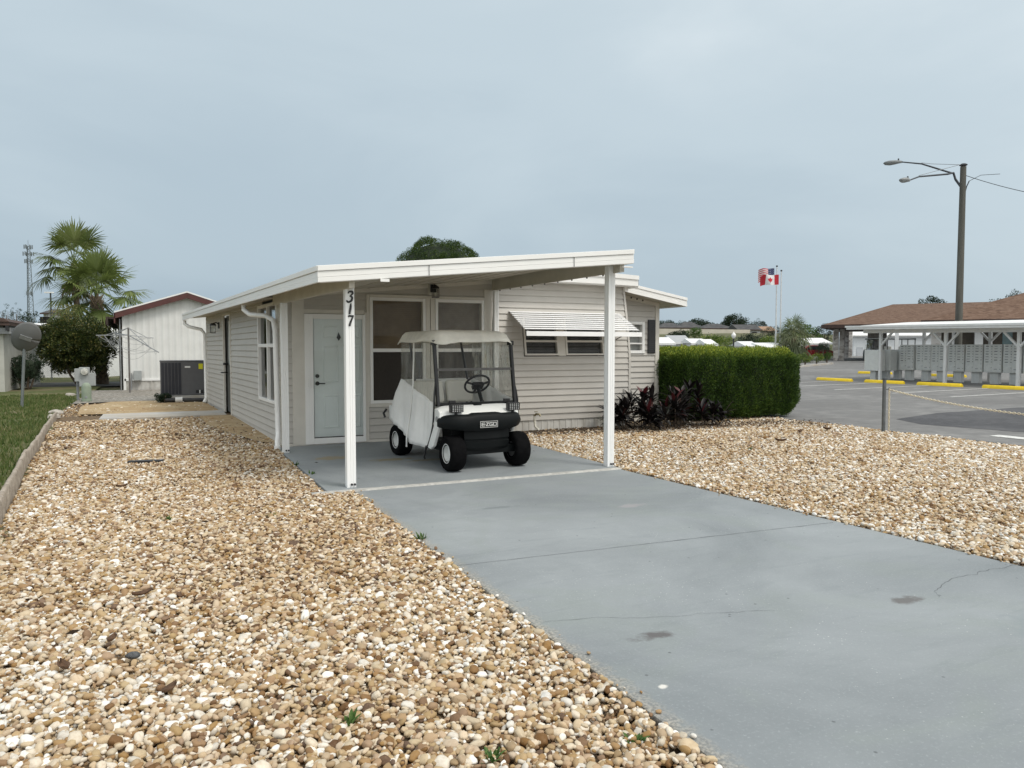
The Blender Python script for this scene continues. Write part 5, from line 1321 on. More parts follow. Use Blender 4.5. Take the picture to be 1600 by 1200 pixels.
bm = bmesh.new(); bmesh.ops.create_icosphere(bm, subdivisions=3, radius=1); SQ = np.array([v.co[:] for v in bm.verts]); SF = np.array([[v.index for v in q.verts] for q in bm.faces]); bm.free()
fast_mesh('light_block_core', SQ * np.array([1.75, 1.75, 1.83]) + np.array([10.25, 28.6, 4.0]), SF, M_inner, rt)  # dark ball added inside the crown to block light
m = MB(); m.tube([(10.25, 28.6, 0), (10.25, 28.6, 2.4)], [.2, .15], 10); m.build('trunk', M_bark, rt)

# ---- generic broad tree for the distance
def far_tree(name, p, w, h, label, lm=LM_dark, group=None, trunk=.3, ncl=70, nper=60, cat='tree', open_=False, base=None):
    """p: ground point; crown width w, total height h"""
    p = np.array(p, float); t = thing(name, label, cat, tuple(p), 0, group)
    ch = h * (1 - trunk) if not open_ else h * .45; cz = p[2] + h - ch / 2
    clumpy((p[0], p[1], cz), (w / 2 * .86, w / 2 * .86, ch / 2 * .86), ncl, nper, w * (.11 if not open_ else .10), w * .045, lm, t, shell=False, squash=.8, lw=.6)
    m = MB(); m.tube([tuple(p + np.array([0, 0, -.3])), tuple(p + np.array([.02 * w, 0, h * trunk])), (p[0], p[1], cz)], [w * .045, w * .035, w * .02], 7)
    for k in range(5):
        a = k * 1.26; m.tube([(p[0], p[1], p[2] + h * trunk), (p[0] + w * .3 * math.cos(a), p[1] + w * .3 * math.sin(a), cz + ch * .15)], [w * .025, w * .008], 5)
    m.build('trunk', M_bark, t)
    return t

# ---- sabal palms
def fan(V, F, T, base, d, pet, R, nl, droop, tone):
    """petiole + costapalmate fan"""
    d = np.array(d, float); d /= np.linalg.norm(d); up = np.array([0, 0, 1.]); sx = np.cross(d, up); sx /= np.linalg.norm(sx) + 1e-6
    p = np.array(base, float); dd = d.copy(); o = len(V)
    for k in range(4):
        q = .022; V += [p - sx * q, p + sx * q]; p = p + dd * pet / 3; dd = dd - up * droop * .16; dd /= np.linalg.norm(dd)
    for k in range(3): F.append((o + 2 * k, o + 2 * k + 1, o + 2 * k + 3, o + 2 * k + 2)); T.append(tone * .8)
    p = p - dd * pet / 3 ; nrm = np.cross(sx, dd)
    for i in range(nl):
        a = -2.15 + 4.3 * i / (nl - 1) + random.uniform(-.03, .03); L = R * (1 - .25 * abs(a) / 2.15) * random.uniform(.88, 1.08)
        e = dd * math.cos(a) + sx * math.sin(a) + nrm * (.25 * math.cos(a * 2)); e /= np.linalg.norm(e); s2 = np.cross(e, nrm); s2 /= np.linalg.norm(s2) + 1e-6
        hang = droop * random.uniform(.5, 1.5); o = len(V); w1 = R * .032
        m1 = p + e * L * .55 - up * hang * L * .08; tip = p + e * L * .93 - up * hang * L * .38
        V += [p - s2 * w1 * .3, p + s2 * w1 * .3, m1 + s2 * w1, m1 - s2 * w1, tip + s2 * w1 * .12, tip - s2 * w1 * .12]
        F += [(o, o + 1, o + 2, o + 3), (o + 3, o + 2, o + 4, o + 5)]; T += [tone + random.uniform(-.12, .12)] * 2
def palm(p, h, nf, pet, R, label, seed, trunk_r=.17, lean=(0, 0), boots=True, lm=LM_palm):
    random.seed(seed); p = np.array(p, float); t = thing('palm_tree', label, 'palm tree', tuple(p), 0, 'fan palms by the white shed')
    top = p + np.array([lean[0], lean[1], h]); V, F, T = [], [], []
    for k in range(nf):
        q = k / nf; az = k * 2.399 + random.uniform(-.2, .2); el = 1.35 - 1.75 * q + random.uniform(-.12, .12)
        fan(V, F, T, top + np.array([0, 0, -.35 * q]), (math.cos(az) * math.cos(el), math.sin(az) * math.cos(el), math.sin(el)), pet * random.uniform(.8, 1.1), R * random.uniform(.85, 1.1), 36, .22 + .75 * q, np.clip(.30 + .35 * (1 - q) + random.uniform(-.12, .15), 0, .95))
    fast_mesh('crown', V, F, lm, t, np.clip(T, 0, 1))
    V, F, T = [], [], []
    for k in range(7):
        az = k * .9; fan(V, F, T, top - np.array([0, 0, .45]), (math.cos(az) * .4, math.sin(az) * .4, -.7), pet * .6, R * .7, 18, 1.3, .4)
    fast_mesh('dead_fronds', V, F, LM_dry, t, np.clip(T, 0, 1))
    m = MB(); K = 14
    m.tube([tuple(p + (top - p) * i / K + np.array([0, 0, -.1])) for i in range(K + 1)], [trunk_r * (1.25 if i < 2 else 1.0) for i in range(K + 1)], 12); m.build('trunk', M_bark, t)
    m = MB()
    for r_ in range(int(h / .14)):
        z = .1 + r_ * .14
        for k in range(7):
            a = k * .9 + r_ * .45; c = p + (top - p) * (z / h); o = np.array([math.cos(a), math.sin(a), 0]); b = c + o * trunk_r * .9
            e = b + o * .12 + np.array([0, 0, .16]); s = np.array([-o[1], o[0], 0]) * .04
            m.add([b - s * 1.3, b + s * 1.3, e + s * .5, e - s * .5, b - s + o * .02 - np.array([0, 0, .06]), b + s + o * .02 - np.array([0, 0, .06])], [(0, 1, 2, 3), (4, 5, 2, 3), (0, 3, 4), (1, 5, 2)])
    if boots: m.build('leaf_boots', mat('palm_boot', (.20, .155, .10), .9, .35, 18), t)
    random.seed(seed + 1); return t
pR = atD(160, 590, 31.0); pR[2] = .1; pL = atD(128, 590, 34.0); pL[2] = .1
hR = atD(150, 460, 31.0)[2] - .1; hL = atD(122, 410, 34.0)[2] - .1
palm(pR, hR, 25, 1.25, 1.15, 'nearer fan palm with a full low crown and booted trunk behind the dark shrub', 3, .20, (-.15, 0))
palm(pL, hL, 19, 1.15, 1.15, 'taller slender fan palm rising behind the fuller palm', 11, .13, (-.18, 0), False)

# ---- dark shrub in front of the palms, and other bushes at the left
def shrub(name, p, w, h, trunk_h, label, lm, ncl, nper, ls, tone=(1.4, 2.2), sprigs=0, cat='shrub', zlow=.45, depth=None):
    p = np.array(p, float); t = thing(name, label, cat, tuple(p), 0)
    clumpy((p[0], p[1], p[2] + (h + trunk_h) / 2), (w / 2 * .9, (depth or w) / 2 * .9, (h - trunk_h) / 2 * .92), ncl, nper, w * .085, ls, lm, t, shell=False, toneb=tone, lw=.5)
    fast_mesh('light_block_core', SQ * np.array([w * .30, (depth or w) * .30, (h - trunk_h) * .30]) + np.array([p[0], p[1], p[2] + (h + trunk_h) / 2]), SF, M_inner, t)  # dark filler body added inside the leaves to stop light
    m = MB()
    for k in range(5):
        a = k * 1.3; m.tube([tuple(p), tuple(p + np.array([.12 * w * math.cos(a), .12 * w * math.sin(a), trunk_h * .8])), tuple(p + np.array([.30 * w * math.cos(a), .30 * w * math.sin(a), h * .7]))], [.05, .04, .012], 6)
    m.build('trunk', M_bark, t)
    if sprigs:
        n = sprigs; q = np.column_stack([rng.normal(p[0] - .35, .32 * w / 3, n), rng.normal(p[1], .3, n), p[2] + h * rng.uniform(.86, 1.16, n)])
        v, f = leaves(q, rng.normal(0, .5, (n, 3)) + np.array([0, 0, .8]), rng.uniform(.04, .09, n), .03, .1); fast_mesh('sprigs', v, f, lm, t, rng.uniform(.55, 1, n))
    return t
q = atD(123, 597, 29.0); q[2] = .08
shrub('shrub', q, 2.9, 2.75, .55, 'large dark evergreen shrub in front of the fan palms', LM_shrub, 330, 170, .085, sprigs=900)
q = atD(40, 600, 26.5); q[2] = .08
shrub('bush', q, 1.35, 1.35, .1, 'dark bush behind the satellite dish pole', LM_dark, 60, 90, .06, cat='bush')
q = atD(255, 626, 20.0); q[2] = .09
shrub('small_bush', q, .42, .30, .02, 'small dark bush at the corner of the grey air conditioner', LM_dark, 30, 60, .04, cat='bush')
# ================================================================== RIGHT SIDE: parking lot, mail shelter, clubhouse, far houses
M_white = mat('white_paint', (.78, .78, .77), .5, .05, 4)
M_grey = mat('mailbox_grey', (.72, .73, .71), .45, .05, 6, metal=.15)
M_greyd = mat('mailbox_door', (.68, .69, .675), .42, .08, 8, metal=.15)
M_ped = mat('pedestal_grey', (.58, .59, .58), .6, .08, 6)
M_yel = mat('yellow_paint', (.80, .56, .015), .6, .10, 9, .2, 40)
M_wood = mat('pole_wood', (.092, .090, .078), .9, .25, 8, .8, 30, stretch=(1, 1, .08))
M_dkmet = mat('dark_metal', (.055, .06, .068), .5, .2, 8, metal=.3)
M_galv = mat('galvanised', (.30, .31, .32), .5, .15, 10, metal=.5)
M_lampg = mat('lamp_grey', (.22, .23, .23), .5, .12, 8, metal=.2)
def shingle_mat(name, cols, sc=1.0):
    m = bpy.data.materials.new(name); m.use_nodes = True; t = m.node_tree; b = t.nodes['Principled BSDF']; b.inputs['Roughness'].default_value = .9; b.inputs['Specular IOR Level'].default_value = .2
    tc = N(t, 'ShaderNodeTexCoord'); mp = N(t, 'ShaderNodeMapping'); mp.inputs['Scale'].default_value = (1.6 * sc, 1.6 * sc, 5.5 * sc); t.links.new(tc.outputs['Object'], mp.inputs[0])
    n1 = N(t, 'ShaderNodeTexVoronoi'); n1.inputs['Scale'].default_value = 2.0; t.links.new(mp.outputs[0], n1.inputs['Vector'])
    sep = N(t, 'ShaderNodeSeparateColor'); t.links.new(n1.outputs['Color'], sep.inputs[0])
    r = N(t, 'ShaderNodeValToRGB'); r.color_ramp.elements[0].color = (*cols[0], 1); r.color_ramp.elements[1].color = (*cols[-1], 1)
    for i, c in enumerate(cols[1:-1]): r.color_ramp.elements.new((i + 1) / (len(cols) - 1)).color = (*c, 1)
    t.links.new(sep.outputs[0], r.inputs[0]); t.links.new(r.outputs[0], b.inputs['Base Color'])
    return m
M_brown = shingle_mat('brown_shingle', [(.100, .060, .042), (.128, .078, .054), (.152, .095, .067), (.180, .118, .086)], 1.6)
M_gsh = shingle_mat('grey_shingle', [(.060, .060, .063), (.080, .080, .082), (.105, .103, .102)], .6)
def stone_mat(name):
    m = bpy.data.materials.new(name); m.use_nodes = True; t = m.node_tree; b = t.nodes['Principled BSDF']; b.inputs['Roughness'].default_value = .9
    tc = N(t, 'ShaderNodeTexCoord'); mp = N(t, 'ShaderNodeMapping'); mp.inputs['Scale'].default_value = (2.5, 2.5, 4.5); t.links.new(tc.outputs['Object'], mp.inputs[0])
    n1 = N(t, 'ShaderNodeTexVoronoi'); n1.inputs['Scale'].default_value = 1.0; t.links.new(mp.outputs[0], n1.inputs['Vector'])
    sep = N(t, 'ShaderNodeSeparateColor'); t.links.new(n1.outputs['Color'], sep.inputs[0])
    r = N(t, 'ShaderNodeValToRGB'); r.color_ramp.elements[0].color = (.34, .30, .27, 1); r.color_ramp.elements[1].color = (.78, .75, .71, 1); r.color_ramp.elements.new(.4).color = (.60, .56, .52, 1)
    t.links.new(sep.outputs[0], r.inputs[0]); t.links.new(r.outputs[0], b.inputs['Base Color']); return m
M_stone = stone_mat('pale_stone')
def gz(x, y): return float(base_z(x, y))

# ---- wheel stops
def wheel_stop(x, y, ln, label, rot=0.0):
    m = MB(); prof = [(-.11, 0), (-.085, .10), (-.05, .125), (.05, .125), (.085, .10), (.11, 0)]
    rows = []
    for s, k in ((-ln / 2, .0), (-ln / 2 + .05, 1), (ln / 2 - .05, 1), (ln / 2, .0)):
        rows.append([(x + a * (.75 + .25 * k) * math.cos(rot) - s * math.sin(rot), y + a * (.75 + .25 * k) * math.sin(rot) + s * math.cos(rot), gz(x, y) + h * (.8 + .2 * k) + (0.002 if h == 0 else 0)) for a, h in prof])
    m.grid(rows); m.f += [[0, 1, 2, 3, 4, 5][::-1], [18, 19, 20, 21, 22, 23]]; m.m += [0, 0]
    o = m.build('wheel_stop', M_yel, smooth=.7); tag(o, label, 'wheel stop', 'yellow wheel stops in the parking lot')
def ws_at(px0, px1, py0, py1, label):
    a, b = onZ(px0, py0, .13), onZ(px1, py1, .13); x = 27.0
    ya, yb = onX(px0, py0, x)[1], onX(px1, py1, x)[1]; wheel_stop(x, (ya + yb) / 2, abs(ya - yb), label)
ws_at(1277, 1331, 597, 598, 'yellow wheel stop nearest the hedge, left of the chain post')
ws_at(1352, 1412, 600, 602, 'yellow wheel stop behind the top of the chain post')
ws_at(1434, 1503, 603, 606, 'yellow wheel stop under the middle post of the mail shelter')
ws_at(1536, 1612, 608, 611, 'yellow wheel stop running out of the picture at the right')
wheel_stop(34.6, 27.4, 1.8, 'yellow wheel stop seen behind the shorter parcel lockers', .2)
wheel_stop(34.4, 23.2, 1.8, 'yellow wheel stop seen through the mailbox pedestals', 0)

# ---- mail shelter
sx0, sy0, sy1 = 28.9, 23.5, 10.5
ms = thing('mail_shelter', 'white open shelter with a flat metal roof over the mailboxes', 'shelter', (29.8, 17, gz(29, 17)))
m = MB(); zr = lambda y: 2.42 - .012 * (23.5 - y)
m.hexa([(28.1, sy0 + .3, zr(sy0)), (32.3, sy0 + .3, zr(sy0) + .25), (32.3, sy1, zr(sy1) + .25), (28.1, sy1, zr(sy1)), (28.1, sy0 + .3, zr(sy0) + .14), (32.3, sy0 + .3, zr(sy0) + .40), (32.3, sy1, zr(sy1) + .40), (28.1, sy1, zr(sy1) + .14)])
m.hexa([(28.06, sy0 + .34, zr(sy0) + .09), (28.1, sy0 + .34, zr(sy0) + .09), (28.1, sy1, zr(sy1) + .09), (28.06, sy1, zr(sy1) + .09), (28.06, sy0 + .34, zr(sy0) + .17), (28.1, sy0 + .34, zr(sy0) + .17), (28.1, sy1, zr(sy1) + .17), (28.06, sy1, zr(sy1) + .17)])
m.build('roof', M_white, ms)
for x in (28.9, 31.8):
    m = MB(); dz = .06 if x < 30 else .26
    m.hexa([(x - .05, sy0, zr(sy0) - .22 + dz), (x + .05, sy0, zr(sy0) - .22 + dz), (x + .05, sy1, zr(sy1) - .22 + dz), (x - .05, sy1, zr(sy1) - .22 + dz), (x - .05, sy0, zr(sy0) - .055 + dz), (x + .05, sy0, zr(sy0) - .055 + dz), (x + .05, sy1, zr(sy1) - .055 + dz), (x - .05, sy1, zr(sy1) - .055 + dz)])
    m.build('beam', M_white, ms)
    for y in (22.62, 19.6, 16.75, 13.7):
        zt = zr(y) - .22 + dz; zg = gz(x, y)
        m = MB(); m.box(x - .055, x + .055, y - .055, y + .055, zg, zt + .02); p_ = m.build('post', M_white, ms)
        for s in (-1, 1):
            if y > 22 and s > 0: continue
            m = MB(); m.bar((x, y + s * .05, zt - .52), (x, y + s * .55, zt + .01), .07, .09, (1, 0, 0)); m.build('brace', M_white, p_, )
# ---- cluster mailboxes, eight in a row facing the drive
def mailbox(x, y, label, kind=0):
    z = gz(x, y); t = thing('mailbox', label, 'mailbox', (x, y, z), 0, 'grey cluster mailboxes under the shelter')
    m = MB(); m.box(x - .02, x + .42, y - .345, y + .345, z + .46, z + 1.58); cb = m.build('cabinet', M_grey, t, bevel=.012)
    m = MB(); m.box(x + .10, x + .32, y - .16, y + .16, z, z + .46); m.build('pedestal', M_ped, t, bevel=.01)
    for c, yc in enumerate((y + .170, y - .170)):
        n = 8 - (c if kind == 0 else 0); zz = z + 1.555; hs = [.095] * 7 + [.30] if c == 0 else [.095, .095, .095, .13, .095, .095, .20, .18]
        tot = sum(hs); sc_ = 1.06 / tot
        for k, h in enumerate(hs):
            h *= sc_; m = MB(); m.box(x - .032, x - .018, yc - .160, yc + .160, zz - h + .007, zz - .005); d_ = m.build('mailbox_door', M_greyd, cb, bevel=.003)
            m = MB(); m.box(x - .036, x - .030, yc - .155, yc - .12, zz - h / 2 - .012, zz - h / 2 + .012)
            if h < .2: m.box(x - .0345, x - .030, yc - .02, yc + .10, zz - h / 2 - .010, zz - h / 2 + .016)
            m.build('lock', M_galv if (k + c) % 3 else M_dkmet, d_)
            zz -= h
    return t
LBL = ['grey cluster mailbox leftmost in the long row, beside the shorter lockers', 'second grey cluster mailbox of the long row, left of the middle shelter post', 'grey cluster mailbox partly hidden by the middle shelter post', 'grey cluster mailbox just right of the middle shelter post', 'grey cluster mailbox below the light pole, standing slightly askew', 'grey cluster mailbox midway between the middle and right shelter posts', 'grey cluster mailbox partly hidden by the right shelter post', 'grey cluster mailbox at the right edge of the picture']
for i, y in enumerate((22.0, 21.2, 20.5, 19.75, 19.0, 18.25, 17.5, 16.75)): mailbox(29.8, y, LBL[i])
# ---- shorter lockers seen from their backs
for i, lb in enumerate(['short grey parcel locker with a plain pale back, nearest the left shelter post', 'second short grey parcel locker behind the plain pale one', 'third short grey parcel locker in the receding row', 'farthest short grey parcel locker beside the long mailbox row']):
    x, y = 29.05 + .62 * i, 23.05 - .12 * i; z = gz(x, y); t = thing('parcel_locker', lb, 'mailbox', (x, y, z), 0, 'short parcel lockers at the shelter end')
    m = MB(); m.box(x - .20, x + .26, y - .36, y + .36, z + .42, z + 1.36); m.build('cabinet', M_grey, t, bevel=.012)
    m = MB(); m.box(x - .08, x + .14, y - .14, y + .14, z, z + .42); m.build('pedestal', M_ped, t, bevel=.01)

# ---- light pole
lx, ly = 33.3, 21.9; lz = gz(lx, ly); P0 = onX(1497, 540, 33.3); ly = float(P0[1]); ztop = float(onX(1499, 258, lx)[2])
lp = thing('light_pole', 'tall wooden light pole with two street lamps behind the mail shelter', 'light pole', (lx, ly, lz))
m = MB(); m.tube([(lx, ly, lz - .2), (lx, ly, lz + 5), (lx, ly, ztop - .12)], [.165, .145, .125], 14); pole = m.build('pole', M_wood, lp, smooth=1)
m = MB(); m.lathe([(.13, 0), (.17, .03), (.17, .06), (.08, .11)], (lx, ly, ztop - .08), 'z', 12); m.build('pole_cap', M_dkmet, pole)
m = MB(); m.tube([(lx + .13, ly, ztop - 1.4), (lx + .2, ly - .05, ztop - 1.0), (lx + .3, ly - .1, ztop - .75)], .025, 6); m.tube([(lx + .3, ly - .1, ztop - .75), (lx + .5, ly - .5, ztop - .55), (lx + .75, ly - 1.2, ztop - .62)], .012, 5); m.build('service_cable', M_dkmet, pole)
def P_at(px, py, D): return atD(px, py, D)
Dp = float((np.array([lx, ly, 0]) - C0) @ CF)
for (hp, mid, base, dd) in (((1408, 253), (1440, 256), (1492, 272), 1.6), ((1420, 282), (1436, 276), (1492, 271), -2.0)):
    h, mi, b = P_at(*hp, Dp + dd), P_at(*mid, Dp + dd * .65), P_at(*base, Dp)
    m = MB(); m.tube([(lx - .08, ly, b[2] - .75), tuple(b + np.array([0.05, 0, -.25])), tuple(b + np.array([-.10, 0, 0.02])), tuple(b * .8 + mi * .2), tuple(mi), tuple(h)], [.045, .045, .045, .042, .036, .03], 8)
    arm = m.build('lamp_arm', M_dkmet, lp, smooth=1)
    m = MB(); m.tube([(lx - .1, ly, b[2] + .30), tuple(mi * .7 + b * .3 + np.array([0, 0, .14])), tuple(mi + np.array([0, 0, .05]))], .012, 5); m.build('stay_wire', M_galv, arm)
    d = (h - mi); d[2] *= .3; d /= np.linalg.norm(d); s = np.cross(d, [0, 0, 1.]); s /= np.linalg.norm(s)
    m = MB(); rows = []
    for t_, w1, hu, hd in ((-.05, .05, .05, .05), (.12, .09, .09, .07), (.30, .16, .11, .10), (.52, .19, .10, .13), (.72, .13, .06, .10), (.80, .02, .01, .02)):
        c = h + d * t_; rows.append([tuple(c + s * w1 * math.cos(a) + np.array([0, 0, 1.]) * ((hu if math.sin(a) > 0 else hd) * math.sin(a))) for a in np.linspace(0, 2 * math.pi, 13)])
    m.grid(rows); lh = m.build('lamp_head', M_lampg, arm, smooth=1.2)
    m = MB(); m.lathe([(.035, 0), (.035, .08), (.02, .10)], tuple(h + d * .12 + np.array([0, 0, .08])), 'z', 8); m.build('photocell', M_dkmet, lp)
a = np.array([lx + .1, ly, float(onX(1510, 272, lx)[2])]); b = atD(1720, 318, Dp - 6)
m = MB(); m.tube([tuple(a + (b - a) * t - np.array([0, 0, .5 * 4 * t * (1 - t) * .35])) for t in np.linspace(0, 1, 14)], .014, 5); tag(m.build('overhead_wire', M_dkmet), 'dark overhead wire running right from the top of the light pole', 'wire')

# ---- chain posts and chain
cpx, cpy = 12.33, 9.55
def chain_post(x, y, label):
    t = thing('chain_post', label, 'post', (x, y, 0), 0, 'steel posts carrying the chain')
    m = MB(); m.tube([(x, y, -.05), (x, y, 1.0)], .033, 12); m.build('tube', mat('post_grey', (.13, .14, .145), .5, .2, 9, metal=.3), t, smooth=1); m = MB(); m.lathe([(.036, .985), (.036, 1.01), (.0, 1.02)], (x, y, 0), 'z', 12); m.build('cap', M_dkmet, t)
    m = MB(); m.tube([(x + .02, y, .80), (x + .09, y - .02, .80), (x + .10, y - .03, .84)], .009, 6); m.build('hook', M_dkmet, t)
chain_post(cpx, cpy, 'grey steel post at the gravel edge holding the chain')
M_chain = mat('chain_cream', (.68, .60, .44), .55, .2, 14)
def chain(pts, name, label, ll=.050):
    pts = np.array(pts, float); Ls = np.r_[0, np.cumsum(np.linalg.norm(np.diff(pts, axis=0), axis=1))]; n = int(Ls[-1] / (ll * .78)); m = MB()
    for i in range(n):
        s = (i + .5) * Ls[-1] / n; c = np.array([np.interp(s, Ls, pts[:, k]) for k in range(3)]); c2 = np.array([np.interp(min(s + .02, Ls[-1]), Ls, pts[:, k]) for k in range(3)]); c1 = np.array([np.interp(max(s - .02, 0), Ls, pts[:, k]) for k in range(3)])
        d = c2 - c1; d /= np.linalg.norm(d) + 1e-9; u = np.array([0, 0, 1.]) if abs(d[2]) < .8 else np.array([1., 0, 0]); sx = np.cross(d, u); sx /= np.linalg.norm(sx); v = np.cross(sx, d); q = sx if i % 2 else v
        m.tube([tuple(c + d * ll / 2 * math.cos(t) + q * .014 * math.sin(t)) for t in np.linspace(0, 2 * math.pi, 9)], .0068, 5, cap=False)
    tag(m.build(name, M_chain, smooth=2), label, 'chain')
a = np.array([cpx + .09, cpy - .02, .80]); b = np.array([12.15, 3.2, .85])
chain([tuple(a + (b - a) * t - np.array([0, 0, .30 * 4 * t * (1 - t)])) for t in np.linspace(0, 1, 40)], 'chain', 'cream plastic chain swagged along the edge of the parking lot')
chain([(cpx + .10, cpy - .03, .80), (cpx + .105, cpy - .03, .4), (cpx + .11, cpy - .03, .03)], 'loose_chain', 'loose end of cream chain hanging down beside the steel post')
chain_post(12.15, 3.15, 'grey steel post at the far end of the chain')

# ---- clubhouse with brown hip roofs
def frame_at(px, py, D, rot=0.0):
    p = atD(px, py, D); return Matrix.Translation(tuple(p)) @ Matrix.Rotation(-YAW + rot, 4, 'Z')
def hip(mb, w, d, z0, h, inset, over=0.0, cx=0.0, cy=0.0):
    x0, x1, y0, y1 = cx - w / 2, cx + w / 2, cy - d / 2, cy + d / 2
    mb.add([(x0, y0, z0), (x1, y0, z0), (x1, y1, z0), (x0, y1, z0), (x0 + inset, cy, z0 + h), (x1 - inset, cy, z0 + h)], [(0, 1, 5, 4), (1, 2, 5), (2, 3, 4, 5), (3, 0, 4), (3, 2, 1, 0)])
D1 = 70.0; c1 = atD(1310, 563, D1)
club = thing('clubhouse', 'low clubhouse with brown shingle hip roofs and stone columns behind the mail shelter', 'building', (float(c1[0]), float(c1[1]), float(c1[2])), -YAW - R_(29))
# local axes of the clubhouse: x to the right, y away from the drive; origin at the left stone column foot
Wc = W_of(club); iW = Wc.inverted()
def lc(px, py, D): return np.array(iW @ Vector(tuple(atD(px, py, D))))
eL = lc(1284, 508, 68.0); rA, rB = lc(1395, 475.5, 76.0), lc(1530, 475, 76.0)
CL = dict(parent=club, local=True)
m = MB(); zE = float(eL[2]); xE = float(eL[0]); yF, yB = float(eL[1]), float(eL[1]) + 17.0
xR = xE + 26
m.add([(xE, yF, zE), (xR, yF, zE), (xR, yB, zE), (xE, yB, zE), (float(rA[0]), float(rA[1]), float(rA[2])), (xR, float(rA[1]), float(rA[2]))], [(0, 1, 5, 4), (2, 3, 4, 5), (3, 0, 4), (1, 2, 5)])
r1 = m.build('roof', M_brown, **CL)
m = MB(); m.box(xE - .02, xR, yF - .05, yF - .02, zE - .28, zE + .03); m.box(xE - .05, xE - .02, yF - .05, yB, zE - .28, zE + .03); m.box(xE, xR, yF, yB, zE - .30, zE - .02); m.build('fascia', mat('brown_fascia', (.06, .035, .028), .7, .2, 5), r1, local=True)
# nearer wing at the right
D2 = 48.0; e2 = lc(1440, 501, D2); h2 = lc(1600, 455.5, 55.0); x2, y2, z2 = map(float, e2)
m = MB(); m.add([(x2, y2, z2), (x2 + 32, y2, z2), (x2 + 32, y2 + 26, z2), (x2, y2 + 26, z2), (x2 + 13, y2 + 13, z2 + 4.25), (x2 + 19, y2 + 13, z2 + 4.25)], [(0, 1, 5, 4), (1, 2, 5), (2, 3, 4, 5), (3, 0, 4)])
r2 = m.build('roof', M_brown, **CL)
m = MB(); m.box(x2 - .03, x2 + 22, y2 - .05, y2 - .01, z2 - .25, z2 + .03); m.box(x2 - .05, x2 - .01, y2 - .05, y2 + 22, z2 - .25, z2 + .03); m.box(x2, x2 + 22, y2, y2 + 22, z2 - .27, z2 - .03); m.build('fascia', MATS['brown_fascia'], r2, local=True)
m = MB(); c = lc(1597, 474, 52.5); m.lathe([(.12, 0), (.12, .35), (.0, .36)], tuple(c), 'z', 8); m.build('roof_vent', M_dkmet, r2, local=True)
# stone columns of the drive-through porch
for px, D in ((1306, 70), (1315, 70.4), (1304, 80), (1322, 79), (1328, 84)):
    q = lc(px, 560, D); m = MB(); m.box(float(q[0]) - .21, float(q[0]) + .21, float(q[1]) - .21, float(q[1]) + .21, -.4, zE - .25); m.build('stone_column', M_stone, **CL)
m = MB(); q = lc(1341, 512, 74); m.obox(tuple(q), (.55, 0, 0), (0, .3, 0), (0, 0, .10)); m.build('ceiling_light', M_white, **CL)
q = lc(1370, 540, 78); m = MB(); m.box(float(q[0]) - .9, float(q[0]) + .9, float(q[1]), float(q[1]) + .8, -.4, zE - .2); m.build('stone_pier', M_stone, **CL)
# wall of the near wing: dark recess, stone piers, doors, windows
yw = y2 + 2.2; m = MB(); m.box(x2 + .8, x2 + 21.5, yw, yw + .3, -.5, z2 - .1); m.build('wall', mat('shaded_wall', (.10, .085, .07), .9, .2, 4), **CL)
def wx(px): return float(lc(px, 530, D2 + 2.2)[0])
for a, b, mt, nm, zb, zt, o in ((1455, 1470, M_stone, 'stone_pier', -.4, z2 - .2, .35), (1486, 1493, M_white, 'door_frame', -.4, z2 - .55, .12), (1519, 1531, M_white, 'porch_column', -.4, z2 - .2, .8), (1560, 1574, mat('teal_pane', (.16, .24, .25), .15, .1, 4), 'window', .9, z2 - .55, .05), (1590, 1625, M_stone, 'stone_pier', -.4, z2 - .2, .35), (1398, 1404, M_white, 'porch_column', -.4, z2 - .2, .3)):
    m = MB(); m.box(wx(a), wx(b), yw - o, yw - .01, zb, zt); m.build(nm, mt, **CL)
for px in (1540, 1556):
    m = MB(); q = lc(px, 523.5, D2 + 1.5); m.obox(tuple(q), (.22, 0, 0), (0, .1, 0), (0, 0, .05)); m.build('ceiling_light', M_white, **CL)

# ---- white home seen through the porch
q = atD(1322, 560, 92); wh = thing('white_home', 'white sided home with a bright roof seen through the clubhouse porch', 'house', tuple(map(float, (q[0], q[1], gz(q[0], q[1]) - .2))), -YAW)
Hh = dict(parent=wh, local=True)
iH = W_of(wh).inverted(); lh_ = lambda px, py, D: np.array(iH @ Vector(tuple(atD(px, py, D))))
a, b = lh_(1333, 560, 92), lh_(1368, 530, 92)
m = MB(); m.box(float(a[0]), float(a[0]) + 11, 0, 6, -.5, float(b[2]) + .45)
for k in range(11): m.box(float(a[0]) - .005, float(a[0]) + 11.005, -.03, 0, .05 + k * .26, .22 + k * .26)
m.build('wall', mat('white_siding', (.74, .77, .79), .6, .05, 3), **Hh)
t0 = lh_(1322, 516, 92); m = MB(); zt = float(t0[2]); m.hexa([(float(t0[0]), -.6, zt - .75), (16, -.6, zt - .75), (16, 3, zt), (float(t0[0]), 3, zt), (float(t0[0]), -.6, zt - .62), (16, -.6, zt - .62), (16, 3, zt + .1), (float(t0[0]), 3, zt + .1)]); m.build('roof', M_white, **Hh)
m = MB(); m.box(float(a[0]) + .4, float(a[0]) + 1.2, -.08, -.04, .15, 1.3); m.build('shutter_panel', mat('grey_panel', (.50, .53, .56), .6, .05, 4), **Hh)
m = MB(); m.box(float(a[0]) + 1.8, float(a[0]) + 2.6, -.07, -.035, .0, 1.7); m.build('door', M_white, **Hh)
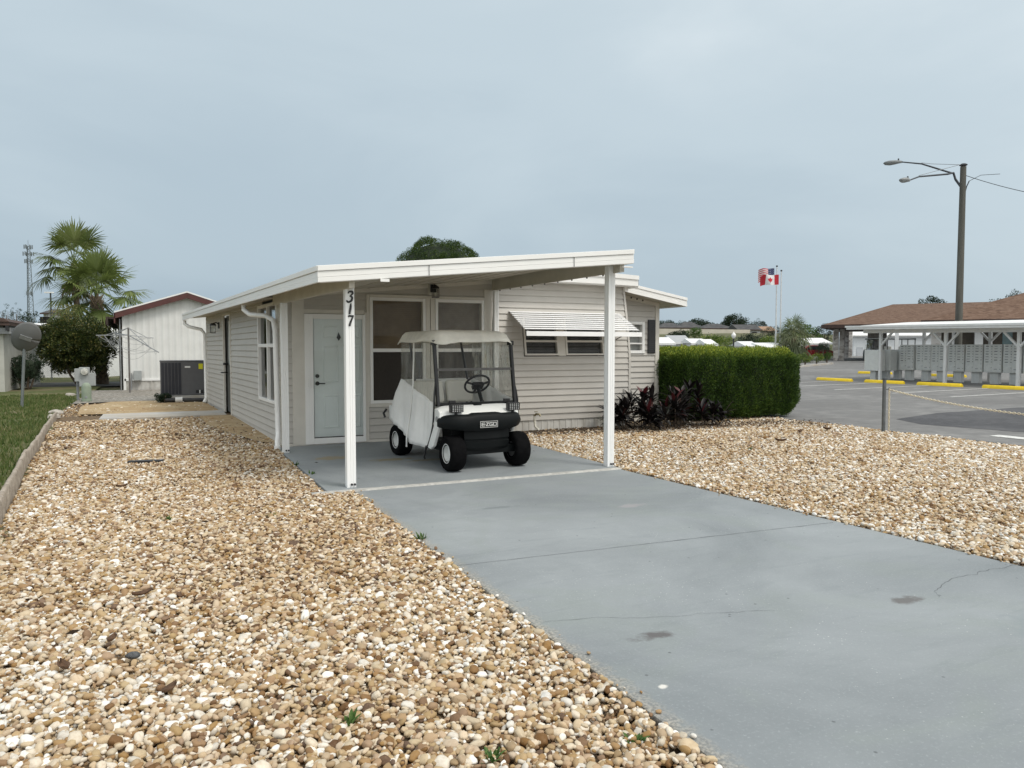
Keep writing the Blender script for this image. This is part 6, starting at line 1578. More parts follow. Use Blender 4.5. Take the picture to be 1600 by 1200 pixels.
# ---- dark shuttle cart under the porch
q = atD(1388, 566, 62); sc_ = thing('shuttle_cart', 'dark multi row passenger cart parked behind the mailboxes', 'cart', tuple(map(float, (q[0], q[1], gz(q[0], q[1])))), -YAW)
S_ = dict(parent=sc_, local=True)
M_grn = mat('dark_green_body', (.020, .030, .030), .35, .2, 4)
m = MB(); m.prism([(-1.75, -.6), (2.0, -.6), (2.0, .6), (-1.75, .6)], 1.92, 2.02); m.build('roof', M_grn, bevel=.06, seg=3, **S_)
m = MB(); m.prism([(-1.9, -.6), (2.0, -.6), (2.0, .6), (-1.9, .6)], .30, .78); m.extr([(-1.9, -.6, .7), (-1.45, -.6, .7), (-1.68, -.6, 1.1), (-1.86, -.6, 1.05)], (0, 1.2, 0)); m.build('body', M_grn, bevel=.05, **S_)
for x in (-1.62, -.4, .8, 1.9):
    for y in (-.56, .56):
        m = MB(); m.bar((x, y, .75), (x + (.12 if x < -1 else 0), y, 1.95), .05, .05); m.build('strut', M_black, **S_)
for x in (-.55, .35, 1.3):
    m = MB(); m.box(x, x + .45, -.55, .55, .78, .92); m.box(x + .42, x + .52, -.55, .55, .92, 1.35); m.build('bench_seat', M_seat, bevel=.04, **S_)
m = MB(); m.grid([[(-1.86, -.55, .95), (-1.86, .55, .95)], [(-1.60, -.55, 1.9), (-1.60, .55, 1.9)]]); m.build('windshield', M_wsh, **S_)
for x in (-1.3, 1.4):
    for y in (-.55, .55):
        m = MB(); m.lathe([(.1, -.1), (.28, -.1), (.3, 0), (.28, .1), (.1, .1)], (x, y, .3), 'y', 18); m.build('wheel', M_tyre, **S_)

# ---- flags and their poles
def flagpole(px, ptop, D, label):
    b = atD(px, 560, D); z0 = gz(b[0], b[1]); zt = float(atD(px, ptop, D)[2])
    t = thing('flagpole', label, 'flagpole', (float(b[0]), float(b[1]), z0), 0, 'pair of white flagpoles')
    m = MB(); m.tube([(b[0], b[1], z0 - .2), (b[0], b[1], zt)], [.085, .05], 10); m.build('pole', mat('pole_white', (.60, .62, .63), .4, .05, 5), t, smooth=1); m = MB(); bm = [(.0, -.1), (.08, -.05), (.1, 0), (.08, .06), (0, .1)]; m.lathe(bm, (b[0], b[1], zt + .08), 'z', 10); m.build('finial', M_dkmet, t)
    return b, zt
M_red = mat('flag_red', (.50, .02, .035), .7, .12, 2); M_fw = mat('flag_white', (.72, .72, .73), .7, .05, 2); M_blue = mat('flag_blue', (.030, .045, .13), .7, .1, 2)
def flag(px, ptop, D, hoist, fly, kind, name, label, slope):
    b = atD(px, ptop, D); n, k = 38, 26; m = MB()
    leaf = [(0, .92), (.12, .66), (.25, .72), (.20, .40), (.40, .60), (.45, .48), (.62, .52), (.56, .34), (.66, .26), (.36, .02), (.40, -.14), (.06, -.10), (.06, -.42), (-.06, -.42), (-.06, -.10), (-.40, -.14), (-.36, .02), (-.66, .26), (-.56, .34), (-.62, .52), (-.45, .48), (-.40, .60), (-.20, .40), (-.25, .72), (-.12, .66)]
    def inpoly(x, y):
        c = False; j = len(leaf) - 1
        for i in range(len(leaf)):
            if (leaf[i][1] > y) != (leaf[j][1] > y) and x < (leaf[j][0] - leaf[i][0]) * (y - leaf[i][1]) / (leaf[j][1] - leaf[i][1] + 1e-12) + leaf[i][0]: c = not c
            j = i
        return c
    def pt(u, v):
        wv = math.sin(u * 7 + v * 1.5) * .16 * u + math.sin(u * 13) * .04 * u
        dr_ = slope * u * u * fly; c = b - CR * (u * fly * .93 + .06) + np.array([CF[0], CF[1], 0]) * wv * fly
        return (c[0], c[1], b[2] - .12 - dr_ - v * hoist - .10 * math.sin(u * 6) * u)
    for i in range(n):
        for j in range(k):
            u, v = (i + .5) / n, (j + .5) / k
            if kind == 'us':
                if u < .42 and v < 7 / 13: m.cur = 1 if (i % 4 == 1 and j % 4 == 1) else 2
                else: m.cur = 0 if int(v * 13) % 2 == 0 else 1
            else:
                m.cur = 0 if (u < .25 or u > .75 or inpoly((u - .5) * 4.1, (.5 - v) * 2.3 + .2)) else 1
            m.add([pt(i / n, j / k), pt((i + 1) / n, j / k), pt((i + 1) / n, (j + 1) / k), pt(i / n, (j + 1) / k)], [(0, 1, 2, 3)])
    o = m.build(name, [M_red, M_fw, M_blue], smooth=3.2); tag(o, label, 'flag', 'flags flying beyond the hedge')
flagpole(1211.5, 418, 72, 'white flagpole of the stars and stripes, left of the pair'); flagpole(1218.5, 425, 70, 'white flagpole of the maple leaf flag, right of the pair')
flag(1211, 417, 72, 1.25, 1.6, 'us', 'flag', 'blue red and white striped flag with a star canton on the left pole', .12)
flag(1218, 427, 70, .95, 1.80, 'ca', 'flag', 'red and white maple leaf flag on the right pole', .10)

# ---- the far rise with its houses
M_hill = ground_mat('hill_grass', [(.3, (.040, .058, .022)), (.5, (.075, .092, .036)), (.7, (.15, .14, .075))], .25, bscale=3, bump=.4, bigscale=.05, big=.5, bigcol=(.14, .125, .07))
V = []; PXS = np.linspace(930, 1420, 40)
prof = [(95, .55), (105, 1.0), (125, 2.8), (150, 4.55), (168, 4.2), (260, 4.2), (420, 3.0), (600, -2)]
for D, z in prof:
    for px in PXS:
        fade = float(sstep(930, 1010, px) * (1 - sstep(1290, 1400, px))); p = atD(px, 544, D); V.append((p[0], p[1], (.3 if D < 500 else -2) + (z - .3) * fade + .25 * mnoise.noise(Vector((p[0] * .05, p[1] * .05, 0)))))
K = len(PXS); F = [(i * K + j, i * K + j + 1, (i + 1) * K + j + 1, (i + 1) * K + j) for i in range(len(prof) - 1) for j in range(K - 1)]
fast_mesh('hill', V, F, M_hill, smooth=True)['kind'] = 'structure'
def far_house(px0, px1, py_e, py_r, D, label, wallm, roofm, gable=False, group='houses on the far rise', dep=9.0, name='house', py_b=None, cat='house', wallh=2.6):
    a, b = atD(px0, py_e, D), atD(px1, py_e, D); w_ = float(np.linalg.norm(b - a)); c = (a + b) / 2; zt = float(atD(px0, py_r, D + dep / 2)[2]); ze = float(a[2])
    z0 = float(atD(px0, py_b, D)[2]) if py_b else ze - wallh
    t = thing(name, label, cat, (float(c[0]), float(c[1]), z0), -YAW, group); Q = dict(parent=t, local=True)
    hE, hR = ze - z0, max(zt - z0, ze - z0 + .5)
    m = MB(); m.box(-w_ / 2 + .3, w_ / 2 - .3, .4, dep - .4, -.6, hE); m.build('wall', wallm, **Q)
    m = MB()
    if gable == 'side':   # ridge parallel to view plane
        m.add([(-w_ / 2, 0, hE), (w_ / 2, 0, hE), (w_ / 2, dep, hE), (-w_ / 2, dep, hE), (-w_ / 2, dep / 2, hR), (w_ / 2, dep / 2, hR)], [(0, 1, 5, 4), (2, 3, 4, 5), (1, 2, 5), (3, 0, 4), (3, 2, 1, 0)])
    elif gable == 'front':
        m.add([(-w_ / 2, 0, hE), (w_ / 2, 0, hE), (w_ / 2, dep, hE), (-w_ / 2, dep, hE), (0, 0, hR), (0, dep, hR)], [(0, 4, 5, 3), (1, 2, 5, 4), (0, 1, 4), (2, 3, 5), (3, 2, 1, 0)])
    else: hip(m, w_, dep, hE, hR - hE, min(w_ * .33, dep / 2), cy=dep / 2)
    m.build('roof', roofm, **Q)
    m = MB(); m.box(-w_ / 2, w_ / 2, -.05, 0, hE - .18, hE + .02); m.build('fascia', M_white if wallm is M_white else MATS['brown_fascia'], **Q)
    for k in range(2):
        x = -w_ * .25 + k * w_ * .45; m = MB(); m.box(x - .55, x + .55, .33, .39, hE - 1.7, hE - .55); wn = m.build('window', M_dark, **Q)
    return t
M_tanw = mat('tan_stucco', (.44, .38, .31), .8, .1, 1); M_greyw = mat('grey_stucco', (.42, .42, .42), .8, .1, 1); M_tile = mat('tan_tile', (.30, .19, .12), .8, .2, 2)
far_house(1030, 1072, 512, 504.5, 172, 'grey roofed house on the far rise directly beside the shutter of the home', M_tanw, M_gsh)
far_house(1062, 1100, 512, 503, 185, 'house on the far rise with a dark hip roof, second from the white home', M_tanw, M_gsh)
far_house(1096, 1150, 513, 506, 172, 'wide low hip roofed house on the far rise behind the cream wall', M_tanw, M_gsh)
far_house(1153, 1191, 515, 507, 160, 'grey gabled house on the rise left of the flagpoles', M_greyw, M_gsh, 'side', py_b=524)
far_house(1193, 1215, 517, 510, 175, 'tan house with a brownish roof just behind the flagpoles', M_tanw, M_tile, 'side', py_b=526)
# cream boundary wall along the rise
m = MB(); M_cw = mat('cream_wall', (.56, .52, .44), .8, .08, 1)
a, b = atD(1020, 519.5, 152), atD(1172, 520.5, 152); u = (b - a); 
m.hexa([tuple(a - [0, 0, .8]), tuple(b - [0, 0, .8]), tuple(b + CF * .3 - [0, 0, .8]), tuple(a + CF * .3 - [0, 0, .8]), tuple(a + [0, 0, .80]), tuple(b + [0, 0, .70]), tuple(b + CF * .3 + [0, 0, .70]), tuple(a + CF * .3 + [0, 0, .80])])
tag(m.build('boundary_wall', M_cw), 'long cream boundary wall along the top of the far rise', 'wall')
# white roofed homes below it
far_house(1024, 1056, 536, 527, 74, 'white metal roofed home nearest the corner of the beige home', M_white, M_white, 'side', 'white roofed homes beyond the hedge', 7)
far_house(1050, 1082, 535, 524, 84, 'home with a grey gable roof among the white roofs beyond the hedge', M_white, mat('light_grey_roof', (.36, .37, .38), .6, .06, 2), 'side', 'white roofed homes beyond the hedge', 7)
far_house(1080, 1108, 536, 529, 80, 'white roofed home with a carport, third beyond the hedge', M_white, M_white, 'side', 'white roofed homes beyond the hedge', 6)
far_house(1104, 1123, 538, 530, 76, 'last small white roofed home left of the dark bush', M_white, M_white, 'side', 'white roofed homes beyond the hedge', 6)
far_house(1166, 1190, 541, 537.5, 70, 'long white low roof showing above the hedge left of the flagpoles', M_white, M_white, 'side', 'white roofed homes beyond the hedge', 6)
far_house(1192, 1232, 543.5, 538, 68, 'white low roofed home between the flagpoles and the palm', M_white, M_white, 'side', 'white roofed homes beyond the hedge', 6)
far_house(1266, 1302, 536, 528, 95, 'white roofed home left of the clubhouse columns', M_white, M_white, 'side', 'white roofed homes beyond the hedge', 7)
far_house(1246, 1268, 545, 540, 84, 'small cream home behind the palm with the grey skirt', M_cream, M_white, 'side', 'white roofed homes beyond the hedge', 6)
# trees along the skyline
def gtree(px, w_px, py_top, D, zbase, label, lm=LM_dark, name='tree', trunk=.28, ncl=60, nper=46, open_=False, group='trees on the skyline'):
    p = atD(px, 544, D); p[2] = zbase; h = float(atD(px, py_top, D)[2]) - zbase; w_ = w_px / FPX * D
    return far_tree(name, p, w_, h, label, lm, group, trunk, ncl, nper, open_=open_)
gtree(1040, 34, 500, 230, 5, 'dark tree on the skyline just right of the beige home')
gtree(1088, 42, 498, 225, 5, 'broad dark tree behind the hip roofed houses on the rise', ncl=80)
gtree(1110, 26, 504, 240, 5, 'low dark tree right of the broad one on the rise')
gtree(1148, 44, 492, 200, 5, 'large rounded oak standing tallest on the far rise', ncl=90)
gtree(1187, 24, 497, 205, 4, 'dark ragged tree left of the flagpoles')
gtree(1065, 30, 501, 215, 4, 'dark low crown between the first two trees on the rise')
gtree(1128, 26, 503, 215, 4, 'low dark crown just left of the large rounded oak')
gtree(1170, 30, 503, 190, 3, 'dark scrubby tree between the oak and the flagpoles')
gtree(1200, 26, 507, 140, 1, 'dark green tree in front of the tan house on the rise', ncl=50)
gtree(1216, 26, 509, 190, 2, 'grey green trees behind the flagpoles')
gtree(1262, 40, 506, 130, .6, 'fresh green tree right of the grey skirted palm', LM_lime, ncl=70)
gtree(1252, 34, 516, 160, .6, 'darker tree behind the fresh green one')
gtree(1288, 30, 504, 120, .6, 'dark tree left of the clubhouse roof corner')
gtree(1280, 22, 521, 110, .6, 'green small tree under the clubhouse roof corner', LM_lime)
gtree(1454, 46, 461, 118, .6, 'dark tree showing above the ridge of the clubhouse left of the light pole', ncl=70, open_=True)
gtree(1420, 26, 472, 122, .6, 'small dark crown low above the clubhouse ridge')
gtree(1550, 40, 458, 112, .6, 'dark tree above the clubhouse roof right of the light pole', ncl=60)
gtree(1582, 34, 450, 110, .6, 'dark tree top at the right edge above the clubhouse roof', ncl=60, open_=True)
# roadside planting and small things
def blob(px, py_b, w_px, py_t, D, label, lm, name='bush', cat='bush', ls=None, ncl=36, nper=60):
    b = atD(px, py_b, D); h = float(atD(px, py_t, D)[2] - b[2]); w_ = w_px / FPX * D
    t = thing(name, label, cat, tuple(map(float, b)), 0, 'bushes beyond the hedge')
    clumpy((b[0], b[1], b[2] + h * .5), (w_ * .42, w_ * .42, h * .42), ncl, nper, w_ * .13, ls or w_ * .05, lm, t, shell=False, lw=.6)
    m = MB(); m.tube([tuple(b - np.array([0, 0, .2])), tuple(b + np.array([0, 0, h * .5]))], [.08, .03], 6); m.build('stem', M_bark, t); return t
blob(1132, 548, 30, 525, 66, 'dark rounded bush left of the globe lamp', LM_hedge)
blob(1085, 527, 30, 513, 120, 'bright green shrub on the slope below the cream wall', LM_lime)
blob(1060, 530, 36, 518, 115, 'dark scrub on the slope behind the white roofs', LM_dark)
blob(1172, 541, 44, 524, 100, 'dark green scrub on the slope right of the globe lamp', LM_dark)
blob(1200, 543, 34, 526, 95, 'dense scrub at the feet of the flagpoles', LM_hedge)
blob(1112, 541, 40, 525, 110, 'green scrub on the slope above the white roofs', LM_hedge)
blob(1286, 554, 24, 534, 62, 'dark rounded bush left of the stone columns', LM_dark)
blob(1258, 567, 20, 551, 57, 'leafy green plants at the kerb nearest the hedge', LM_hedge)
blob(1276, 566, 22, 551, 58, 'leafy green plants at the kerb in front of the dark bush', LM_hedge)
blob(1292, 563, 20, 550, 62, 'green plants with pale flowers by the stone columns', LM_lime)
blob(1246, 567, 14, 552, 56, 'low green plants beside the hedge end', LM_hedge)
def far_palm(px, py_b, py_c, D, R, label, lm, nf, skirt):
    b = atD(px, py_b, D); z1 = float(atD(px, py_c, D)[2]); t = thing('palm_tree', label, 'palm tree', tuple(map(float, b)), 0, 'palms left of the clubhouse'); V, F, T = [], [], []
    top = np.array([b[0], b[1], z1])
    for k in range(nf):
        q = k / nf; az = k * 2.399; el = 1.3 - 1.7 * q; fan(V, F, T, top - np.array([0, 0, .3 * q]), (math.cos(az) * math.cos(el), math.sin(az) * math.cos(el), math.sin(el)), R * .45, R * .62, 16, .5 + q, .3 + .4 * random.random())
    fast_mesh('crown', V, F, lm, t, np.clip(T, 0, 1))
    if skirt:
        V, F, T = [], [], []
        for k in range(26):
            az = k * 2.4; el = -.15 - .6 * random.random(); fan(V, F, T, top - np.array([0, 0, R * .35]), (math.cos(az) * math.cos(el), math.sin(az) * math.cos(el), math.sin(el)), R * .4, R * .75, 14, 1.2, random.random())
        fast_mesh('dead_fronds', V, F, LM_grey, t, np.clip(T, 0, 1))
    m = MB(); m.tube([tuple(b - np.array([0, 0, .3])), tuple(top)], [.32, .22], 9); m.build('trunk', MATS['palm_boot'], t)
far_palm(1241, 556, 526, 64, 1.9, 'stout palm with a grey hanging skirt of fronds', LM_grey, 22, True)
far_palm(1239, 556, 516, 70, 1.9, 'green topped palm behind the grey skirted one', LM_palm, 20, False)
far_palm(1226, 554, 532, 66, 1.4, 'short pale palm at the left foot of the grey skirted one', LM_grey, 16, True)
# globe lamp
b = atD(1146, 552, 60); zt = float(atD(1146, 521, 60)[2]); t = thing('street_lamp', 'black post lamp with a white globe above the hedge', 'lamp', tuple(map(float, b)))
m = MB(); m.tube([tuple(b - np.array([0, 0, .3])), (b[0], b[1], zt - .42)], .06, 8); m.build('post', M_black, t); m = MB(); m.lathe([(.05, -.42), (.12, -.36), (.19, -.2), (.17, -.06), (.07, .02), (.04, .12), (0, .14)], (b[0], b[1], zt), 'z', 12); m.build('globe', mat('globe_white', (.80, .80, .78), .3, .03, 3), t, smooth=1)
# red car
b = atD(1268, 558, 76); t = thing('parked_car', 'dark red car parked behind the kerb planting', 'car', tuple(map(float, (b[0], b[1], gz(b[0], b[1])))), -YAW); Q = dict(parent=t, local=True)
M_car = mat('red_car', (.22, .016, .022), .25, .1, 2)
m = MB(); m.extr([(-2.0, -.8, .35), (2.1, -.8, .35), (2.15, -.8, .75), (1.6, -.8, .95), (1.0, -.8, 1.42), (-.6, -.8, 1.45), (-1.2, -.8, 1.0), (-2.0, -.8, .85)], (0, 1.6, 0)); m.build('body', M_car, bevel=.08, seg=3, **Q)
m = MB(); m.extr([(-.95, -.815, 1.0), (1.3, -.815, 1.0), (.9, -.815, 1.36), (-.5, -.815, 1.38)], (0, 1.63, 0)); m.build('window', mat('car_glass', (.03, .035, .04), .1, .1, 3), **Q)
for x in (-1.25, 1.3):
    for y in (-.75, .75):
        m = MB(); m.lathe([(.1, -.1), (.3, -.1), (.32, 0), (.3, .1), (.1, .1)], (x, y, .33), 'y', 16); m.build('wheel', M_tyre, **Q)
# kerb
m = MB(); a, b = onZ(1246, 569.5, .45), onZ(1300, 565, .52); a[2] = gz(a[0], a[1]) + .05; b[2] = gz(b[0], b[1]) + .05
m.bar(tuple(a - (b - a) * .2), tuple(b), .25, .16); m.build('kerb', M_walk)['kind'] = 'structure'
# ================================================================== LEFT SIDE
GZ = .09
def gp(px, py): return onZ(px, py, GZ)
# ---- log edging between gravel and lawn
M_log = mat('weathered_log', (.42, .37, .31), .95, .35, 10, .8, 30, col2=(.22, .185, .15))
LE = ['nearest scalloped log edging strip at the left border of the gravel', 'log edging strip where the border stands tallest', 'log edging strip behind the tallest piece', 'middle log edging strip along the lawn', 'log edging strip sunk low beside bare soil', 'farthest log edging strip near the stones']
EP = [(1.6, .20), (8.3, .20), (9.6, .20), (11.7, .16), (13.6, .13), (15.6, .12), (18.3, .12)]
for i in range(6):
    y0, y1 = EP[i][0] + .02, EP[i + 1][0] - .02; hgt = EP[i][1]; n = max(6, int((y1 - y0) / .085)); m = MB(); rows = []
    for k in range(n):
        y = y0 + (y1 - y0) * (k + .5) / n; x = float(edge_x(y)) - .02 + .015 * mnoise.noise(Vector((y * 2, 0, i))); hh = hgt + .015 * mnoise.noise(Vector((y * 9, i, 0))); r = (y1 - y0) / n / 2
        zb = float(base_z(x, y))
        for q in range(9):
            a = math.pi * 2 * q / 8; 
        b0 = len(m.v)
        for zz, f_ in ((zb - .05, 1.0), (zb + hh - .015, 1.0), (zb + hh, .6)):
            for q in range(8):
                a = math.pi * 2 * q / 8; m.v.append((x + .028 * f_ * math.cos(a), y + r * 1.04 * f_ * math.sin(a), zz))
        for l_ in range(2):
            for q in range(8): m.f.append([b0 + l_ * 8 + q, b0 + l_ * 8 + (q + 1) % 8, b0 + (l_ + 1) * 8 + (q + 1) % 8, b0 + (l_ + 1) * 8 + q]); m.m.append(0)
        m.f.append([b0 + 16 + q for q in range(8)]); m.m.append(0)
    o = m.build('log_edging', M_log, smooth=.9); tag(o, LE[i], 'garden edging', 'log edging along the lawn')
# black strip lying on the gravel, black stone
a, b = onZ(200, 722, .02), onZ(256, 720, .02)
m = MB(); m.bar(tuple(a), tuple(b), .10, .035); tag(m.build('drain_grate', M_black, bevel=.006), 'flat black strip lying across the left gravel', 'drain strip')
p = onZ(208, 1026, .02); bm = bmesh.new(); bmesh.ops.create_icosphere(bm, subdivisions=3, radius=1)
for v in bm.verts: v.co = v.co * (1 + .2 * mnoise.noise(v.co * 1.3)); v.co = Vector((p[0] + v.co.x * .036, p[1] + v.co.y * .022, p[2] + .008 + v.co.z * .018))
me = bpy.data.meshes.new('black_stone'); bm.to_mesh(me); bm.free(); me.materials.append(mat('speckled_stone', (.06, .065, .07), .7, .6, 90)); me.polygons.foreach_set('use_smooth', [True] * len(me.polygons))
o = bpy.data.objects.new('black_stone', me); COL.objects.link(o); tag(o, 'single speckled black stone among the pale pebbles', 'stone')

# ---- neighbour's white ribbed home
M_rib = mat('white_metal_siding', (.72, .725, .71), .5, .06, 2, col2=(.64, .64, .62))
M_brd = mat('maroon_trim', (.085, .028, .024), .6, .2, 4)
D0 = 26.0; c0 = atD(195, 612, D0); nh = thing('ribbed_home', 'white ribbed metal home with maroon gable trim behind the air conditioner', 'mobile home', (float(c0[0]), float(c0[1]), .06))
y0 = float(c0[1]) ; x0 = float(c0[0]); zl = float(onY(195, 492, y0)[2]); zp = float(onY(292, 464, y0)[2]); xp = float(onY(292, 464, y0)[0]); x1 = 2 * xp - x0
m = MB(); n = int((x1 - x0) / .07); pr = []
for k in range(n + 1):
    x = x0 + (x1 - x0) * k / n; zt = zl + (zp - zl) * (1 - abs(x - xp) / (xp - x0)); o = .018 if k % 3 == 0 else 0
    pr.append((x, y0 - o, zt))
m.grid([[(x, y, .45) for x, y, z in pr], [(x, y, z) for x, y, z in pr]])
m.grid([[(x0, y0 + .1 * k - (0.018 if False else 0), .45), (x0, y0 + .1 * k, zl)] for k in range(0, 120)])
wl = m.build('wall', M_rib, nh)
m = MB(); m.box(x0 - .03, x0 + .05, y0 - .03, y0 + .05, .02, zl); m.box(x0, x1, y0 - .03, y0, .42, .50); m.build('corner_trim', M_white, nh)
m = MB(); m.grid([[(x, y - .005 + .02 * (k % 2), .02) for k, (x, y, z) in enumerate(pr)], [(x, y - .005 + .02 * (k % 2), .42) for k, (x, y, z) in enumerate(pr)]]); m.build('skirting', mat('dirty_skirting', (.52, .51, .48), .7, .2, 3, col2=(.33, .31, .28)), nh)
m = MB()
for (xa, za, xb, zb) in ((x0 - .25, zl - .08, xp, zp), (xp, zp, x1 + .25, zl - .08)):
    m.hexa([(xa, y0 - .28, za + .14), (xb, y0 - .28, zb + .14), (xb, y0 + 12, zb + .14), (xa, y0 + 12, za + .14), (xa, y0 - .28, za + .19), (xb, y0 - .28, zb + .19), (xb, y0 + 12, zb + .19), (xa, y0 + 12, za + .19)])
rf2 = m.build('roof', M_white, nh)
m = MB()
for (xa, za, xb, zb) in ((x0 - .25, zl - .08, xp, zp), (xp, zp, x1 + .25, zl - .08)):
    m.hexa([(xa, y0 - .27, za - .06), (xb, y0 - .27, zb - .06), (xb, y0 - .22, zb - .06), (xa, y0 - .22, za - .06), (xa, y0 - .27, za + .138), (xb, y0 - .27, zb + .138), (xb, y0 - .22, zb + .138), (xa, y0 - .22, za + .138)])
m.box(x0 - .27, x0 - .23, y0 - .27, y0 + 12, zl - .30, zl + .06)
m.build('gable_trim', M_brd, rf2)
m = MB(); m.box(x0 - .55, x0 - .02, y0 + .8, y0 + 7, zl - .12, zl - .05); m.box(x0 - .57, x0 - .50, y0 + .6, y0 + 7, zl - .34, zl - .05); m.build('eave', mat('dark_brown_eave', (.045, .03, .025), .7, .2, 4), nh)
m = MB(); m.tube([(x0 - .12, y0 + .5, .05), (x0 - .12, y0 + .5, zl - .1)], .05, 8); m.build('downspout', mat('dark_brown_eave', (.045, .03, .025)), nh)
# ---- air conditioner
a0 = atD(251, 617, 20.6); a1 = atD(321, 617, 20.2); ax0, ax1, ay = float(a0[0]), float(a1[0]), float((a0[1] + a1[1]) / 2); az0, az1 = float(a0[2]), float(atD(285, 565, 20.4)[2])
ac = thing('air_conditioner', 'large dark grey air conditioner with a yellow energy sticker beside the house', 'air conditioner', (ax0, ay, .09))
M_ac = mat('ac_grey', (.115, .117, .125), .5, .06, 5, metal=.2); M_acd = mat('ac_dark', (.022, .024, .034), .55, .1, 5)
m = MB(); m.box(ax0, ax1, ay, ay + .95, az0, az1); m.box(ax0 - .012, ax1 + .012, ay - .012, ay + .96, az1, az1 + .03); m.build('casing', M_ac, ac, bevel=.012)
m = MB(); gw = (ax1 - ax0) * .46
for k in range(6): m.box(ax0 + .03 + gw * k / 6, ax0 + .03 + gw * (k + .8) / 6, ay - .012, ay + .01, az0 + .04, az1 - .03)
m.build('coil_grille', M_acd, ac)
m = MB(); m.box(ax1 - .14, ax1 - .03, ay - .008, ay - .001, az1 - .21, az1 - .06); m.build('energy_sticker', mat('sticker_yellow', (.70, .66, .02), .5, .1, 30), ac)
m = MB(); m.box(ax0 + .62, ax0 + .76, ay - .008, ay - .001, az1 - .17, az1 - .125); m.build('badge', M_white, ac)
m = MB(); m.box(ax1 - .22, ax1 - .03, ay - .01, ay - .001, az0 + .05, az0 + .14); sp_ = m.build('service_panel', M_black, ac); m = MB(); m.box(ax1 - .135, ax1 - .105, ay - .014, ay - .009, az0 + .05, az0 + .14); m.build('service_label', M_white, sp_)
m = MB(); m.tube([(ax1 + .0, ay + .3, az1 - .1), (ax1 + .07, ay + .3, az1 - .25), (ax1 + .08, ay + .3, az0 + .3), (ax1 + .03, ay + .3, az0 + .15)], .022, 8); m.build('line_set', M_black, ac)
m = MB(); m.box(ax0 - .08, ax1 + .08, ay - .06, ay + 1.05, .02, az0 - .004); m.build('base_pad', M_walk, ac, bevel=.01)
# drain pipe along the ground in front of it
m = MB(); q0, q1 = gp(258, 630), gp(322, 628); m.tube([(q0[0], q0[1], .17), (q1[0], q1[1], .15)], .055, 12)
dp_ = m.build('drain_pipe', mat('black_pipe', (.04, .04, .042), .6, .3, 8), smooth=1); tag(dp_, 'dark drain pipe lying on the ground in front of the air conditioner', 'pipe')
m = MB(); q = q0 + (q1 - q0) * .33; m.tube([(q[0] - .09, q[1], .17), (q[0] + .09, q[1], .17)], .075, 12); m.build('coupling', M_white, dp_, smooth=1)
# ---- meter post, pedestal
q = gp(122, 626); mp_ = thing('electric_meter', 'grey electric meter boxes on a short post', 'meter', (float(q[0]), float(q[1]), GZ)); x, y = float(q[0]), float(q[1]); Dm = float((q - C0) @ CF)
zt = float(atD(130, 574, Dm)[2]); zb = float(atD(130, 603, Dm)[2]); s = Dm / FPX
m = MB(); m.tube([(x, y, -.02), (x, y, zt - .1)], .035, 8); m.build('post', M_galv, mp_)
M_mb = mat('meter_grey', (.36, .38, .38), .5, .08, 6, metal=.2)
for (pa, pb, ta, tb, nm) in ((117, 124, 576, 596, 'side_box'), (124, 139, 574, 604, 'meter_box'), (139, 148, 583, 603, 'side_box')):
    A_, B2_ = atD(pa, tb, Dm - .15), atD(pb, ta, Dm - .15); m = MB(); m.box(float(A_[0]), float(B2_[0]), y - .18, y - .02, float(A_[2]), float(B2_[2])); bx_ = m.build(nm, M_mb, mp_, bevel=.006)
A_ = atD(131.5, 581, Dm - .2); m = MB(); m.lathe([(.10, -.02), (.10, -.05), (.085, -.11), (0, -.12)], (float(A_[0]), y - .17, float(A_[2])), 'y', 16); m.build('meter_glass', mat('meter_lens', (.50, .50, .46), .15, .3, 16), mp_, smooth=1)
q = gp(135.5, 627.5); pd = thing('utility_pedestal', 'rounded pale green utility pedestal in front of the electric meter', 'pedestal', (float(q[0]), float(q[1]), GZ)); Dm = float((q - C0) @ CF); zt = float(atD(135, 598, Dm)[2])
m = MB(); m.lathe([(.135, GZ - .03), (.135, GZ + .06), (.122, GZ + .065), (.122, zt - .12), (.10, zt - .05), (.05, zt), (0, zt + .005)], (float(q[0]), float(q[1]), 0), 'z', 20); m.build('cover', mat('pale_green', (.24, .29, .22), .6, .12, 6), pd, smooth=.8)
m = MB(); m.box(float(q[0]) - .03, float(q[0]) + .03, float(q[1]) - .127, float(q[1]) - .11, GZ + .10, GZ + .16); m.build('latch', M_galv, pd)
# ---- satellite dish
q = gp(34, 637); sd_ = thing('satellite_dish', 'grey satellite dish on a steel pole on the lawn', 'satellite dish', (float(q[0]), float(q[1]), GZ)); Dm = float((q - C0) @ CF)
top = atD(38, 541, Dm); m = MB(); m.tube([(q[0], q[1], GZ - .05), tuple(top)], .035, 10); m.build('pole', mat('dish_pole', (.17, .19, .19), .5, .15, 6, metal=.3), sd_, smooth=1)
cc = atD(41, 526, Dm - .1); ax = CF * .80 - CR * .36 + np.array([0, 0, .42]); ax /= np.linalg.norm(ax)     # pointing away: the back is seen
s1 = np.cross(ax, [0, 0, 1.]); s1 /= np.linalg.norm(s1); s2 = np.cross(s1, ax); cq, sq_ = math.cos(R_(-24)), math.sin(R_(-24)); s1, s2 = s1 * cq + s2 * sq_, s2 * cq - s1 * sq_; m = MB(); rows = []
for r in np.linspace(0.02, 1, 9): rows.append([tuple(cc + s1 * .31 * r * math.cos(t) + s2 * .41 * r * math.sin(t) + ax * .09 * (r * r - 1)) for t in np.linspace(0, 2 * math.pi, 33)])
m.grid(rows); m.build('reflector', mat('dish_grey', (.135, .14, .14), .6, .08, 5), sd_, smooth=3.2, solid=.012)
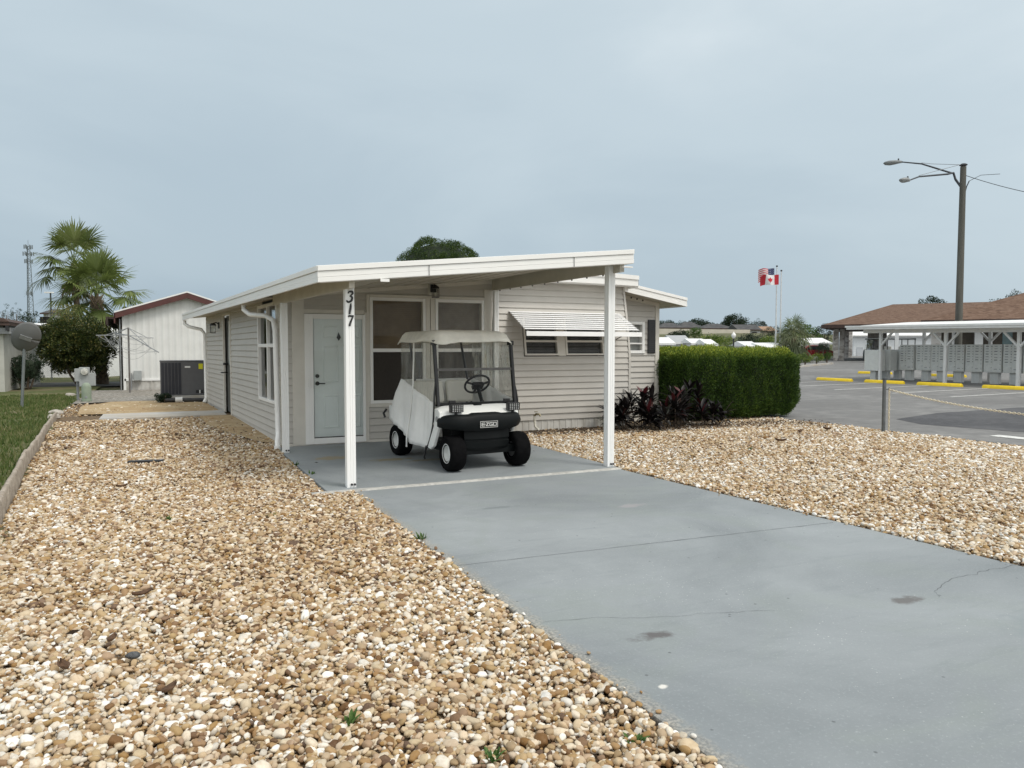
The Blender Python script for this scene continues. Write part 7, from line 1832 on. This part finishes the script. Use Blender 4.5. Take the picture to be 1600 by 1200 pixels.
m = MB(); m.tube([tuple(top - np.array([0, 0, .05])), tuple(top + np.array([0, 0, .08])), tuple(cc - ax * .10)], [.05, .05, .03], 8); m.obox(tuple(cc - ax * .10), s1 * .13, s2 * .05, ax * .02); m.build('mount', M_galv, sd_)
m = MB(); e = cc + ax * .42 - s2 * .30; m.tube([tuple(cc - s2 * .40 - ax * .02), tuple(e)], .015, 6); m.obox(tuple(e + ax * .03), s1 * .035, s2 * .035, ax * .07); m.build('feed_arm', M_galv, sd_)
# ---- rotary clothes dryer
q = gp(203, 614); x, y = float(q[0]), float(q[1]); Dm = float((q - C0) @ CF); zt = float(atD(203, 512, Dm)[2]); cd = thing('clothes_dryer', 'rotary clothes dryer with drooping arms in front of the white ribbed home', 'clothes dryer', (x, y, GZ))
M_rust = mat('rusty_pipe', (.18, .18, .18), .6, .5, 6, col2=(.12, .095, .08), stretch=(1, 1, .4))
m = MB(); m.tube([(x, y, GZ - .05), (x, y, zt)], .028, 8); m.build('post', M_rust, cd)
tips = [atD(248, 550.5, Dm - .7), atD(240, 528, Dm + .4), atD(150, 524, Dm - .3), atD(176, 520, Dm + .9)]
hub = np.array([x, y, zt - .25])
for tp in tips:
    m = MB(); m.tube([tuple(hub), tuple(tp)], .016, 6); ar = m.build('arm', M_galv, cd); m = MB(); m.tube([(x, y, zt - .01), tuple(hub + (tp - hub) * .72)], .011, 6); m.build('brace', M_galv, ar)
m = MB()
for k, (i, j) in enumerate(((2, 3), (2, 0), (3, 1), (2, 3), (0, 1), (2, 0))):
    for f in (.5, .75, .95):
        a, b = hub + (tips[i] - hub) * f, hub + (tips[j] - hub) * f; sg = .12 + .45 * random.random() * (1 if i == 2 else .4)
        m.tube([tuple(a + (b - a) * t - np.array([0, 0, sg * 4 * t * (1 - t)]) + .02 * np.array([mnoise.noise(Vector((t * 9, k, f * 9))), 0, 0])) for t in np.linspace(0, 1, 12)], .004, 4)
m.build('line', M_galv, cd)
# conduit pipes at the corner of the ribbed home
cp = thing('conduit', 'thin grey conduit pipes with a small box at the corner of the ribbed home', 'conduit', (x0, y0 - .1, .06))
m = MB(); m.tube([(x0 - .10, y0 - .12, 0), (x0 - .10, y0 - .12, 2.6)], .02, 6); m.build('pipe', M_galv, cp); m = MB(); m.tube([(x0 + .22, y0 - .10, 0), (x0 + .22, y0 - .10, .7)], .02, 6); m.build('pipe', M_galv, cp); m = MB(); m.box(x0 + .30, x0 + .55, y0 - .20, y0 - .02, .45, .78); m.build('box', M_mb, cp)
# ---- neighbour building at the left edge
A_ = atD(8, 612, 25); nb = thing('brown_roof_home', 'pale corner of a home with a brown roof edge at the left picture edge', 'house', (float(A_[0]), float(A_[1]), .06)); xa, ya = float(A_[0]), float(A_[1]); zt = float(atD(8, 508, 25)[2])
m = MB(); m.box(xa - 6, xa, ya, ya + 8, 0, zt); m.build('wall', mat('pale_panel', (.44, .44, .40), .7, .12, 2), nb)
q = atD(22, 496, 25.5); m = MB(); m.box(xa - 6, float(q[0]), ya - .4, ya + 8.4, zt - .02, zt + .10); m.hexa([(xa - 6, ya - .45, zt + .1), (float(q[0]) + .02, ya - .45, zt + .1), (float(q[0]) + .02, ya + 8.4, zt + .1), (xa - 6, ya + 8.4, zt + .1), (xa - 6, ya - .45, zt + .9), (float(q[0]) - .15, ya - .45, zt + .22), (float(q[0]) - .15, ya + 8.4, zt + .22), (xa - 6, ya + 8.4, zt + .9)]); m.build('roof', mat('brown_metal_roof', (.075, .045, .036), .6, .3, 3), nb)
m = MB(); m.box(float(q[0]) - .10, float(q[0]) - .02, ya - .46, ya + 8, zt - .20, zt - .03); m.build('gutter', M_black, nb)
q = atD(8, 517, 25); m = MB(); m.obox(tuple(q), (.22, 0, 0), (0, .3, 0), (0, 0, .10)); m.build('awning_end', M_galv, nb)
# ---- far white home across the street, its fence
t = far_house(-40, 150, 526, 505, 38.5, 'long white home with a bright metal roof across the street at the left', M_white, M_white, 'side', 'homes across the street', 7, 'white_home', 592)
fa, fb = atD(-30, 591, 36.2), atD(192, 591, 36.2); fz = .10; fh = 1.45
fe = thing('chain_link_fence', 'grey chain link fence in front of the far white home', 'fence', (float(fa[0]), float(fa[1]), fz)); u = fb - fa; u[2] = 0; Lf = float(np.linalg.norm(u)); u /= Lf; B0 = np.array([fa[0], fa[1], fz])
m = MB(); st_ = .085; n = int(Lf / st_)
for k in range(-int(fh / st_), n):
    for sg in (1, -1):
        s0 = k * st_; a, b = (s0, 0.0), (s0 + fh, fh)
        if sg < 0: a, b = (s0, fh), (s0 + fh, 0.0)
        if a[0] < 0 or b[0] > Lf: continue
        m.tube([tuple(B0 + u * a[0] + np.array([0, 0, a[1]])), tuple(B0 + u * b[0] + np.array([0, 0, b[1]]))], .0035, 3, cap=False)
m.build('wire_mesh', M_galv, fe)
for k in range(5):
    p = B0 + u * Lf * k / 4; m = MB(); m.tube([tuple(p - np.array([0, 0, .1])), tuple(p + np.array([0, 0, fh + .05]))], .03, 8); m.build('post', M_galv, fe)
m = MB(); m.tube([tuple(B0 + np.array([0, 0, fh])), tuple(B0 + u * Lf + np.array([0, 0, fh]))], .022, 8); m.build('top_rail', M_galv, fe)
# ---- far things on the left skyline
M_tower = mat('tower_steel', (.16, .19, .21), .6, .1, .5)
b = atD(49, 544, 300); b[2] = -.3; zt = float(atD(48, 386, 300)[2]); ct = thing('lattice_tower', 'tall thin lattice radio tower on the left skyline', 'tower', tuple(map(float, b)))
m = MB(); W0, W1 = 1.7, .55
def leg(k, f): a = k * 2.094 + .4; r = W0 + (W1 - W0) * f; return np.array([b[0] + r * math.cos(a), b[1] + r * math.sin(a), b[2] + (zt - b[2]) * f])
for k in range(3): m.tube([tuple(leg(k, 0)), tuple(leg(k, 1))], [.20, .13], 6)
NS = 22
for i in range(NS):
    for k in range(3): m.bar(tuple(leg(k, i / NS)), tuple(leg((k + 1) % 3, (i + 1) / NS)), .10, .10); m.bar(tuple(leg(k, (i + 1) / NS)), tuple(leg((k + 1) % 3, (i + 1) / NS)), .09, .09)
m.build('mast', M_tower, ct)
for f, L_ in ((.995, 1.4), (.93, 1.8), (.86, 1.3), (.56, .9)):
    m = MB()
    for k in range(6):
        a = k * 1.047; p = np.array([b[0] + L_ * math.cos(a), b[1] + L_ * math.sin(a), b[2] + (zt - b[2]) * f]); m.obox(tuple(p), (.18, 0, 0), (0, .18, 0), (0, 0, .8)); m.bar((b[0], b[1], p[2]), tuple(p), .1, .1)
    m.build('antenna', M_tower, ct)
m = MB(); m.tube([(b[0], b[1], zt), (b[0], b[1], zt + 2.5)], .08, 5); m.build('spike', M_tower, ct)
b = atD(82, 560, 62); b[2] = .05; zt = float(atD(82, 458, 62)[2]); t = thing('street_light', 'distant street light with a flat white head left of the palms', 'street light', tuple(map(float, b)))
m = MB(); m.tube([tuple(b), (b[0], b[1], zt)], [.09, .06], 8); m.build('pole', M_dkmet, t); c = np.array([b[0], b[1], zt + .03]) - CR * .12; m = MB(); m.obox(tuple(c), CR * .32, np.array([CF[0], CF[1], 0]) * .15, (0, 0, .05)); m.build('lamp_head', M_white, t)
gtree(12, 22, 473, 120, 0, 'dark pine clump at the left edge of the skyline', ncl=30, open_=True)
gtree(27, 18, 471, 118, 0, 'pine with an open rounded crown left of the tower', ncl=34, open_=True)
gtree(48, 40, 480, 95, 0, 'dense round dark tree at the foot of the tower', ncl=80)
gtree(72, 26, 497, 100, 0, 'low dark trees between the tower and the palms')
gtree(172, 30, 487, 90, 0, 'dark tree showing left of the ribbed home')
gtree(200, 40, 494, 95, 0, 'dark low tree behind the ribbed home')
far_house(62, 76, 489, 483, 110, 'pale distant building between the dark tree and the street light', M_greyw, M_gsh, 'side', None, 6, 'distant_building', cat='building', wallh=5)
# pale stones by the gravel corner
M_rock = mat('pale_rock', (.40, .37, .33), .9, .3, 8, .8, 20)
def rock(px, py, r, label):
    p = gp(px, py); bm = bmesh.new(); bmesh.ops.create_icosphere(bm, subdivisions=3, radius=1)
    for v in bm.verts: c = v.co.copy(); v.co = Vector((p[0], p[1], GZ + r * .3)) + Vector((c.x * r * 1.3, c.y * r, c.z * r * .7)) * (1 + .35 * mnoise.noise(c * 1.6 + Vector((px, 0, 0))))
    me = bpy.data.meshes.new('rock'); bm.to_mesh(me); bm.free(); me.materials.append(M_rock); o = bpy.data.objects.new('rock', me); COL.objects.link(o); tag(o, label, 'rock', 'pale rocks at the corner of the lawn')
rock(88, 648, .12, 'pale rock at the far end of the log edging'); rock(84, 654, .10, 'small rock just below the far end of the log edging'); rock(110, 620, .12, 'pale rock at the lawn corner near the meter')
